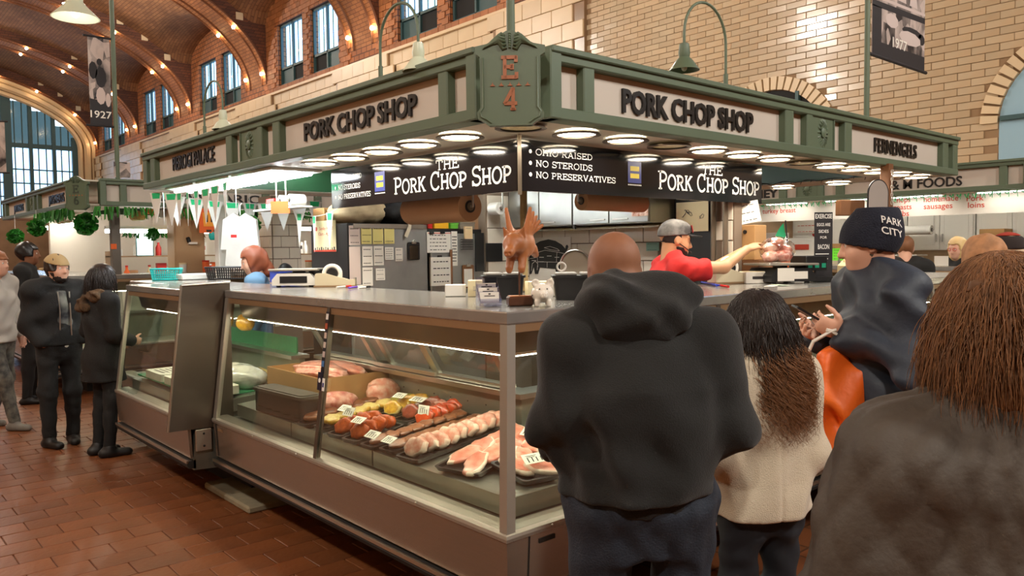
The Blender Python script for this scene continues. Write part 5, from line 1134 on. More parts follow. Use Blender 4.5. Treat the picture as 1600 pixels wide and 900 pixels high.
P = onz(492, 447, Zc); m = MB(); k = 16; M = Matrix.Translation((P[0]+.02, P[1]-.02, Zc)); t = thing('black_bucket', 'black plastic bucket between scale and tape dispenser', 'bucket', (P[0], P[1], Zc)); m.lathe([(.055, 0), (.07, .12), (.076, .12), (.076, .128), (.066, .128), (.05, .006)], 24, M); m.build('pail', M_black, t, smooth=40); m = MB(); m.tube([M @ Vector((.07*math.cos(a), .07*math.sin(a), .1-.05*math.sin(a))) for a in np.linspace(0, 3.14, 12)], .003, 5); m.build('bail', M_alu, t)
SX, SY = 3.02, .50
Ms, ts = scale(SX, SY, R(-30), M_black, 'black counter scale with green keys that holds the meat bag', True, 1.05)
MB().box((.20, -.02, .13), (.16, .2, .10), M=Ms, ch=.006).build('key_console', M_black, ts); m = MB()
for q in range(3): m.box((.15+.05*q, -.122, .115), (.03, .003, .03), M=Ms)
m.build('green_keys', mat('green_key', (30, 120, 90), .3, emit=.25), ts)
MB().box((-.06, -.176, .06), (.12, .003, .085), M=Ms).build('paper_label', M_note_w, ts)
# stand sign EXERCISE ... BACON
P = onz(1286, 440, Zc); Mx = Matrix.Translation((P[0], P[1], Zc)) @ Matrix.Rotation(R(-36), 4, 'Z'); t = thing('stand_sign', 'tall dark stand sign about exercise and bacon on the right counter', 'sign', (P[0], P[1], Zc), R(-36))
MB().box((0, 0, .02), (.17, .09, .04), M=Mx, ch=.006).build('base', M_black, t); pl = MB().box((0, 0, .27), (.135, .006, .46), M=Mx).build('board', M_dprint, t); Mt = Mx @ frame((0, -.0038, 0), (1, 0, 0), (0, 0, 1)); m = MB()
for s_, z, w_, h_ in (('EXERCISE', .455, .125, .032), ('EGGS ARE', .40, .10, .022), ('SIDES', .352, .075, .022), ('FOR', .31, .05, .018), ('BACON', .235, .085, .034)): text_on(m, s_, Mt @ Matrix.Translation((0, z, 0)), w_, h_, .012)
for q in range(4): m.box((-.01, .20-.035*q, 0), (.1-.012*q, .006, .001), M=Mt)
m.build('chalk_lettering', M_slet, pl, kind='stuff')
# small tricolour flag
P = onz(1248, 436, Zc); P = np.array((3.56, .72, Zc)); a = Vector((P[0], P[1], Zc)); b = Vector((P[0]-.03, P[1]+.03, Zc+.46)); t = thing('small_flag', 'small green white and orange flag on a stick behind the scale', 'flag', a); m = MB(); m.cyl(a, b, .005, n=6); m.cyl(a, a+Vector((0, 0, .03)), .03, n=12); m.build('stick', M_fblack, t, smooth=60)
for k, mt in enumerate((mat('flag_green', (20, 140, 90), .7), M_note_w, mat('flag_orange', (240, 110, 50), .7))):
    m = MB(); top = b+Vector((-.01+.0, .01, -.02)); V = []
    for i in range(4):
        s = (k+i/3)/3
        for j in range(5):
            v = j/4; V.append(top+Vector((-.05*v+.055*s, .045*v-.05*s, -.30*s-.10*v))+Vector((.010, .012, 0))*math.sin(4*v+5*s))
    m.add(V, [(i*5+j, i*5+j+1, i*5+j+6, i*5+j+5) for i in range(3) for j in range(4)]); m.build('stripe', mt, t, smooth=180)
# cream dial scale with lever
P = np.array((4.42, .52)); Mx = Matrix.Translation((P[0], P[1], Zc)) @ Matrix.Rotation(R(-38), 4, 'Z'); t = thing('cream_slicer', 'cream coloured slicer with a round knob beside the man in the beanie', 'slicer', (P[0], P[1], Zc), R(-38)); M_crm = mat('cream_enamel', (234, 212, 160), .35)
MB().prism([(-.2, 0), (.24, 0), (.24, .10), (.14, .17), (0, .20), (-.14, .15), (-.2, .09)], .2, Mx @ frame((0, .1, 0), (1, 0, 0), (0, 0, 1))).build('body', M_crm, t); MB().prism([(-.17, .10), (.2, .10), (.2, .24), (.08, .27), (-.06, .22), (-.17, .14)], .02, Mx @ frame((0, .06, 0), (1, 0, 0), (0, 0, 1))).build('guard', M_crm, t)
m = MB(); m.cyl(Mx @ Vector((.03, -.10, .09)), Mx @ Vector((.03, -.13, .09)), .04, n=20); m.cyl(Mx @ Vector((.03, -.12, .09)), Mx @ Vector((-.01, -.12, .25)), .011, n=10); m.build('knob_lever', M_alu, t, smooth=50)
for i, (x, y, mt, lb) in enumerate(((1205, 447, M_note_w, 'banknote like paper slip lying before the black scale'), (1218, 446, mat('pale_green_slip', (190, 206, 180), .7), 'pale green slip on the counter before the black scale'))):
    P = onz(x, y, Zc); Mx = Matrix.Translation((P[0], P[1], Zc+.002*i)) @ Matrix.Rotation(R(20+40*i), 4, 'Z'); note(Mx, .15, .065, mt, lb, marks=2, seed=60+i, nm='paper_slip')
P = onz(1180, 441, Zc); t = thing('receipt_box', 'white open box with receipts left of the black scale', 'box', (P[0], P[1], Zc)); Mx = Matrix.Translation((2.86, .60, Zc)) @ Matrix.Rotation(R(-30), 4, 'Z'); MB().box((0, 0, .04), (.22, .14, .08), M=Mx, ch=.003).build('carton', M_note_w, t); MB().box((0, 0, .082), (.19, .11, .004), M=Mx).build('receipts', M_cream, t)
MB().box((0, -.0715, .04), (.12, .001, .02), M=Mx).build('print', M_ink, t)
# wooden bracket box and oval mirror on the right hand post
t = thing('wooden_box', 'brown wooden box fixed left of the post under the canopy', 'box', dep(1328, 326, 6.2)); Mx = frame(dep(1328, 325, 6.2), _r, (0, 0, 1)); MB().box((0, 0, 0), (.19, .12, .1), M=Mx, ch=.004).build('crate', M_wood, t); MB().box((.04, -.11, 0), (.09, .10, .07), M=Mx @ Matrix.Rotation(.25, 4, 'Z'), ch=.004).build('bracket', M_wood, t)
Mx = frame(dep(1371, 307, 6.0), _r, (0, 0, 1)); t = thing('arched_mirror', 'arched mirror in a dark rim hanging by the wooden post', 'mirror', Mx.translation); ar = [(.08*math.cos(math.pi*i/16), .02+.11*math.sin(math.pi*i/16)) for i in range(17)]+[(-.08, -.09), (.08, -.09)]
MB().prism(ar, .012, Mx).build('rim', M_fblack, t); MB().prism([(x*.9, y*.93) for x, y in ar], .016, Mx).build('mirror_glass', mat('mirror', (196, 190, 184), .25, metal=.4), t)  # bright reflection put into the pale grey of the mirror
m = MB(); c = dep(1394, 268, 6.1)
for i in range(9): z = c[2]-.03*i; m.tube([(c[0]+.008*math.cos(a)*(1 if i % 2 else .2), c[1]+.008*math.cos(a)*(.2 if i % 2 else 1), z+.017*math.sin(a)) for a in np.linspace(0, 6.2832, 9)[:-1]], .003, 5, closed=True)
tag(m.build('hanging_chain', M_alu), 'short chain hanging from the canopy near the arched mirror', 'chain')
t = thing('brown_box', 'plain tan box on a shelf right of the tiled pier', 'box', onx(1168, 395, 3.3)); a = onx(1168, 375, 3.1); MB().box((3.15, a[1]-.0, a[2]-.02), (.16, .16, .26), ch=.004).build('carton', M_cardboard, t); m = MB(); m.cyl((3.06, a[1], a[2]+.06), (3.068, a[1], a[2]+.06), .015, n=10); m.build('hole', M_fblack, t)
tag(MB().box((3.16, a[1], (a[2]-.15)/2), (.2, .24, a[2]-.15)).build('side_cupboard', M_wood), 'brown cupboard under the tan box', 'cupboard')
for i, (x0, y0, x1, y1) in enumerate(((1140, 318, 1188, 348), (1146, 312, 1180, 340))):
    a, b = dep(x0, y0, 5.9+.1*i), dep(x1, y1, 5.9+.1*i); c = (a+b)/2; note(frame(c, _r, (0, 0, 1)) @ Matrix.Rotation(.2-.3*i, 4, 'Z'), .22, .16, M_note_w, ['white sheet hanging beneath the right end of the black sign', 'second white sheet tilted behind the first under the sign end'][i], marks=3, seed=70+i)
# ================================================================== PIEROGI STALL, FAR STALLS
M_gr1 = mat('green_tinsel', (46, 128, 40), .5, rand=.4, island=True); M_gr2 = mat('emerald_beads', (40, 190, 110), .3); M_gbunt = mat('green_square', (30, 190, 120), .6); M_yb = mat('yellow_edge', (236, 206, 60), .6)
def basket(x, y, rz, w_, d_, h_, mt, label, z=Zc):
    M = Matrix.Translation((x, y, z)) @ Matrix.Rotation(rz, 4, 'Z'); t = thing('plastic_basket', label, 'basket', (x, y, z), rz)
    MB().box((0, 0, .004), (w_*.86, d_*.86, .008), M=M).build('floor_plate', mt, t); m = MB(); o = rrect(w_/2, d_/2, .03)
    m.tube([M @ Vector((p[0], p[1], h_)) for p in o], .008, 6, closed=True); m.tube([M @ Vector((p[0]*.87, p[1]*.87, .008)) for p in o], .006, 6, closed=True); m.build('rim', mt, t, smooth=60); m = MB()
    for sy in (-1, 1):
        for i in range(int(w_/.026)+1): u = -w_/2+.03+(w_-.06)*i/int(w_/.026); m.bar(M @ Vector((u*.9, sy*d_/2*.87, .006)), M @ Vector((u, sy*d_/2, h_)), .008, .004, up=M.to_3x3() @ Vector((0, 1, 0)))
        for q in (.3, .52, .75): m.bar(M @ Vector((-w_/2*.9, sy*d_/2*(.87+.13*q), h_*q)), M @ Vector((w_/2*.9, sy*d_/2*(.87+.13*q), h_*q)), .005, .004)
    for sx in (-1, 1):
        for i in range(int(d_/.026)+1): u = -d_/2+.02+(d_-.04)*i/int(d_/.026); m.bar(M @ Vector((sx*w_/2*.87, u*.9, .006)), M @ Vector((sx*w_/2, u, h_)), .008, .004, up=M.to_3x3() @ Vector((1, 0, 0)))
    m.build('lattice', mt, t); return t
P = onz(250, 433, Zc); basket(.42, 5.55, R(-30), .27, .18, .11, M_teal2, 'teal plastic basket on the left neighbour counter')
P = onz(356, 437, Zc); basket(P[0]+.05, P[1]+.05, R(-42), .42, .26, .12, M_fblack, 'long black lattice basket on the counter before the red haired woman')
tag(MB().box((P[0]-.2, P[1]+.35, Zc+.03), (.3, .2, .06), ch=.01).build('white_tray', M_wht), 'white tray between the teal and the black basket', 'tray')
t = thing('blue_bin', 'blue plastic bin behind the black basket', 'bin', (1.2, 4.3, 1.4)); Mx = Matrix.Translation((.95, 4.02, Zc)); MB().prism(rrect(.13, .09, .02), .10, Mx).build('tub', M_bl2, t, smooth=35); MB().prism(rrect(.14, .10, .02), .012, Mx @ Matrix.Translation((0, 0, .10))).build('rim', M_wht, t, smooth=35)
# pennants
def bunting(a, b, n, w_, label, sag=.06):
    a, b = Vector(a), Vector(b); d = b-a; L = d.length; dn = d.normalized(); out = Vector((0, 0, 1)).cross(dn); t = thing('pennant_bunting', label, 'bunting', a)
    P = lambda s: a+d*s-Vector((0, 0, sag*4*s*(1-s))); m = MB(); m.tube([P(i/20) for i in range(21)], .003, 5); m.build('cord', M_wht, t)
    for i in range(n):
        s = (i+.5)/n; p = P(s); ang = random.uniform(-.5, .5); x = dn*math.cos(ang)+out*math.sin(ang); y = x.cross(Vector((0, 0, 1))); h = .30
        M = frame(p, x, (0, 0, 1)); k = MB().prism([(-w_/2, 0), (0, -h), (w_/2, 0)], .002, M).build('pennant', M_wht, t); MB().prism([(-w_*.32, -.005), (-w_*.26, -.06), (w_*.26, -.06), (w_*.32, -.005)], .004, M @ Matrix.Translation((0, 0, -.001))).build('green_patch', M_gbunt, k)
    return t
bunting((.36, 5.7, 2.36), (.36, 3.55, 2.35), 10, .19, 'white and green pennants strung under the pierogi canopy'); bunting((.5, 5.72, 2.34), (2.2, 5.72, 2.34), 9, .19, 'white pennants along the far edge of the pierogi stall')
bunting((.95, 3.9, 2.12), (1.0, 3.2, 2.10), 3, .1, 'small white pennants near the fridge and the orange note')
note(frame(dep(438, 324, 6.6), (.75, -.66, 0), (0, 0, 1)), .16, .10, M_orange2, 'orange paper note hanging left of the fridge', nm='orange_note')
t = thing('wall_shelf', 'white shelf with rolls high beside the fridge', 'shelf', (1.35, 4.2, 2.1)); MB().box((.90, 4.0, 2.13), (.12, .9, .015)).build('board', M_wht, t)
for i, (y, mt) in enumerate(((3.72, M_wht), (3.9, M_wht), (4.12, M_redp))):
    if i < 2: roll((.84, y, 2.19), (.97, y, 2.19), .05, ['white paper roll on the high shelf nearest the fridge', 'second white paper roll on the high shelf'][i], M_wht)
    else: MB().box((.90, y, 2.18), (.1, .16, .08), ch=.004); t2 = thing('red_carton', 'red carton on the high shelf beside the rolls', 'box', (.9, y, 2.14)); MB().box((.90, y, 2.182), (.1, .16, .08), ch=.004).build('carton', M_redp, t2); MB().box((.848, y, 2.16), (.002, .16, .03)).build('label', M_wht, t2)
M_shirt = mat('white_cloth', (238, 234, 226), .85, var=.15, bump=.4, bscale=9)
P = dep(376, 372, 8.2); t = thing('hanging_coat', 'white butcher coat hanging behind the pierogi counter', 'coat', P); Mx = frame(P, _r, (0, 0, 1)); out = [(-.06, .26), (0, .22), (.06, .26), (.17, .19), (.2, -.12), (.13, -.12), (.14, -.32), (-.16, -.32), (-.14, -.12), (-.2, -.12), (-.17, .19)]
MB().prism(out[::-1], .06, Mx @ Matrix.Translation((0, 0, -.03))).build('cloth', M_shirt, t); m = MB(); m.tube([Mx @ Vector((0, .24, 0)), Mx @ Vector((0, .34, 0)), Mx @ Vector((.02, .36, 0))], .005, 5); m.build('hanger', M_alu, t); MB().box((-.06, .02, .032), (.06, .03, .002), M=Mx).build('badge', M_redp, t)
P = dep(347, 380, 8.6); tag(MB().box((P[0], P[1], 1.2), (.12, .12, 2.38), ch=.006).build('white_post', M_wht), 'bright white square post left of the hanging white coat', 'post')
wt = MB().box((1.95, 6.3, 1.2), (.35, .35, 2.4)).build('wall_pier', M_wgrout, kind='structure'); tiles(wt, FX((1.775, 0, 0)), -6.47, -6.13, .9, 2.36, tw=.2, th=.13); tiles(wt, FY((0, 6.125, 0)), 1.78, 2.12, .9, 2.36, tw=.2, th=.13)
t = thing('fluorescent_fitting', 'fitting over the inner pierogi work space', 'light', (1.6, 4.6, 2.63)); MB().box((1.6, 4.6, 2.675), (.3, 1.4, .02)).build('tray', M_wht, t); m = MB()
for dx in (-.08, .08): m.cyl((1.6+dx, 3.95, 2.645), (1.6+dx, 5.25, 2.645), .016, n=10)
m.build('tube', M_tube, t, smooth=60)
# pompoms and tinsel fringes
def pompom(c, r, label, seed):
    q = np.random.default_rng(seed); t = thing('paper_pompom', label, 'pompom', c); m = MB()
    for i in range(150):
        d = q.normal(size=3); d /= np.linalg.norm(d); e = np.cross(d, q.normal(size=3)); e /= np.linalg.norm(e); c0 = np.array(c)+d*r*.25; c1 = np.array(c)+d*r*q.uniform(.82, 1.0); wv = r*.20; f = np.cross(d, e)*wv*.4
        m.add([c0-e*wv*.3, c0+e*wv*.3, c1+e*wv+f, c1*1.0+d*r*.05, c1-e*wv-f], [(0, 1, 2, 3, 4)])
    m.sphere(c, r*.62, 10, 8); m.build('petals', M_gr1, t, kind='stuff'); m = MB(); m.cyl(c, (c[0], c[1], ZB), .003, n=5); m.build('thread', M_wht, t)
for i, (x, y, d, r, lb) in enumerate(((134, 350, 10.35, .155, 'largest green paper pompom under the worn corner plate'), (57, 356, 11, .13, 'green paper pompom left of the largest one'), (24, 369, 12.5, .13, 'farthest green paper pompom at the left edge'), (239, 366, 11.2, .095, 'small green pompom right of the stall post'), (391, 352, 8.4, .12, 'green pompom beside the hanging white coat'))): pompom(dep(x, y, d), r, lb, i)
def fringe(a, b, h, label, dens=60, mt=M_gr1):
    a, b = Vector(a), Vector(b); L = (b-a).length; n = int(L*dens); m = MB(); q = np.random.default_rng(n)
    for i in range(n):
        p = a+(b-a)*((i+q.uniform(0, 1))/n)+Vector((q.uniform(-.04, .04), q.uniform(-.04, .04), 0)); hh = h*q.uniform(.6, 1.1); e = Vector((q.uniform(-1, 1), q.uniform(-1, 1), 0)).normalized()*.012; s_ = Vector((q.uniform(-.04, .04), q.uniform(-.04, .04), 0))
        m.add([p-e, p+e, p+e+s_-Vector((0, 0, hh)), p-e+s_-Vector((0, 0, hh*.9))], [(0, 1, 2, 3)])
    return tag(m.build('tinsel_garland', mt, kind='stuff'), label, 'garland', kind='stuff')
fringe((.5, 8.6, 2.37), (1.3, 8.62, 2.37), .17, 'green tinsel garland right under the worn corner plate'); fringe((1.6, 8.62, 2.37), (5.2, 8.62, 2.37), .16, 'long green tinsel garland behind the white pennants'); fringe((.36, 9.0, 2.37), (.36, 11.2, 2.37), .16, 'green tinsel garland along the far left fascia'); fringe((.9, 9.2, 2.05), (2.2, 9.2, 2.05), .08, 'lower thin green garland behind the stall post')
# far left block: cases, back wall, shelves with bottles
OX, OY = .08, 8.38
def far_case(stn, label, loc):
    t = thing('display_case', label, 'display case', loc); case_shell(t, stn); pane(t, stn); return t
far_case([lambda n, z: (OX-n, 13.5, z), lambda n, z: (OX-n, OY-n, z), lambda n, z: (OX+5.6, OY-n, z)], 'far left corner display case under the green pompoms', (OX, OY, 0))
MB().box((OX+3.2, OY+3.1, 1.2), (5.4, .1, 2.4)).build('wall_stall', mat('pale_wall', (232, 222, 206), .7) if True else mat('warm_wall', (206, 180, 146), .7, var=.2, vscale=1.5), kind='structure')
M_ltube = mat('far_tube', (255, 250, 240), .5, emit=15.); M_lfit = mat('far_lens', (255, 250, 240), .5, emit=6.)
for i, (a, b, lb) in enumerate((((.9, OY+1.2, 2.08), (2.6, OY+1.2, 2.08), 'bright tube lamp over the far left shelves'), ((.75, OY+2.2, 2.2), (.75, OY+4.4, 2.2), 'bright tube lamp running back at the far left'), ((2.8, OY+1.6, 2.15), (4.9, OY+1.6, 2.15), 'bright tube lamp behind the white pennants'))):
    t = thing('tube_lamp', lb, 'light', a); m = MB(); m.cyl(a, b, .025, n=10); m.build('tube', M_ltube, t, smooth=60); m = MB(); m.box(((a[0]+b[0])/2, (a[1]+b[1])/2, a[2]+.05), (max(.1, abs(b[0]-a[0])), max(.1, abs(b[1]-a[1])), .04)); m.build('housing', M_wht, t)
sh = thing('back_shelf', 'long shelf unit with bottles at the far left stall', 'shelf', (2.2, OY+1.9, 0))
for z in (1.35, 1.72): MB().box((2.9, OY+1.9, z), (3.6, .3, .02)).build('shelf_board', M_brass, sh)
for x in (1.12, 2.9, 4.68): MB().box((x, OY+1.9, .9), (.04, .3, 1.8)).build('upright', M_brass, sh)
bc = [M_wht, M_orange2, M_wht, M_cream, M_redp, M_wht, M_beige, M_wht]
bp = []
for k, mt in enumerate(bc[:5]):
    t = thing('bottle', 'x', 'bottle', (0, 0, 0)); MB().lathe([(.04, 0), (.042, .12), (.018, .17), (.018, .2)], 14).build('flask', mt, t, smooth=50, world=False); MB().lathe([(.021, .2), (.021, .225)], 12).build('cap', M_redp if k % 2 else M_wht, t, smooth=50, world=False); bp.append(t)
for i in range(22):
    z = 1.361 if i % 2 else 1.731; x = 1.2+i*.155; M = Matrix.Translation((x, OY+1.85+.05*(i % 3), z)); k = i % 5; lb = '%s %s bottle from the left on the far left %s shelf' % (ORD[i//2], ('white', 'orange', 'plain', 'cream', 'red')[k], 'lower' if i % 2 else 'upper')
    if i < 5: bp[k].matrix_basis = M; tag(bp[k], lb, 'bottle', 'bottles on the far left shelves')
    else: dup(bp[k], None, M, lb, 'bottles on the far left shelves')
pf = dep(180, 380, 10.6); cp = MB().box((pf[0], pf[1], 1.2), (.11, .11, 2.4), ch=.006).build('corner_column', M_dkgreen if False else mat('grey_column', (110, 104, 96), .5), far_l)
m = MB(); m.box((pf[0]-.035, pf[1]-.06, 1.86), (.07, .01, .07)); m.build('sticker', M_orange2, cp)
m = MB(); m.cyl((pf[0]-.02, pf[1]-.3, 2.7), (pf[0]-.02, pf[1]-.3, 8.2), .028, n=8); m.build('support_pipe', M_green, far_l, smooth=60)
a = ony(139, 130, pf[1]-.3); b = ony(173, 130, pf[1]-.3); zt_, zb_ = ony(140, 56, pf[1]-.3)[2], ony(160, 197, pf[1]-.3)[2]
banner((a[0], pf[1]-.3, 0), (b[0], pf[1]-.3, 0), zb_, zt_, '1927', 'archive photograph banner reading 1927 on the left hand pipe', 1, (.25, .10, .09),
    [('s', [(0, 0), (1, 0), (1, .28), (0, .3)], 1), ('s', blob(.2, .62, .2, .1), 1), ('s', blob(.55, .55, .26, .12), 1), ('s', blob(.5, .72, .13, .04), 1), ('s', blob(.52, .34, .22, .1), 0), ('s', blob(.85, .3, .12, .08), 0)])
P = dep(2, 230, 13.0); banner((P[0]-.35, P[1]+.2, 0), (P[0]+.05, P[1]-.05, 0), P[2]-.42, P[2]+.42, '1', 'dark archive photograph banner cut off at the left edge', 1, (.05, .1, .06), [('s', blob(.5, .4, .3, .2), 1), ('s', blob(.6, .75, .25, .15), 0)])
gooseneck(1.75, 8.38+S+.03, 1, 0, 'small swan neck lamp with white shade on the far left canopy', M_enam, .17, 2.95)
P = ony(193, 272, 8.66); note(frame((P[0], 8.72, 2.86), (1, 0, 0), (0, 0, 1)), .2, .2, M_sepia, 'small archive picture standing on the far left canopy rim', nm='archive_picture', cat='picture')
# cabinet, poster, and clutter of the far left stall front
P = dep(290, 362, 11.2); t = thing('brown_cabinet', 'plain tan cabinet door with a black telephone behind the pennants', 'cabinet', (P[0], P[1], 1.4)); Mx = frame((P[0], P[1], 1.85), (1, 0, 0), (0, 0, 1)); MB().box((0, 0, 0), (.42, 1.05, .3), M=Mx, ch=.006).build('cabinet_body', mat('tan_board', (184, 150, 112), .6), t); MB().box((.0, .0, .155), (.39, 1.0, .012), M=Mx, ch=.003).build('door', mat('tan_board', (184, 150, 112), .6), t)
t = thing('wall_phone', 'small black and white telephone on the tan cabinet', 'telephone', Mx @ Vector((.03, .05, .17))); m = MB(); m.box((.03, .05, .18), (.12, .03, .05), M=Mx); m.build('cradle', M_wht, t); m = MB(); m.box((.0, .10, .19), (.05, .08, .04), M=Mx @ Matrix.Rotation(.3, 4, 'Z'), ch=.01); m.build('handset', M_fblack, t)
Mx = frame(dep(337, 345, 11.0), (1, 0, 0), (0, 0, 1)); t = note(Mx, .46, .34, M_orange2, 'orange poster with a yellow price panel behind the pennants', cat='poster', nm='orange_poster'); m = MB(); m.prism([(-.15, -.1), (.06, -.1), (.08, .11), (-.16, .09)], .003, Matrix.Translation((-.02, .02, .002))); m.build('price_panel', mat('amber_panel', (250, 170, 60), .6), t, world=False)
m = MB(); [m.box((-.12+.06*q, .03, .006), (.022, .10, .001)) for q in range(4)]; [m.box((-.1+.1*q, -.14, .003), (.07, .03, .001)) for q in range(3)]; m.build('poster_marks', M_ink, t, world=False, kind='stuff')
lump('dark_chair_back', 'dark rounded chair back behind the left counter', 'chair', (1.75, 5.75, 1.28), (.12, .05, .2), M_fblack, 71, 20, 14, .05)
for i, (x, y, d, mt, nm, lb) in enumerate(((215, 345, 11.4, M_pale, 'plush_toy', 'pale rounded plush under the far garland'), (240, 335, 11.2, M_orange2, 'plush_toy', 'orange round plush under the far garland'), (255, 340, 11.2, M_wht, 'plush_toy', 'white round plush next to the orange one'), (332, 375, 11, M_teal2, 'round_badge', 'teal round badge on the cluttered far stall panel'))): lump(nm, lb, 'toy' if 'toy' in nm else 'badge', dep(x, y, d), (.12, .08, .08) if i < 3 else (.05, .03, .08), mt, 80+i, 14, 10, .1)
t = thing('lit_menu_board', 'pale green lit menu board leaning in the far left stall', 'sign', dep(226, 380, 11.6)); Mx = frame(dep(226, 378, 11.6), (1, -.1, 0), (-.15, 0, 1)); MB().box((0, 0, 0), (.24, .42, .02), M=Mx).build('frame', M_teal, t); MB().box((0, 0, .012), (.21, .39, .004), M=Mx).build('screen', mat('lit_screen', (216, 240, 232), .5, emit=1.5, var=.5, vscale=8, rgb2=(180, 120, 110)), t)
for i in range(16):
    x = 1.25+.21*i; z = 1.361 if i % 2 else 1.731; hh = .1+.05*(i % 4); mt = (M_wht, M_kraft, M_beige, M_redp, M_teal2, M_brown, M_wht, M_orange2)[i % 8]; t = thing('shelf_carton', '%s small carton from the left, %s far left shelf, behind the bottles' % (ORD[i//2], 'lower' if i % 2 else 'upper'), 'box', (x, OY+1.98, z)); MB().box((x, OY+1.99, z+hh/2), (.14, .08, hh), ch=.003).build('carton', mt, t); MB().box((x, OY+1.948, z+hh*.55), (.09, .002, hh*.3)).build('label', M_ink if i % 3 else M_redink, t)
for i in range(8):
    P = (1.7+.32*i, OY+.5, Zc); M = Matrix.Translation(P); lb = '%s jar from the left on the far left counter' % ORD[i]; t = thing('counter_jar', lb, 'jar', P, group='jars on the far left counter'); MB().lathe([(.05, 0), (.055, .1+.03*(i % 3)), (.05, .11+.03*(i % 3))], 14, M).build('vessel', bc[i % 8], t, smooth=50); MB().lathe([(.056, .11+.03*(i % 3)), (.056, .13+.03*(i % 3))], 14, M).build('lid', bc[(i+3) % 8], t, smooth=50)
# ---- right aisle: M & M Foods
OX2, OY2 = 7.95, -.15
far_case([lambda n, z: (OX2-n, 5.6, z), lambda n, z: (OX2-n, -5.5, z)], 'long display case of the stall across the right aisle', (OX2, 0, 0))
M_bann = mat('vinyl_banner', (226, 218, 206), .4, var=.1); a = onx(1597, 331, 8.6); b = onx(1180, 349, 8.6)
t = thing('menu_banner', 'long white banner with red menu words under the M and M canopy', 'banner', (8.6, 2, 2.1)); zlo = .5*(onx(1590, 333, 8.6)[2]+onx(1450, 336, 8.6)[2]); MB().box((8.6, (a[1]+b[1])/2+.1, (zlo+2.375)/2), (.006, b[1]-a[1]+.5, 2.375-zlo)).build('vinyl', M_bann, t); m = MB()
for s_, x0, x1, y in (('turkey breast', 1191, 1243, 334), ('chops', 1396, 1422, 317), ('roasts', 1396, 1424, 328), ('ribs', 1402, 1420, 338), ('homemade', 1443, 1497, 316), ('sausages', 1443, 1488, 327), ('Pork', 1510, 1537, 314.5), ('loins', 1512, 1538, 325)):
    p, q = onx(x0, y, 8.59), onx(x1, y, 8.59); text_on(m, s_, FX((8.595, (p[1]+q[1])/2, p[2])), p[1]-q[1], .07, .012)
m.build('red_lettering', M_redink, t, kind='stuff')
m = MB(); q = np.random.default_rng(3)
for i in range(70): y = -.4+6*i/70; m.tube([(8.3, y, 2.37), (8.3+q.uniform(-.02, .02), y+.02, 2.33-.02*math.sin(i*.5)), (8.3, y+.043, 2.36)], .008, 4); m.tube([(8.3, y, 2.36), (8.3, y+q.uniform(-.01, .01), 2.30)], .004, 4)
tag(m.build('bead_garland', M_gr2, kind='stuff'), 'emerald bead garland along the soffit of M and M Foods', 'garland', kind='stuff')
for i, y in enumerate((-.2, .7, 1.7, 2.6, 3.5, 4.5)):
    t = thing('fluorescent_fitting', '%s bright fitting from the right under the M and M canopy' % ORD[i], 'light', (8.42, y, 2.36)); MB().box((8.42, y, 2.378), (.16, .62, .012)).build('tray', M_wht, t); MB().box((8.42, y, 2.368), (.12, .58, .008)).build('lens', M_lfit, t)
for i, y in enumerate((.6, 3.2)):  # tubes added to light the cabinets behind the banner
    t = thing('tube_lamp', ['tube lamp over the inner work space behind the M and M banner', 'tube lamp over the inner work space left of the M and M banner'][i], 'light', (9.6, y, 2.6)); m = MB(); m.cyl((9.6, y-.8, 2.6), (9.6, y+.8, 2.6), .03, n=10); m.build('tube', M_ltube, t, smooth=60); MB().box((9.6, y, 2.67), (.12, 1.7, .05)).build('housing', M_wht, t)
MB().box((11.2, .8, 1.2), (.1, 11, 2.4)).build('wall_stall', mat('warm_wall', (206, 180, 146), .7, var=.2, vscale=1.5), kind='structure')
M_wcab = mat('white_cabinet', (232, 228, 218), .4)
for i in range(5):
    y0 = -.15+i*.98; t = thing('wall_cabinet', ['white wall cabinet at the right end of the far stall', 'white wall cabinet above the blonde woman', 'white wall cabinet with the paper roll before it', 'white wall cabinet behind the beanie', 'white wall cabinet with red flowers painted on it'][i], 'cabinet', (11, y0, 1.7)); MB().box((10.98, y0+.48, 2.02), (.34, .96, .70)).build('cabinet_body', M_wcab, t)
    for k in range(2):
        y = y0+.25+.47*k; d = MB().box((10.80, y, 2.02), (.02, .46, .68), ch=.004).build('door', M_wcab, t); m = MB(); m.box((10.788, y, 2.02), (.01, .34, .54), ch=.004); m.build('raised_panel', M_wcab, d); m = MB(); m.box((10.775, y+(.19 if k == 0 else -.19), 1.86), (.02, .012, .12), ch=.003); m.build('handle', M_alu, d)
    if i == 4:
        for q, (dy, dz) in enumerate(((.12, 2.05), (.34, 1.96), (.25, 2.1))):
            m = MB(); m.sphere((10.785, y0+dy+.2, dz), (.006, .05, .045), 12, 8); m.build('painted_flower', M_redp, t, smooth=180); m = MB(); m.tube([(10.786, y0+dy+.2, dz-.04), (10.786, y0+dy+.19, dz-.2)], .006, 5); m.build('painted_stem', M_dkgreen, t)
roll((10.5, 2.3, 1.98), (10.5, 2.95, 1.98), .07, 'white paper roll with a black end under the far cabinets', M_wht)
t = thing('carton_stack', 'white carton with a brown one on top at the right of the far stall', 'box', (10.6, .2, 1.3)); P = onx(1556, 375, 10.6); MB().box((10.6, P[1], 1.60), (.4, .36, .5), ch=.004).build('carton', M_wht, t); MB().box((10.6, P[1], 1.91), (.36, .32, .12), ch=.004).build('brown_carton', M_cardboard, t)
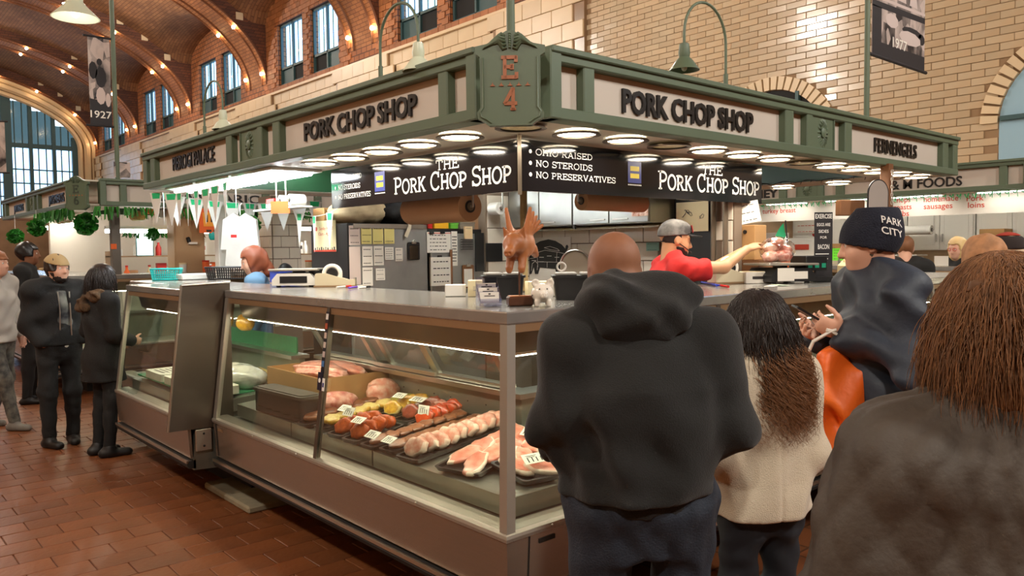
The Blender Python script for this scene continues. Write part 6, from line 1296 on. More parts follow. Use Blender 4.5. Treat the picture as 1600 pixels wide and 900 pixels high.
for i, (x0, y0, x1, y1, mt, lb) in enumerate(((1300, 388, 1322, 407, mat('neon_green', (110, 220, 50), .7), 'neon green handwritten sign on the far counter'), (1329, 378, 1346, 405, mat('neon_red', (250, 90, 70), .7), 'neon red handwritten sign left of the beanie'))):
    a, b = dep(x0, y0, 8.4), dep(x1, y1, 8.4); note(frame((a+b)/2, _r, (0, 0, 1)), (x1-x0)*8.4/FPX, (y1-y0)*8.4/FPX, mt, lb, marks=4, mk=M_ink, seed=90+i, nm='neon_sign', th=.004); c = (a+b)/2; MB().box((c[0], c[1], c[2]/2), (.02, .02, c[2])).build('stand_pole', M_alu, bpy.data.objects['neon_sign' if i == 0 else 'neon_sign.001'])
xnote((1242, 340, 1280, 365), 10.76, M_note_w, 'white hours poster in the far stall behind the stand sign', marks=3, mk=M_redink, nm='hours_poster')
def far_scale(x, y, label):
    M = Matrix.Translation((x, y, Zc)) @ Matrix.Rotation(R(-90), 4, 'Z'); t = thing('counter_scale', label, 'scale', (x, y, Zc)); MB().prism([(-.2, 0), (.2, 0), (.2, .05), (.16, .11), (-.16, .11), (-.2, .05)], .3, M @ frame((0, .15, 0), (1, 0, 0), (0, 0, 1))).build('body', M_wht, t); MB().box((0, 0, .13), (.42, .32, .012), M=M).build('platter', M_stain, t); MB().box((.10, -.152, .055), (.14, .004, .04), M=M).build('display', M_fblack, t)
P = onz(1462, 398, Zc); far_scale(8.2, 1.75, 'white counter scale on the far right counter'); 
t = thing('white_sign_card', 'blank white card standing on the far counter near the blonde woman', 'card', onx(1471, 400, 8.1)); P = onx(1471, 399, 8.15); MB().box((8.15, P[1], Zc+.06), (.006, .16, .12)).build('card', M_note_w, t); MB().box((8.17, P[1], Zc+.004), (.06, .12, .008)).build('foot', M_note_w, t)
for i, (y, z, w_, h_, mt) in enumerate(((4.2, 1.592, .5, .3, M_wht), (4.75, 1.592, .3, .4, M_note_w), (5.2, 1.592, .4, .3, M_beige), (3.7, 1.592, .3, .2, M_cardboard), (5.55, 1.592, .3, .4, M_wht))):
    t = thing('stored_carton', '%s stored carton from the right on the beige far counter' % ORD[(1, 2, 3, 0, 4)[i]], 'box', (10.4, y, z)); MB().box((10.3, y, (z+h_/2)/1), (.3, w_, h_), ch=.004).build('carton', mt, t); MB().box((10.146, y, z+h_/2), (.003, w_*.5, h_*.3)).build('label', M_ink if i % 2 else M_redink, t)
MB().box((10.4, 4.4, .8), (.6, 3.0, 1.58)).build('back_counter', M_beige, None) and None
tag(bpy.data.objects['back_counter'], 'beige back counter under the stored cartons of the far stall', 'counter')
# ================================================================== SMOOTH SOLIDS (signed distance field -> one continuous skin)
f32 = np.float32
class Field:
    def __init__(s, lo, hi, res):
        s.lo = np.array(lo, f32); s.res = res; n = [int((hi[i]-lo[i])/res)+2 for i in range(3)]; s.ax = [(s.lo[i]+np.arange(n[i])*res).astype(f32) for i in range(3)]; s.f = np.full(n, .08, f32)
    def _b(s, lo, hi, pad):
        sl = []
        for i in range(3):
            a = int(max(0, math.floor((lo[i]-pad-s.lo[i])/s.res))); b = int(min(len(s.ax[i]), math.ceil((hi[i]+pad-s.lo[i])/s.res)+1))
            if b <= a: return None
            sl.append(slice(a, b))
        return tuple(sl)
    def _xyz(s, sl): return s.ax[0][sl[0]][:, None, None], s.ax[1][sl[1]][None, :, None], s.ax[2][sl[2]][None, None, :]
    def _mix(s, sl, d, k, sub=False):
        g = s.f[sl]
        if sub:
            h = np.maximum(k-np.abs(g+d), 0)/k; s.f[sl] = np.maximum(g, -d)+h*h*k*.25
        else:
            h = np.maximum(k-np.abs(g-d), 0)/k; s.f[sl] = np.minimum(g, d)-h*h*k*.25
    def cap(s, a, b, ra, rb, k=.03, flat=None, grow=0., sub=False):
        """tapered limb; flat = (direction, factor) squeezes it along a direction"""
        a = np.array(a, f32); b = np.array(b, f32); ra += grow; rb += grow; m = max(ra, rb)*1.05+k+.01; sl = s._b(np.minimum(a, b), np.maximum(a, b), m)
        if sl is None: return s
        X, Y, Z = s._xyz(sl); d = b-a; L = float(d@d)+1e-9; px, py, pz = X-a[0], Y-a[1], Z-a[2]
        t = np.clip((px*d[0]+py*d[1]+pz*d[2])/L, 0, 1); qx, qy, qz = px-t*d[0], py-t*d[1], pz-t*d[2]; sc = 1.
        if flat is not None:
            u = np.array(flat[0], f32); u = u/np.linalg.norm(u); c = flat[1]; qu = (qx*u[0]+qy*u[1]+qz*u[2])*(1/c-1); qx, qy, qz = qx+qu*u[0], qy+qu*u[1], qz+qu*u[2]; sc = min(1., c)
        s._mix(sl, (np.sqrt(qx*qx+qy*qy+qz*qz)-(ra+(rb-ra)*t))*f32(sc**.5), k, sub); return s
    def ell(s, c, r, k=.03, rot=None, grow=0., sub=False):
        c = np.array(c, f32); r = np.array(r, f32)+grow; sl = s._b(c-r.max(), c+r.max(), k+.01)
        if sl is None: return s
        X, Y, Z = s._xyz(sl); p = [X-c[0], Y-c[1], Z-c[2]]
        if rot is not None: Q = np.array(rot.transposed(), f32); p = [Q[i][0]*p[0]+Q[i][1]*p[1]+Q[i][2]*p[2] for i in range(3)]
        k0 = np.sqrt((p[0]/r[0])**2+(p[1]/r[1])**2+(p[2]/r[2])**2); k1 = np.sqrt((p[0]/r[0]**2)**2+(p[1]/r[1]**2)**2+(p[2]/r[2]**2)**2)
        s._mix(sl, k0*(k0-1)/np.maximum(k1, 1e-5), k, sub); return s
    def loft(s, keys, k=.03, grow=0., pw=2.2):
        """stack of ellipses (z, cx, cy, a, b) blended along z"""
        K = np.array(keys, f32); K = K[np.argsort(K[:, 0])]; mx = K[:, 3:].max()+.03; lo = (K[:, 1].min()-mx, K[:, 2].min()-mx, K[0, 0]-.02); hi = (K[:, 1].max()+mx, K[:, 2].max()+mx, K[-1, 0]+.02); sl = s._b(lo, hi, k+grow)
        if sl is None: return s
        X, Y, Z = s._xyz(sl); z = s.ax[2][sl[2]]; zz = np.clip(z, K[0, 0], K[-1, 0])
        def ip(c):   # smooth interpolation
            y = np.interp(zz, K[:, 0], K[:, c]); return y.astype(f32)[None, None, :]
        A, B = ip(3)+grow, ip(4)+grow; px, py = np.abs(X-ip(1)), np.abs(Y-ip(2))
        q = ((px/A)**pw+(py/B)**pw)**f32(1/pw); d = (q-1)*np.minimum(A, B); dz = np.maximum(K[0, 0]-z, z-K[-1, 0]).astype(f32)[None, None, :]-grow
        s._mix(sl, np.where(dz > 0, np.sqrt(np.maximum(d, 0)**2+dz*dz), np.maximum(d, dz)), k); return s
    def cut(s, p, n, k=.0):
        n = np.array(n, f32); n = n/np.linalg.norm(n); X, Y, Z = s._xyz((slice(None),)*3); d = (X-p[0])*n[0]+(Y-p[1])*n[1]+(Z-p[2])*n[2]; s.f = np.maximum(s.f, d); return s
    def disp(s, fn):
        m = np.abs(s.f) < .06; X, Y, Z = np.broadcast_arrays(*s._xyz((slice(None),)*3)); s.f[m] -= fn(X[m], Y[m], Z[m]).astype(f32); return s
    def mesh(s, name, smooth=1):
        f = s.f; f[0] = f[-1] = .05; f[:, 0] = f[:, -1] = .05; f[:, :, 0] = f[:, :, -1] = .05
        n = f.shape; ins = f < 0; c = ins[:-1, :-1, :-1].astype(np.int8)
        for o in ((1, 0, 0), (0, 1, 0), (0, 0, 1), (1, 1, 0), (1, 0, 1), (0, 1, 1), (1, 1, 1)): c = c+ins[o[0]:n[0]-1+o[0], o[1]:n[1]-1+o[1], o[2]:n[2]-1+o[2]]
        act = (c > 0) & (c < 8); I = np.argwhere(act); idx = np.full(act.shape, -1, np.int32); idx[act] = np.arange(len(I))
        g = lambda o: f[I[:, 0]+o[0], I[:, 1]+o[1], I[:, 2]+o[2]]
        C = {o: g(o) for o in [(a, b, d) for a in (0, 1) for b in (0, 1) for d in (0, 1)]}; P = np.zeros((len(I), 3)); W_ = np.zeros(len(I))
        for o in C:
            for a in range(3):
                if o[a] == 0:
                    o2 = list(o); o2[a] = 1; u, v = C[o], C[tuple(o2)]; x = (u < 0) != (v < 0); t = np.where(x, u/np.where(x, u-v, 1), 0); q = np.array(o, float)[None, :].repeat(len(I), 0); q[:, a] += t; P += q*x[:, None]; W_ += x
        V = s.lo+(I+P/W_[:, None])*s.res; F = []
        for a in range(3):
            b, d = (a+1) % 3, (a+2) % 3; sl0 = [slice(1, n[i]-1) for i in range(3)]; sl1 = list(sl0); sl0[a] = slice(0, n[a]-1); sl1[a] = slice(1, n[a]); A0, A1 = ins[tuple(sl0)], ins[tuple(sl1)]
            for sgn, msk in ((1, A0 & ~A1), (-1, ~A0 & A1)):
                E = np.argwhere(msk); off = np.array([1, 1, 1]); off[a] = 0; E = E+off; q = []
                for (ob, od) in ((1, 1), (0, 1), (0, 0), (1, 0)): e = E.copy(); e[:, b] -= ob; e[:, d] -= od; q.append(idx[e[:, 0], e[:, 1], e[:, 2]])
                q = np.stack(q, 1); F.append(q if sgn > 0 else q[:, ::-1])
        F = np.concatenate(F)
        for _ in range(smooth):
            acc = np.zeros_like(V); cnt = np.zeros(len(V))
            for i in range(4): j = F[:, (i+1) % 4]; np.add.at(acc, F[:, i], V[j]); np.add.at(cnt, F[:, i], 1); np.add.at(acc, j, V[F[:, i]]); np.add.at(cnt, j, 1)
            V = V*.5+acc/np.maximum(cnt, 1)[:, None]*.5
        me = bpy.data.meshes.new(name); me.vertices.add(len(V)); me.vertices.foreach_set('co', V.astype(f32).ravel()); me.loops.add(F.size); me.loops.foreach_set('vertex_index', F.astype(np.int32).ravel()); me.polygons.add(len(F))
        me.polygons.foreach_set('loop_start', np.arange(0, F.size, 4, dtype=np.int32)); me.polygons.foreach_set('use_smooth', np.ones(len(F), bool)); me.update(calc_edges=True); me.validate(); return me
def wob(seed, amp, fr, st=(1, 1, 1)):
    q = np.random.default_rng(seed); D = q.normal(size=(6, 3))*np.array(st)*fr; ph = q.uniform(0, 6.28, 6)
    return lambda X, Y, Z: amp/2.2*sum(np.sin(D[i, 0]*X+D[i, 1]*Y+D[i, 2]*Z+ph[i]+1.3*np.sin(D[(i+1) % 6, 0]*X*.6+D[(i+2) % 6, 2]*Z*.5)) for i in range(6))
def rotz(a): return Matrix.Rotation(a, 3, 'Z')
# ---- heads, hands, figures (local frame: +Y forward, +X the figure's right, Z up)
def head_prims(F, c, Rm, sc=1., grow=0., face=True, fat=1.):
    L = lambda x, y, z: tuple(np.array(c)+np.array(Rm @ Vector((x*sc, y*sc, z*sc))))
    F.ell(L(0, -.014, .034), (.076*sc, .096*sc, .088*sc), .02, Rm, grow); F.ell(L(0, .022, -.035), (.066*sc*fat, .074*sc, .084*sc), .045, Rm, grow); F.ell(L(0, .045, -.085), (.040*sc*fat, .042*sc, .030*sc), .04, Rm, grow)
    if face:
        F.cap(L(0, .090, .014), L(0, .112, -.030), .009*sc, .0135*sc, .014, grow=grow); 
        for s in (-1, 1):
            F.cap(L(s*.010, .098, -.034), L(s*.012, .098, -.032), .009*sc, .008*sc, .008, grow=grow); F.cap(L(s*.012, .088, .026), L(s*.046, .074, .024), .010*sc, .008*sc, .02, grow=grow); F.ell(L(s*.034, .100, .006), (.017*sc, .014*sc, .011*sc), .014, Rm, sub=True); F.ell(L(s*.033, .0785, .005), (.0145*sc, .012*sc, .0115*sc), .006, Rm)
            F.ell(L(s*.042, .060, -.035), (.022*sc, .022*sc, .026*sc), .03, Rm, grow); F.ell(L(s*.077, -.006, -.004), (.010*sc, .022*sc, .033*sc), .008, Rm); F.ell(L(s*.084, .000, -.002), (.005*sc, .011*sc, .018*sc), .006, Rm, sub=True)
        F.cap(L(-.020, .088, -.063), L(.020, .088, -.063), .0075*sc, .0075*sc, .010); F.cap(L(-.018, .088, -.073), L(.018, .088, -.073), .0085*sc, .0085*sc, .008); F.cap(L(-.022, .100, -.068), L(.022, .100, -.068), .0022*sc, .0022*sc, .004, sub=True)
    return L
def hand_prims(F, w_, fd, pn, side, curl=.5, sc=1., spread=.16, grow=0.):
    """w_ wrist, fd finger direction, pn palm normal, side = +1 right / -1 left, curl radians per joint"""
    fd = Vector(fd).normalized(); pn = Vector(pn); pn = (pn-fd*pn.dot(fd)).normalized(); ac = fd.cross(pn)*side; w_ = Vector(w_); k0 = w_+fd*.012*sc
    F.cap(w_, w_+fd*.05*sc, .024*sc, .034*sc, .02, flat=(pn, .5)); F.cap(w_+fd*.045*sc, w_+fd*.078*sc, .036*sc, .036*sc, .015, flat=(pn, .42))
    for i, (o, ln) in enumerate(((.029, .066), (.010, .076), (-.010, .071), (-.028, .055))):
        p = w_+fd*(.085-.006*abs(i-1.2))*sc+ac*o*sc; a = curl*.7; dirv = (fd+ac*o*spread*18*.3).normalized()
        for j, fr in enumerate((.45, .32, .23)):
            d = (dirv*math.cos(a)+pn*math.sin(a)).normalized(); q = p+d*ln*fr*sc; F.cap(p, q, (.0092-.001*j)*sc, (.0084-.001*j)*sc, .004); p = q; a += curl
    p = w_+fd*.025*sc+ac*.028*sc; d = (fd*.75+ac*.75+pn*.25).normalized()
    for j, ln in enumerate((.035, .032, .026)): q = p+d*ln*sc; F.cap(p, q, (.0125-.0015*j)*sc, (.011-.0015*j)*sc, .008); p = q; d = (d+fd*.35-ac*.18+pn*.25*curl).normalized()
M_skin = mat('skin_warm', (206, 150, 118), .5, var=.2, vscale=18, rgb2=(188, 120, 92)); M_skin_d = mat('skin_brown', (142, 94, 66), .6, var=.25, vscale=14, rgb2=(100, 60, 40)); M_skin_p = mat('skin_pale', (222, 172, 146), .5, var=.2, vscale=16, rgb2=(206, 140, 118)); M_skin_o = mat('skin_olive', (204, 152, 112), .5, var=.2, vscale=16, rgb2=(184, 124, 86))
M_eyew = mat('eye_white', (226, 220, 212), .2); M_iris = mat('dark_iris', (40, 26, 20), .15); M_lip = mat('lip', (168, 92, 80), .4)
def eyes(parent, L, Rm, sc):
    for s in (-1, 1):
        m = MB(); c = Vector(L(s*.033, .081, .005)); f = Rm @ Vector((0, 1, 0)); m.sphere(c, .0112*sc, 12, 8); m.sphere(c+f*.0055*sc, (.0062*sc,)*3, 10, 6, mi=1); m.build('eye', [M_eyew, M_iris], parent, smooth=180, world=False)
class Fig:
    """a standing figure in its own frame; J = joints, fields are built from the same limbs"""
    def __init__(s, loc, heading, H=1.75, label='', build=1., lean=0., floor=0.):
        s.H = H; s.k = H/1.75; s.loc = loc; s.rz = heading-math.pi/2; s.label = label; s.M = Matrix.Translation((loc[0], loc[1], floor)) @ Matrix.Rotation(s.rz, 4, 'Z'); k = s.k; s.b = build
        s.J = dict(pelvis=(0, 0, .95), chest=(0, .0, 1.28), neck=(0, -.005, 1.48), head=(0, .025, 1.625))
        for sd, n in ((1, 'R'), (-1, 'L')):
            s.J.update({'sh'+n: (sd*.185*build, -.01, 1.43), 'el'+n: (sd*.235*build, -.02, 1.14), 'wr'+n: (sd*.235*build, .06, .90), 'hip'+n: (sd*.09, 0, .92), 'kn'+n: (sd*.10, .015, .50), 'an'+n: (sd*.105, -.02, .085)})
        s.hv = {}; s.headR = Matrix.Identity(3)
        for q in s.J: s.J[q] = tuple(np.array(s.J[q])*k)
    def set(s, **kw):
        for a, v in kw.items(): s.J[a] = tuple(np.array(v)*s.k)
        return s
    def look(s, yaw=0, pitch=0, roll=0): s.headR = Matrix.Rotation(R(yaw), 3, 'Z') @ Matrix.Rotation(R(pitch), 3, 'X') @ Matrix.Rotation(R(roll), 3, 'Y'); return s
    def bounds(s, pad=.16): A = np.array(list(s.J.values())); lo = A.min(0)-pad; hi = A.max(0)+pad; lo[2] = -.02; lo[0] = min(lo[0], -.32); hi[0] = max(hi[0], .32); return lo, hi
    def torso(s, F, g=0., k=.04):
        J = s.J; b = s.b; q = s.k; p, c, n = np.array(J['pelvis']), np.array(J['chest']), np.array(J['neck'])
        F.loft([(p[2]-.10*q, p[0], p[1], .165*b*q, .115*b*q), (p[2]+.06*q, *(p[:2]*.8+c[:2]*.2), .150*b*q, .108*b*q), (p[2]+.18*q, *(p[:2]*.5+c[:2]*.5), .142*b*q, .100*b*q), (c[2], c[0], c[1], .170*b*q, .118*b*q), (c[2]+.11*q, *(c[:2]*.4+n[:2]*.6), .165*b*q, .095*b*q), (c[2]+.17*q, n[0], n[1], .09*b*q, .07*q)], k, g)
        for d in 'RL': F.cap(tuple(n*.55+np.array(J['sh'+d])*.45-np.array((0, 0, .0))), J['sh'+d], .062*q*b, .058*q*b, k, grow=g)
    def arm(s, F, d, g=0., k=.03, fore=True, upto=1.):
        J = s.J; q = s.k*(.6+.4*s.b); F.cap(J['sh'+d], J['el'+d], .054*q, .043*q, k, grow=g)
        if fore: e, w_ = np.array(J['el'+d]), np.array(J['wr'+d]); F.cap(e, e+(w_-e)*upto, .042*q, .031*q if upto > .9 else .036*q, k*.8, grow=g)
    def leg(s, F, d, g=0., k=.03, z1=None):
        J = s.J; q = s.k*(.7+.3*s.b); F.cap(J['hip'+d], J['kn'+d], .088*q, .057*q, k, grow=g); F.cap(J['kn'+d], J['an'+d], .055*q, .037*q, k, grow=g); a, b2 = np.array(J['kn'+d]), np.array(J['an'+d]); c = a+(b2-a)*.3+np.array((0, -.02*q, 0)); F.cap(c, a+(b2-a)*.5+np.array((0, -.012, 0)), .045*q, .036*q, .03, grow=g)
    def foot(s, F, d, g=0., yaw=0.): J = s.J; a = np.array(J['an'+d]); f = np.array((math.sin(R(yaw)), math.cos(R(yaw)), 0)); z = np.array((0, 0, 1)); F.cap(a-f*.045-z*(a[2]-.035), a+f*.14-z*(a[2]-.030), .038, .032, .03, flat=((0, 0, 1), .9), grow=g); F.cap(a, a-z*.03, .042, .045, .03, grow=g); return F.cut((0, 0, .002), (0, 0, -1))
    def body(s, mt, res=.01, face=True, hands='RL', feet=False, fat=1., name='person', curl=.5):
        lo, hi = s.bounds(); F = Field(lo, hi, res); s.torso(F, -.012)
        for d in 'RL': s.arm(F, d, -.004); s.leg(F, d, -.012)
        if feet:
            for d in 'RL': J = s.J; a = np.array(J['an'+d]); F.cap(a, a+np.array((0, .1, -a[2]+.035)), .035, .028, .03)
        J = s.J; F.cap(np.array(J['neck'])-np.array((0, .0, .03)), np.array(J['head'])+np.array(s.headR @ Vector((0, -.03, -.06)))*s.k, .058*s.k, .052*s.k, .03); s.L = head_prims(F, J['head'], s.headR, s.k, face=face, fat=fat)
        for d in hands:
            w_, e = Vector(J['wr'+d]), Vector(J['el'+d]); h = s.hv.get(d, {}); fd = h.get('fd', (w_-e)); hand_prims(F, w_, fd, h.get('pn', (-1 if d == 'R' else 1, 0.3, 0)), 1 if d == 'R' else -1, h.get('curl', curl), s.k)
        me = F.mesh(name); o = link('person', me, mt, None, s.M); ROOT[o.name] = s.M; tag(o, s.label, 'person'); s.o = o
        if face: eyes(o, s.L, s.headR, s.k)
        return o
    def part(s, F, name, mt, smooth=1): return link(name, F.mesh(name, smooth), mt, s.o)
    def field(s, res=.012, pad=.2): lo, hi = s.bounds(pad); return Field(lo, hi, res)
    def hair(s, mt, region, t=.012, res=.006, amp=.004, fr=90, extra=None, name='hair', seed=1, ext=(.16, .2)):
        """shell over the skull kept where region(x, y, z) (head frame) > 0"""
        c = np.array(s.J['head']); e = ext[0]; F = Field(c-np.array((e, e, ext[1])), c+np.array((e, e, e)), res); head_prims(F, c, s.headR, s.k, t, face=False)
        X, Y, Z = np.broadcast_arrays(*F._xyz((slice(None),)*3)); Q = np.array(s.headR.transposed()); d = [X-c[0], Y-c[1], Z-c[2]]; x, y, z = [(Q[i][0]*d[0]+Q[i][1]*d[1]+Q[i][2]*d[2])/s.k for i in range(3)]
        F.f = np.maximum(F.f, -region(x, y, z)).astype(f32)
        if extra: extra(F, s.L)
        if amp: F.disp(wob(seed, amp, fr))
        return s.part(F, name, mt)
# ================================================================== CARVED PIG AND PIGGY BANK
M_carve = mat('carved_wood', (186, 116, 68), .45, var=.5, vscale=7, stretch=(1, 1, .3), bump=.15, bscale=26); M_china = mat('white_china', (236, 228, 214), .12, coat=.6); M_dkwood = mat('dark_walnut', (86, 50, 30), .4, var=.4, vscale=8)
P = (.268, .221); t = thing('flying_pig_statue', 'carved wooden flying pig on a rod in the counter corner', 'statue', (P[0], P[1], Zc)); Mp = Matrix.Translation((P[0], P[1], Zc)) @ Matrix.Rotation(R(10), 4, 'Z')
Mb_ = Mp @ Matrix.Rotation(R(-38), 4, 'Z'); MB().box((.0, -.005, .022), (.115, .062, .044), M=Mb_, ch=.006).build('base', M_dkwood, t); MB().box((0, -.005, .0455), (.10, .05, .003), M=Mb_).build('base_top', M_carve, t)
m = MB(); m.cyl((P[0], P[1], Zc+.045), (P[0], P[1], Zc+.20), .0045, n=10); m.build('rod', M_dkwood, t, smooth=60)
Cz = Zc+.275; F = Field((-.16, -.16, -.11), (.16, .16, .16), .004)      # head end towards -Y (the viewer), figure turned later
F.ell((0, .02, 0), (.056, .085, .062), .02); F.ell((0, -.062, .018), (.044, .042, .043), .03); F.cap((0, -.095, .006), (0, -.122, -.004), .022, .019, .015); F.cap((0, -.122, -.004), (0, -.127, -.006), .0205, .0205, .004)
for s in (-1, 1):
    F.cap((s*.024, -.03, -.03), (s*.026, -.062, -.082), .02, .014, .015); F.cap((s*.026, -.062, -.082), (s*.026, -.064, -.088), .0155, .0135, .003); F.cap((s*.03, .08, -.03), (s*.03, .12, -.06), .022, .014, .015); F.cap((s*.03, -.048, .05), (s*.042, -.052, .082), .017, .004, .008, flat=((0, 1, .2), .45)); F.ell((s*.007, -.143, -.006), (.0035, .008, .005), .003, sub=True); F.ell((s*.027, -.098, .034), (.006, .006, .006), .005, sub=True)
    for q in range(5): F.cap((s*.03, -.005+.014*q, .04), (s*(.05+.006*q), .02+.018*q, .145-.020*q), .014, .008, .008, flat=((0, 1, 0), .7))
F.cap((0, .10, .02), (.01, .12, .045), .008, .004, .006); F.cap((.01, .12, .045), (-.01, .118, .05), .004, .003, .004)
Mq = Matrix.Translation((P[0], P[1], Cz)) @ Matrix.Rotation(R(-60), 4, 'Z') @ Matrix.Rotation(R(10), 4, 'X') @ Matrix.Scale(1.14, 4); o = link('carved_pig', F.mesh('carved_pig', 1), M_carve, t, ROOT[t.name].inverted() @ Mq)
P = onz(850, 478, Zc); F = Field((-.1, -.1, -.01), (.1, .1, .14), .0035)
F.ell((0, 0, .058), (.052, .056, .046), .01); F.cap((0, -.05, .052), (0, -.066, .052), .019, .017, .006)
for s in (-1, 1):
    F.cap((s*.026, -.03, .02), (s*.026, -.032, .008), .014, .012, .008); F.cap((s*.026, .03, .02), (s*.026, .03, .008), .014, .012, .008); F.ell((s*.033, -.022, .105), (.019, .008, .019), .008); F.ell((s*.033, -.03, .105), (.011, .006, .011), .004, sub=True); F.ell((s*.006, -.083, .053), (.003, .006, .005), .002, sub=True)
F.cut((0, 0, .0), (0, 0, -1)); Mq = Matrix.Translation((P[0], P[1]+.01, Zc)) @ Matrix.Rotation(R(-38), 4, 'Z'); o = link('piggy_bank', F.mesh('piggy_bank', 1), M_china, None, Mq); ROOT[o.name] = Mq; tag(o, 'white china piggy bank on the counter corner', 'piggy bank')
m = MB(); [m.sphere((s*.017, -.049, .079), .0032, 8, 6) for s in (-1, 1)]; m.build('eyes', M_fblack, o, smooth=180, world=False)
m = MB(); [m.tube([(-.05+.004*i, -.02+.006*i, .045+.012*math.sin(i)), (-.047+.003*i, -.026+.004*i, .052)], .0016, 4) for i in range(5)]; m.build('painted_pattern', M_fblack, o, world=False, kind='stuff')
# meat bag on the scale
bz = Zc+.135*1.05+.008; bg = thing('meat_bag', 'clear bag of chicken pieces the server sets on the scale', 'meat bag', (SX-.05, SY, bz))
for i, (dx, dy, dz, r_) in enumerate(((-.08, 0, 0, .06), (.05, .03, 0, .065), (.0, -.05, 0, .06), (.02, .04, .06, .055), (-.05, .02, .07, .05), (.07, -.03, .05, .05), (-.02, -.02, .11, .045))):
    o = lump('chicken_piece', None, None, (SX-.05+dx, SY+dy, bz+dz), (r_*1.25, r_*.9, r_*.75), (M_pink, M_fat, M_rib)[i % 3], 12+i, 18, 12, .3); o.parent = bg; o.matrix_basis = ROOT[bg.name].inverted() @ ROOT[o.name]
fm = lump('clear_bag', None, None, (SX-.05, SY, bz-.002), (.145, .11, .10), M_film, 19, 26, 18, .3); fm.parent = bg; fm.matrix_basis = ROOT[bg.name].inverted() @ ROOT[fm.name]
# ================================================================== PEOPLE
deg = R
M_hood = mat('black_fleece', (16, 16, 15), .9, var=.25, vscale=5, rgb2=(24, 23, 20), bump=.25, bscale=220, sheen=.1); M_jean = mat('dark_denim', (22, 28, 40), .8, var=.6, vscale=5, rgb2=(40, 50, 64), bump=.3, bscale=160)
M_coatw = mat('cream_wool', (206, 192, 168), .9, var=.15, vscale=9, bump=.4, bscale=240, sheen=.2); M_jean2 = mat('black_denim', (20, 24, 32), .8, var=.4, vscale=6); M_navy = mat('navy_parka', (36, 44, 58), .6, var=.25, vscale=5, bump=.25, bscale=30); M_quilt = mat('brown_quilted', (70, 61, 52), .7, var=.4, vscale=6, rgb2=(52, 46, 40), bump=.2, bscale=60)
M_hairb = mat('dark_curls', (40, 26, 18), .45, rand=.35, island=True); M_hairt = mat('brown_tips', (134, 90, 54), .5, rand=.35, island=True); M_hairc = mat('chestnut_hair', (122, 80, 44), .7, rand=.45, island=True, var=.3, vscale=20); M_beanie = mat('navy_knit', (20, 24, 40), .9, bump=.6, bscale=180); M_redtee = mat('red_tee', (206, 34, 30), .8, var=.12, bump=.2, bscale=40); M_apron = mat('black_apron', (30, 30, 34), .8)
M_bk = mat('black_wool', (24, 24, 24), .85, var=.3, vscale=6, bump=.3, bscale=120); M_shoe = mat('black_shoe', (20, 18, 18), .5); M_hairk = mat('near_black_hair', (34, 24, 20), .4, rand=.3, island=True)
def quilt(s_, amp):
    def fn(X, Y, Z): u = np.arctan2(X, Y)*.30; a = np.abs(np.sin(np.pi*(u+Z*.55)/s_)); b = np.abs(np.sin(np.pi*(u-Z*.55)/s_)); return amp*(np.sqrt(a*b)-.5)
    return fn
def strands(fig, mt, n, name, start, steps, step, grav, r0, curl, seed, lab=None, shell=None):
    """hair strands: start(q) -> (point, direction) in figure frame; walk down keeping outside the head shell"""
    q = np.random.default_rng(seed); V = []; Fc = []; base = 0; c = np.array(fig.J['head'])+np.array(fig.headR @ Vector((0, -.012, .01)))*fig.k
    for _ in range(n):
        p, d = start(q); p = np.array(p, float); d = np.array(d, float); ph = q.uniform(0, 6.28); cf = q.uniform(.7, 1.3)*curl[1]; ca = curl[0]*q.uniform(.5, 1.4); pts = []; L = steps*q.uniform(.75, 1.05)
        for i in range(int(L)):
            pts.append(p+ca*min(1, i/6)*np.array((math.cos(ph+cf*i), math.sin(ph+cf*i)*.8, .3*math.sin(ph*2+cf*i)))); d = d*.8+np.array((0, 0, -1))*grav+q.normal(size=3)*.06; d /= np.linalg.norm(d); p = p+d*step
            e = p-c
            if shell:
                rr = shell; kq = math.sqrt((e[0]/rr[0])**2+(e[1]/rr[1])**2+(e[2]/rr[2])**2)
                if kq < 1: p = c+e/kq; 
        k = 4
        for i, a in enumerate(pts):
            t_ = pts[min(i+1, len(pts)-1)]-pts[max(i-1, 0)]; t_ = t_/(np.linalg.norm(t_)+1e-9); u = np.cross(t_, (.3, .2, .9)); u /= np.linalg.norm(u)+1e-9; v = np.cross(t_, u); rr_ = r0*(1-.75*i/len(pts))
            V += [a+u*rr_, a+v*rr_, a-u*rr_, a-v*rr_]
            if i: Fc += [(base+(i-1)*4+j, base+(i-1)*4+(j+1) % 4, base+i*4+(j+1) % 4, base+i*4+j) for j in range(4)]
        base += len(pts)*4
    me = bpy.data.meshes.new(name); V = np.array(V, f32); Fa = np.array(Fc, np.int32); me.vertices.add(len(V)); me.vertices.foreach_set('co', V.ravel()); me.loops.add(Fa.size); me.loops.foreach_set('vertex_index', Fa.ravel()); me.polygons.add(len(Fa)); me.polygons.foreach_set('loop_start', np.arange(0, Fa.size, 4, dtype=np.int32)); me.polygons.foreach_set('use_smooth', np.ones(len(Fa), bool)); me.update(calc_edges=True)
    o = link(name, me, mt, fig.o); o['kind'] = 'stuff'; return o
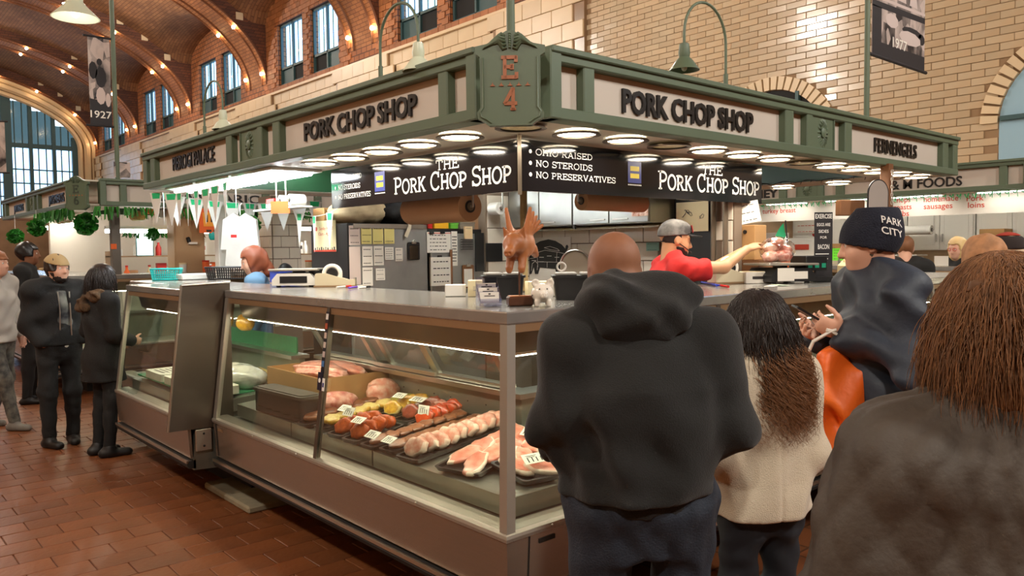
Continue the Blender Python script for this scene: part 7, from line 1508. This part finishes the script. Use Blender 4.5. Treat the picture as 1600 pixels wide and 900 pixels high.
def trousers(f, mt, g=.012, res=.012, seed=1, wr=.006, top=.98, hem=.06, feet=None):
    F = f.field(res); J = f.J; q = f.k; b = f.b; p = J['pelvis']; F.loft([(p[2]-.15*q, p[0], p[1], .12*b*q, .085*b*q), (p[2]-.02*q, p[0], p[1], .162*b*q, .118*b*q), (p[2]+.07*q, p[0], p[1], .155*b*q, .112*b*q)], .03, g)
    for d in 'RL': f.leg(F, d, g, .07); F.cap(J['kn'+d], np.array(J['an'+d])+np.array((0, 0, .01)), .05*q, .042*q, .02, grow=g)
    F.disp(wob(seed, wr, 26, (1, 1, 1.6))); F.cut((0, 0, hem*q), (0, 0, -1)); F.cut((0, 0, top*q), (0, 0, 1)); return f.part(F, 'trousers', mt)
def shoes(f, mt, yaw=(0, 0), g=.006, res=.008, name='shoe'):
    for i, d in enumerate('RL'):
        a = np.array(f.J['an'+d]); F = Field((a[0]-.13, a[1]-.17, -.01), (a[0]+.13, a[1]+.27, .17), res); f.foot(F, d, g, yaw[i]); F.cut((0, 0, .125), (0, 0, 1)); f.part(F, name, mt)
# ---- 1 man in the black hoodie, seen from behind
f = Fig((-.262, -.918), deg(55), 1.84, 'large man with shaved head in a black hoodie seen from behind', 1.12).set(head=(-.045, .115, 1.59), neck=(-.02, .035, 1.47), chest=(0, .01, 1.26)).look(12, -30, 0)
f.set(shR=(.20, .0, 1.385), shL=(-.20, .0, 1.385), elR=(.232, -.03, 1.16), elL=(-.232, -.03, 1.16), wrR=(.205, .17, 1.06), wrL=(-.205, .17, 1.06), knR=(.135, .015, .5), knL=(-.135, .015, .5), anR=(.15, -.02, .085), anL=(-.15, -.02, .085), hipR=(.115, 0, .92), hipL=(-.115, 0, .92))
f.hv = {'R': dict(fd=(-.7, .7, -.1), pn=(-.5, -.3, -.6), curl=.5), 'L': dict(fd=(.7, .7, -.1), pn=(.5, -.3, -.6), curl=.5)}
f.body(M_skin_d, .009, fat=1.15); trousers(f, M_jean, .016, .011, 3, .005, top=1.04)
F = f.field(.010, .22); f.torso(F, .035, .06); F.loft([(.96, 0, .0, .185, .145), (1.03, 0, 0, .205, .16), (1.10, 0, -.005, .215, .168), (1.18, 0, -.01, .218, .166), (1.34, 0, -.015, .22, .158), (1.46, 0, -.005, .165, .12), (1.55, 0, .03, .10, .095)], .05, 0.01)
for d in 'RL': f.arm(F, d, .036, .05, upto=.86)
J = f.J; F.disp(lambda X, Y, Z: wob(4, .020, 17, (1, 1, .8))(X, Y, Z)*np.clip((1.5-Z)*3, .3, 1)+.010*np.sin(42*Z+3*np.sin(9*X)+6*np.abs(X))*np.clip((1.28-Z)*4, 0, 1)*np.clip((Z-1.02)*9, 0, 1)); F.cut((0, 0, 1.01), (0, 0, -1)); sw_ = f.part(F, 'hoodie', M_hood)
F = f.field(.010, .22); F.loft([(.972, 0, .0, .200, .156), (1.04, 0, .0, .205, .160)], .01); F.disp(wob(9, .004, 60, (1, 1, .1))); f.part(F, 'waistband', M_hood)
F = Field((-.3, -.28, 1.36), (.3, .25, 1.78), .009); F.cap((-.12, -.0, 1.605), (.09, -.0, 1.605), .075, .075, .05); F.cap((-.10, -.075, 1.555), (.07, -.075, 1.555), .075, .075, .06, flat=((0, 1, 0), .8)); F.cap((-.11, .01, 1.585), (-.09, .13, 1.57), .055, .04, .04); F.cap((.11, .01, 1.585), (.09, .13, 1.57), .055, .04, .04); F.ell((0, .075, 1.70), (.085, .085, .085), .02, sub=True); F.disp(wob(6, .010, 24)); f.part(F, 'hood', M_hood)
for d in 'RL':
    a, w_ = np.array(f.J['el'+d]), np.array(f.J['wr'+d]); F = Field(w_-.11, w_+.11, .008); F.cap(a+(w_-a)*.80, a+(w_-a)*.95, .047, .042, .01); f.part(F, 'cuff', M_hood)
shoes(f, M_shoe)
# ---- 2 woman in the cream coat with long curly hair
f = Fig((.45, -.90), deg(62), 1.57, 'woman with long curly dark hair in a cream wool coat', .90).set(head=(.01, .045, 1.615)).look(-18, -10, 6)
f.set(wrR=(.19, .17, 1.02), wrL=(-.19, .17, 1.02), elR=(.20, -.05, 1.12), elL=(-.20, -.05, 1.12)); f.body(M_skin, .010); trousers(f, M_jean2, .008, .012, 5, .005, top=.9); shoes(f, M_shoe)
F = f.field(.010); q = f.k; f.torso(F, .03, .05); F.loft([(.76*q, 0, 0, .20, .15), (.88*q, 0, 0, .192, .145), (1.0*q, 0, 0, .172, .13), (1.12*q, 0, 0, .178, .13), (1.28*q, 0, 0, .19, .135), (1.42*q, 0, 0, .16, .11)], .04)
for d in 'RL': f.arm(F, d, .022, .04, upto=.95)
F.cap((-.05, -.03, 1.50*q), (.05, -.03, 1.50*q), .06, .06, .03); F.disp(lambda X, Y, Z: wob(14, .010, 14)(X, Y, Z)-.004*np.exp(-(X/.006)**2)*(Y < 0)*(Z < 1.1)); F.cut((0, 0, .865*q), (0, 0, -1)); f.part(F, 'coat', M_coatw)
f.hair(M_hairb, lambda x, y, z: np.where((y > .055) & (z < .055), -.05, .05), .016, .008, .004, 70, extra=lambda F_, L: (F_.cap(L(0, -.05, .02), L(.01, -.065, -.20), .078, .07, .05), F_.cap(L(.05, -.05, -.03), L(.07, -.05, -.20), .05, .05, .05)), ext=(.22, .30), seed=21)
c = np.array(f.J['head'])
def st_(q):
    a = q.uniform(-2.6, 2.6)-math.pi/2; e = q.uniform(-.5, 1.4); d = np.array((math.cos(e)*math.cos(a), math.cos(e)*math.sin(a), math.sin(e))); p = c+d*np.array((.106, .124, .136))+np.array((0, -.02, .008)); return p, np.array((d[0]*.35, d[1]*.35, -.15))
strands(f, M_hairb, 3400, 'curls', st_, 24, .013, .24, .0011, (.007, .55), 5, shell=(.108, .130, .138))
def st2(q): a = q.uniform(-2.3, 2.3)-math.pi/2; p = c+np.array((math.cos(a)*.115+.01, math.sin(a)*.12-.035, -.03-q.uniform(0, .12))); return p, np.array((math.cos(a)*.35+.12, math.sin(a)*.3-.1, -.4))
strands(f, M_hairt, 3200, 'curl_tips', st2, 23, .0125, .2, .0011, (.020, .8), 6)
# ---- 3 man in the navy parka and beanie, holding a phone
f = Fig((1.30, -.95), deg(139), 1.905, 'man in a navy parka and PARK CITY beanie looking at a phone', .98).set(head=(0, .035, 1.615)).look(-24, -8, 0)
f.set(elL=(-.275, -.015, 1.16), elR=(.275, -.015, 1.16), wrL=(-.085, .165, 1.27), wrR=(.055, .20, 1.25)); f.hv = {'L': dict(fd=(.25, .9, .35), pn=(.8, -.1, .4), curl=.6), 'R': dict(fd=(-.35, .9, .2), pn=(-.6, -.1, .7), curl=.65)}
f.body(M_skin_p, .007); trousers(f, M_jean, .014, .012, 7); shoes(f, M_shoe)
F = f.field(.009, .24); f.torso(F, .045, .05); q = f.k; F.loft([tuple(v*q for v in e) for e in [(.76, 0, .0, .175, .135), (.90, 0, .0, .175, .135), (.955, 0, .0, .16, .12), (1.02, 0, 0, .168, .13), (1.25, 0, .0, .165, .125), (1.40, 0, -.01, .155, .105), (1.49, 0, -.01, .09, .09)]], .04, .01); F.loft([tuple(v*q for v in e) for e in [(1.46, 0, -.01, .095, .095), (1.555, 0, -.005, .078, .082)]], .03, .004)
for d in 'RL': f.arm(F, d, .040, .02, upto=.90)
F.ell((0, .03*q, 1.61*q), (.062, .085, .09), .02, sub=True)
F.disp(lambda X, Y, Z: wob(24, .017, 20)(X, Y, Z)-.016*np.exp(-((Z-.955*f.k)/.012)**2)+.007*np.sin(X*90+Y*60)*np.exp(-((Z-.955*f.k)/.05)**2)+.004*np.sin(40*Z+9*Y)); F.cut((0, 0, .77*f.k), (0, 0, -1)); pk = f.part(F, 'parka', M_navy)
m = MB(); [m.sphere((-.03, .19+.006*i-.01*(i > 4), .86+.085*i), .0085, 10, 6) for i in range(7)]; m.build('snap_button', M_alu, f.o, smooth=180, world=False, kind='stuff')
m = MB(); m.prism(rrect(.10, .085, .012), .012, frame((-.238, .02, .88), (0, 1, 0), (0, 0, 1)) @ Matrix.Rotation(R(180), 4, 'Y')); m.box((-.243, .02, .96), (.022, .20, .035), ch=.006); m.build('flap_pocket', M_navy, f.o, world=False)
for d in 'RL': a, w_ = np.array(f.J['el'+d]), np.array(f.J['wr'+d]); F = Field(w_-.12, w_+.12, .008); F.cap(a+(w_-a)*.84, a+(w_-a)*.93, .05, .047, .01); f.part(F, 'cuff', M_navy)
f.hair(M_beanie, lambda x, y, z: np.minimum(np.where(z > -.02+.035*(y/.1), .04, -.05), .05), .022, .006, .002, 60, extra=lambda F_, L: (F_.ell(L(0, -.04, .098), (.080, .095, .085), .03)), name='beanie')
Lh = f.L; Hm = f.headR; m = MB()
def bpt(u, v, lift=.0): a = math.pi+u; e = Vector((math.cos(a)*(.1025+lift), math.sin(a)*-(.126+lift)-.014, v)); return Vector(Lh(*e))
def curved(mb, s_, v, wid, h, sh=0.):
    V, Fq = text_geo(s_, .012); V = V.copy(); V[:, 0] -= V[:, 0].min(); V[:, 0] /= V[:, 0].max(); V[:, 1] /= .72
    mb.add([bpt(sh-(x-.5)*wid, v+y*h+.03*(.5-x), .0045) for x, y, z in V], Fq)
_tx = MB(); curved(_tx, 'PARK', .060, .66, .028, -.62); curved(_tx, 'CITY', .020, .66, .028, -.58); _tx.build('beanie_lettering', M_slet, f.o, world=False, kind='stuff')
f.hair(mat('greying_hair', (86, 70, 56), .6), lambda x, y, z: np.where((z < .0) & (z > -.06) & (y < .01), .03, -.05), .004, .006, .002, 120)
ph = thing('mobile_phone', 'black mobile phone held by the man in the navy parka', 'phone', f.M @ Vector((-.03, .31, 1.42))); Mx = f.M @ frame((-.035, .315, 1.455), (1, 0, .05), (0, .85, .5)); MB().prism(rrect(.037, .075, .008), .009, Mx).build('case', M_fblack, ph, smooth=35); MB().box((0, 0, .0095), (.066, .13, .001), M=Mx).build('screen', mat('phone_screen', (30, 34, 40), .1, coat=.6), ph)
M_bag = mat('orange_bag', (236, 104, 28), .45, var=.3, vscale=6, rgb2=(244, 140, 60), bump=.5, bscale=14); F = Field((-.26, -.2, -.3), (.26, .2, .3), .010); F.loft([(-.26, 0, 0, .15, .05), (-.2, 0, 0, .185, .075), (0, 0, 0, .19, .07), (.18, 0, 0, .15, .045), (.25, .0, 0, .10, .02)], .03); F.disp(wob(31, .02, 22)); Mb2 = f.M @ Matrix.Translation((-.08, .24, 1.05)) @ Matrix.Rotation(R(78), 4, 'Z'); ob = link('shopping_bag', F.mesh('shopping_bag', 1), M_bag, None, Mb2); ROOT[ob.name] = Mb2; tag(ob, 'orange shopping bag hanging from the arm of the man in the parka', 'bag')
m = MB(); [m.tube([(s*.10, .0, .22), (s*.07, .02, .30), (0, .03, .345), (-s*.02, .03, .35)], .008, 5) for s in (-1, 1)]; m.build('handles', M_note_w, ob, smooth=60, world=False); m = MB(); m.prism([(-.05, -.06), (.05, -.06), (.08, .10), (-.02, .12)], .004, frame((0, -.078, .02), (1, 0, 0), (0, 0, 1))); m.build('white_panel', M_note_w, ob, world=False)
# ---- 4 woman at the right edge in a quilted coat
f = Fig((-.455, -1.955), deg(48), 1.72, 'woman with short chestnut hair in a brown quilted coat, nearest at right', 1.12).set(head=(0, .01, 1.605)).look(4, -2, 0)
f.set(elR=(.30, -.02, 1.06), elL=(-.30, -.02, 1.06), wrR=(.27, .14, .88), wrL=(-.27, .14, .88), shR=(.19, -.01, 1.36), shL=(-.19, -.01, 1.36), neck=(0, -.005, 1.43)); f.body(M_skin_p, .010); trousers(f, M_jean2, .01, .014, 9); shoes(f, M_shoe)
F = f.field(.009, .24); q = f.k; f.torso(F, .03, .06); F.loft([(.52, 0, 0, .29, .225), (.72, 0, 0, .285, .22), (.95, 0, 0, .262, .20), (1.15, 0, 0, .25, .185), (1.30, 0, -.005, .235, .165), (1.38, 0, -.005, .18, .13), (1.46, 0, .0, .10, .10)], .05)
for d in 'RL': f.arm(F, d, .055, .05, upto=.95)
F.cap((-.10, -.02, 1.415), (.10, -.02, 1.415), .058, .058, .03, flat=((0, 0, 1), .7)); F.disp(quilt(.085, .011)); F.disp(wob(34, .008, 12)); F.cut((0, 0, .53), (0, 0, -1)); f.part(F, 'quilted_coat', M_quilt, 1)
m = MB(); m.box((-.33, -.10, .99), (.05, .012, .03), ch=.004); m.build('zip_pull', mat('brass_pull', (170, 150, 90), .3, metal=1.), f.o, world=False)
f.hair(M_hairc, lambda x, y, z: np.where((y > .05) & (z < .05), -.05, np.where(z < -.155, -.05, .05)), .026, .008, .008, 60, extra=lambda F_, L: (F_.ell(L(0, -.035, -.03), (.116, .118, .145), .03), F_.ell(L(0, .13, -.06), (.075, .09, .12), .02, sub=True)), ext=(.2, .24), seed=41)
c = np.array(f.J['head'])
def st3(q):
    a = q.uniform(-2.7, 2.7)-math.pi/2; e = q.uniform(-.25, 1.57); d = np.array((math.cos(e)*math.cos(a), math.cos(e)*math.sin(a), math.sin(e))); p = c+d*np.array((.118, .130, .150))+np.array((0, -.022, .008)); return p, np.array((d[0]*.3, d[1]*.3, -.2))+q.normal(size=3)*.12
strands(f, M_hairc, 5200, 'hair_strands', st3, 14, .0115, .3, .0010, (.004, .4), 7, shell=(.120, .132, .150))
# ---- 5 server in the red T-shirt and cap
vx = dep(1042, 400, 5.4); f = Fig((vx[0], vx[1]), deg(-38), 1.80, 'server in a red T-shirt and snapback cap reaching to the scale', 1.1, floor=.16).set(head=(0, .055, 1.60), neck=(0, .01, 1.47)).look(4, -8, 0)
tgt = f.M.inverted() @ Vector((SX-.16, SY+.06, Zc+.27)); tgt2 = f.M.inverted() @ Vector((SX-.10, SY+.16, Zc+.24))
sR = Vector((.2, .04, 1.41)); aR = Vector(tgt)/f.k-sR; 
f.set(shR=tuple(sR), shL=(-.19, .03, 1.41), elR=tuple(sR+aR*.5+Vector((.03, 0, -.07))), wrR=tuple(sR+aR*min(1, .60/aR.length)), elL=tuple(Vector((-.19, .03, 1.41))*.5+Vector(tgt2)/f.k*.5+Vector((-.03, -.02, -.10))), wrL=tuple(Vector((-.19, .03, 1.41))*.12+Vector(tgt2)/f.k*.88))
f.hv = {'R': dict(fd=aR, pn=(-.3, 0, -1), curl=.35), 'L': dict(pn=(.3, 0, -1), curl=.35)}; f.body(M_skin_o, .008); trousers(f, M_jean2, .012, .016); shoes(f, M_shoe)
F = f.field(.010); f.torso(F, .012, .05)
for d in 'RL': f.arm(F, d, .022, .04, fore=False)
for d in 'RL': e, s_ = np.array(f.J['el'+d]), np.array(f.J['sh'+d]); F.cut(s_+(e-s_)*.60, (e-s_)) if d == 'R' else None
F.disp(wob(54, .008, 24)); F.cut((0, 0, .93), (0, 0, -1)); F.ell(tuple(np.array(f.J['neck'])+np.array((0, .01, .06))), (.066, .066, .07), .01, sub=True); f.part(F, 'tee_shirt', M_redtee)
F = f.field(.010); F.loft([(.55, 0, .04, .20, .10), (.95, 0, .03, .175, .115), (1.2, 0, .03, .15, .115), (1.33, 0, .04, .10, .10)], .02, .016); F.cut((0, .075, 0), (0, -1, 0)); f.part(F, 'apron', M_apron)
M_cap = mat('grey_cap', (66, 62, 60), .8, var=.7, vscale=12, rgb2=(160, 154, 148)); f.hair(M_cap, lambda x, y, z: np.minimum(z-.03-.02*(y/.1), .05), .014, .006, .0, 60, extra=lambda F_, L: F_.ell(L(0, -.0, .075), (.084, .10, .058), .02), name='cap')
Lh = f.L; m = MB(); V = []; n_ = 14
for i in range(n_+1):
    a = math.pi*i/n_; V += [Vector(Lh(.080*math.cos(a), .062+.03*math.sin(a), .045)), Vector(Lh(.088*math.cos(a), .085+.095*math.sin(a), .036+.012*math.sin(a))), Vector(Lh(.088*math.cos(a), .085+.095*math.sin(a), .030+.012*math.sin(a))), Vector(Lh(.080*math.cos(a), .062+.03*math.sin(a), .038))]
m.add(V, [(4*i+j, 4*i+(j+1) % 4, 4*i+4+(j+1) % 4, 4*i+4+j) for i in range(n_) for j in range(4)]+[(0, 1, 2, 3)[::-1], (4*n_, 4*n_+1, 4*n_+2, 4*n_+3)]); m.build('brim', M_fblack, f.o, smooth=40, world=False)
m = MB(); m.prism(rrect(.035, .026, .004), .004, frame(Lh(.025, .100, .085), f.headR @ Vector((1, -.25, 0)), f.headR @ Vector((0, -.35, 1)))); m.build('cap_emblem', M_redp, f.o, world=False)
M_beard = mat('black_stubble', (38, 28, 24), .8); f.hair(M_beard, lambda x, y, z: np.where((z < -.042) & (y > -.01) & (z > -.135) & ~((z > -.085) & (np.abs(x) < .03) & (y > .05)) & (z < -.035+.9*(.045-y)), .02, -.05), .0035, .005, .001, 200, name='beard')
f.hair(M_beard, lambda x, y, z: np.where((z < .045) & (z > -.03) & (y < .02) & (y > -.095), .02, -.05), .003, .006, .001, 200, name='side_hair')
m = MB(); [m.bar(Vector(Lh(s*.016, .098, .026)), Vector(Lh(s*.046, .084, .028)), .006, .008) for s in (-1, 1)]; m.build('eyebrows', M_beard, f.o, world=False)
m = MB(); m.tube([Vector(Lh(.08, .0, -.02)), Vector(Lh(.075, .06, -.05)), Vector(Lh(.05, .10, -.07))], .003, 5); m.sphere(Vector(Lh(.05, .10, -.07)), .008, 8, 6); m.build('headset_microphone', M_fblack, f.o, smooth=60, world=False)
# ---- 6 bearded man with a tan cap, left
f = Fig((-.50, 5.72), deg(-78), 1.75, 'bearded man in a black jacket and tan cap standing at left', 1.05).look(14, 0, 0)
f.set(anR=(-.10+.22, .02, .085), knR=(.12, .03, .5), wrR=(.17, .10, .95), wrL=(-.17, .10, .95), elR=(.235, -.05, 1.12), elL=(-.235, -.05, 1.12)); f.body(M_skin_p, .011, hands=''); trousers(f, M_bk, .012, .016, 11, .006, top=1.0); shoes(f, M_shoe, (-8, 18), .012, .010)
F = f.field(.012); f.torso(F, .03, .05); F.loft([(.90, 0, 0, .178, .13), (1.0, 0, 0, .188, .14), (1.2, 0, 0, .19, .138), (1.4, 0, 0, .17, .115)], .04)
for d in 'RL': f.arm(F, d, .034, .04, upto=.85)
F.cap((-.06, -.05, 1.49), (.06, -.05, 1.49), .06, .06, .03); F.ell((0, .16, 1.36), (.05, .08, .16), .02, sub=True); F.disp(wob(64, .012, 18)); F.cut((0, 0, .93), (0, 0, -1)); f.part(F, 'jacket', M_bk)
F = f.field(.012); F.loft([(.90, 0, 0, .178, .132), (.935, 0, 0, .184, .136)], .01); f.part(F, 'shirt_hem', M_note_w); F = f.field(.012); F.loft([(1.0, 0, .02, .12, .125), (1.3, 0, .03, .11, .115), (1.43, 0, .02, .07, .09)], .02); f.part(F, 'printed_shirt', mat('dark_shirt', (36, 38, 44), .8, var=.9, vscale=7, rgb2=(150, 150, 140)))
m = MB(); [m.tube([(s*.05, .135, 1.42), (s*.045, .155, 1.25), (s*.05, .15, 1.02)], .006, 5) for s in (-1, 1)]; m.build('jacket_zip', M_alu, f.o, smooth=60, world=False)
f.hair(M_hairk, lambda x, y, z: np.where((y > .07) & (z < .04), -.05, np.where((z < -.02) & (y > -.02), -.05, np.where(z < -.07, -.05, .03))), .014, .008, .006, 90); f.hair(mat('tan_cap', (184, 158, 112), .8), lambda x, y, z: z-.055+.25*y, .022, .007, 0, 60, name='cap', extra=lambda F_, L: F_.cap(L(-.05, -.13, .0), L(.05, -.13, .0), .03, .03, .02, flat=((0, .3, 1), .35)))
f.hair(M_beard, lambda x, y, z: np.where((z < -.03) & (y > .0) & (z > -.135) & ~((z > -.083) & (np.abs(x) < .028) & (y > .05)) & (z < -.035+.9*(.05-y)), .02, -.05), .004, .006, .002, 200, name='beard')
# ---- 7 woman in the black coat
f = Fig((-.30, 5.02), deg(10), 1.66, 'woman with dark hair in a black coat standing at the left case', .97).look(-10, -4, 0)
f.set(wrR=(.16, .20, 1.06), wrL=(-.16, .20, 1.02), elR=(.25, .0, 1.13), elL=(-.25, -.02, 1.13), anL=(-.08, -.04, .085), anR=(.10, -.02, .085)); f.body(M_skin_p, .011); trousers(f, M_bk, .004, .014, 15, .003, top=.9); shoes(f, M_shoe, (20, 10), .010, .010, 'boot')
F = f.field(.012); q = f.k; f.torso(F, .028, .05); F.loft([(.68*q, 0, 0, .20, .155), (.9*q, 0, 0, .195, .15), (1.05*q, 0, 0, .172, .132), (1.25*q, 0, 0, .188, .14), (1.42*q, 0, 0, .165, .115)], .04)
for d in 'RL': f.arm(F, d, .026, .04, upto=.93)
F.cap((-.06, -.05, 1.46*q), (.06, -.05, 1.46*q), .06, .06, .03); F.disp(wob(74, .009, 18)); F.cut((0, 0, .69*q), (0, 0, -1)); f.part(F, 'coat', M_bk)
F = Field((-.3, -.3, 1.25), (.3, .25, 1.6), .011); F.cap((-.12, -.09, 1.36), (.13, -.10, 1.40), .05, .055, .03); F.cap((-.10, -.12, 1.30), (.02, -.14, 1.32), .05, .05, .04); F.disp(wob(75, .016, 45)); f.part(F, 'fur_trim', mat('brown_fur', (92, 68, 44), .9, var=.7, vscale=30, bump=.8, bscale=60))
f.hair(M_hairk, lambda x, y, z: np.where((y > .06) & (z < .06), -.05, .05), .020, .008, extra=lambda F_, L: (F_.cap(L(0, -.06, -.02), L(0, -.075, -.17), .085, .085, .03), F_.cap(L(.06, .0, -.05), L(.075, .01, -.16), .035, .03, .03), F_.cap(L(-.06, .0, -.05), L(-.075, .01, -.17), .035, .03, .03)), amp=0, ext=(.2, .28), seed=77)
c = np.array(f.J['head'])
def st7(q): a = q.uniform(-2.4, 2.4)-math.pi/2; e = q.uniform(-.2, 1.5); d = np.array((math.cos(e)*math.cos(a), math.cos(e)*math.sin(a), math.sin(e))); return c+d*np.array((.098, .118, .112))+np.array((0, -.018, .012)), np.array((d[0]*.3, d[1]*.3, -.2))
strands(f, M_hairk, 700, 'hair_strands', st7, 20, .013, .3, .0025, (.004, .4), 9, shell=(.102, .122, .116))
# ---- 8 person at the far left edge
f = Fig((-.80, 6.95), deg(-48), 1.80, 'fair haired person in a white and grey top cut off at the left edge', 1.0).look(6, 0, 0); f.set(anR=(.09, .22, .085), knR=(.10, .14, .50), anL=(-.09, -.2, .10), knL=(-.10, .0, .49)); f.body(M_skin_p, .013); trousers(f, mat('patterned_leggings', (110, 108, 98), .8, var=.9, vscale=16, rgb2=(40, 42, 44)), .006, .016, 17, .003, top=1.0); shoes(f, mat('grey_sneaker', (120, 116, 108), .7), (0, 0), .008, .011, 'sneaker')
F = f.field(.013); f.torso(F, .024, .05); F.loft([(.86, 0, 0, .19, .14), (1.1, 0, 0, .18, .135), (1.4, 0, 0, .18, .12)], .04)
for d in 'RL': f.arm(F, d, .022, .04, upto=.93)
F.disp(wob(84, .010, 18)); F.cut((0, 0, .88), (0, 0, -1)); f.part(F, 'knit_top', mat('white_knit', (196, 192, 182), .9, var=.3, vscale=4, rgb2=(130, 128, 122)))
f.hair(mat('fair_hair', (150, 96, 58), .5), lambda x, y, z: np.where((y > .06) & (z < .04), -.05, np.where(z < -.1, -.05, .04)), .020, .009, .006, 60, seed=5)
F = Field((-.2, -.12, -.22), (.2, .12, .25), .012); F.loft([(-.18, 0, 0, .15, .06), (0, 0, 0, .13, .06), (.12, 0, 0, .10, .03)], .03); Mh = f.M @ Matrix.Translation((.25, -.1, .60)) @ Matrix.Rotation(R(70), 4, 'Z'); o = link('hand_bag', F.mesh('hand_bag', 1), M_blkcloth, None, Mh); ROOT[o.name] = Mh; tag(o, 'black hand bag carried by the person at the left edge', 'bag'); m = MB(); m.tube([(-.09, 0, .1), (-.06, 0, .25), (.06, 0, .25), (.09, 0, .1)], .008, 5); m.build('strap', M_blkcloth, o, smooth=60, world=False)
# ---- people farther off
def far_person(px, py, D, heading, H, label, skin, hairmt, topmt, hair_region=None, glasses=False, floor=None, b=1., ht=.018, extra=None, pitch=0, yaw=0):
    P = dep(px, py, D); H = P[2]*1.75/1.625; fl = 0; f = Fig((P[0], P[1]), deg(heading), H, label, b, floor=max(0., fl)).look(yaw, pitch, 0)
    if fl < 0: f.M = Matrix.Translation((P[0], P[1], 0)) @ Matrix.Rotation(f.rz, 4, 'Z')
    f.body(skin, .014); trousers(f, M_bk, .008, .02, 1, .004); shoes(f, M_shoe, (0, 0), .006, .014); F = f.field(.016); f.torso(F, .022, .05)
    for d in 'RL': f.arm(F, d, .022, .04, upto=.93)
    F.disp(wob(int(px), .009, 18)); F.cut((0, 0, .86*f.k), (0, 0, -1)); f.part(F, 'jacket', topmt)
    f.hair(hairmt, hair_region or (lambda x, y, z: np.where((y > .06) & (z < .05), -.05, np.where((z < -.03) & (y > -.02), -.05, np.where(z < -.08, -.05, .04)))), ht, .009, .004, 70, extra=extra, ext=(.2, .26))
    if glasses: m = MB(); [m.tube([Vector(f.L(s*.034+.022*math.cos(a), .098, .004+.017*math.sin(a))) for a in np.linspace(0, 6.28, 13)[:-1]], .003, 5, closed=True) for s in (-1, 1)]; m.build('glasses', M_redp, f.o, smooth=60, world=False)
    return f
far_person(400, 408, 7.35, 150, 1.62, 'red haired woman in a blue top behind the black basket', M_skin_p, mat('red_hair', (128, 64, 36), .5), mat('blue_top', (84, 118, 146), .8), lambda x, y, z: np.where((y > .055) & (z < .055), -.05, np.where(z < -.14, -.05, .05)), extra=lambda F_, L: F_.cap(L(0, -.07, .0), L(0, -.10, -.13), .075, .06, .03), pitch=-18, yaw=10)
far_person(441, 393, 9.8, -60, 1.66, 'dark haired man in the far stall left of the black fridge', M_skin_o, M_hairk, M_bk)
f = far_person(1415, 388, 8.6, 25, 1.70, 'short haired man in a black jacket across the right aisle', M_skin_p, mat('ginger_crop', (126, 84, 54), .6), M_bk, ht=.006)
far_person(1498, 388, 9.6, 165, 1.62, 'blonde woman with glasses behind the far right counter', M_skin_p, mat('blonde_hair', (216, 184, 128), .5), M_bk, lambda x, y, z: np.where((y > .06) & (z < .06), -.05, np.where(z < -.16, -.05, .05)), glasses=True, extra=lambda F_, L: (F_.cap(L(.06, -.01, 0), L(.075, 0, -.14), .045, .035, .03), F_.cap(L(-.06, -.01, 0), L(-.075, 0, -.14), .045, .035, .03)), pitch=-10)
f = far_person(1577, 402, 4.9, 70, 1.70, 'person in a striped knit hat beyond the woman in the quilted coat', M_skin_p, mat('white_stripe', (226, 206, 176), .9), M_bk, lambda x, y, z: z-.0, ht=.02)
for nm, z0, z1, mt, tt in (('hat_stripe', .05, .128, mat('hat_black', (38, 28, 26), .9), .028), ('hat_top', .128, .25, mat('hat_red', (156, 50, 34), .9), .032), ('hat_band', -.01, .02, mat('hat_rust', (150, 62, 36), .9), .024)): f.hair(mt, lambda x, y, z, a=z0, b_=z1: np.minimum(z-a, b_-z), tt, .007, .0, 60, name=nm)
far_person(1541, 408, 4.2, 60, 1.69, 'person with light ginger hair behind the quilted coat woman', M_skin_p, mat('light_ginger', (190, 138, 96), .7, var=.6, vscale=22), M_bk, ht=.022)
far_person(40, 397, 9.3, -20, 1.74, 'dark clothed person behind the fair haired one at far left', M_skin_d, M_fblack, M_bk)
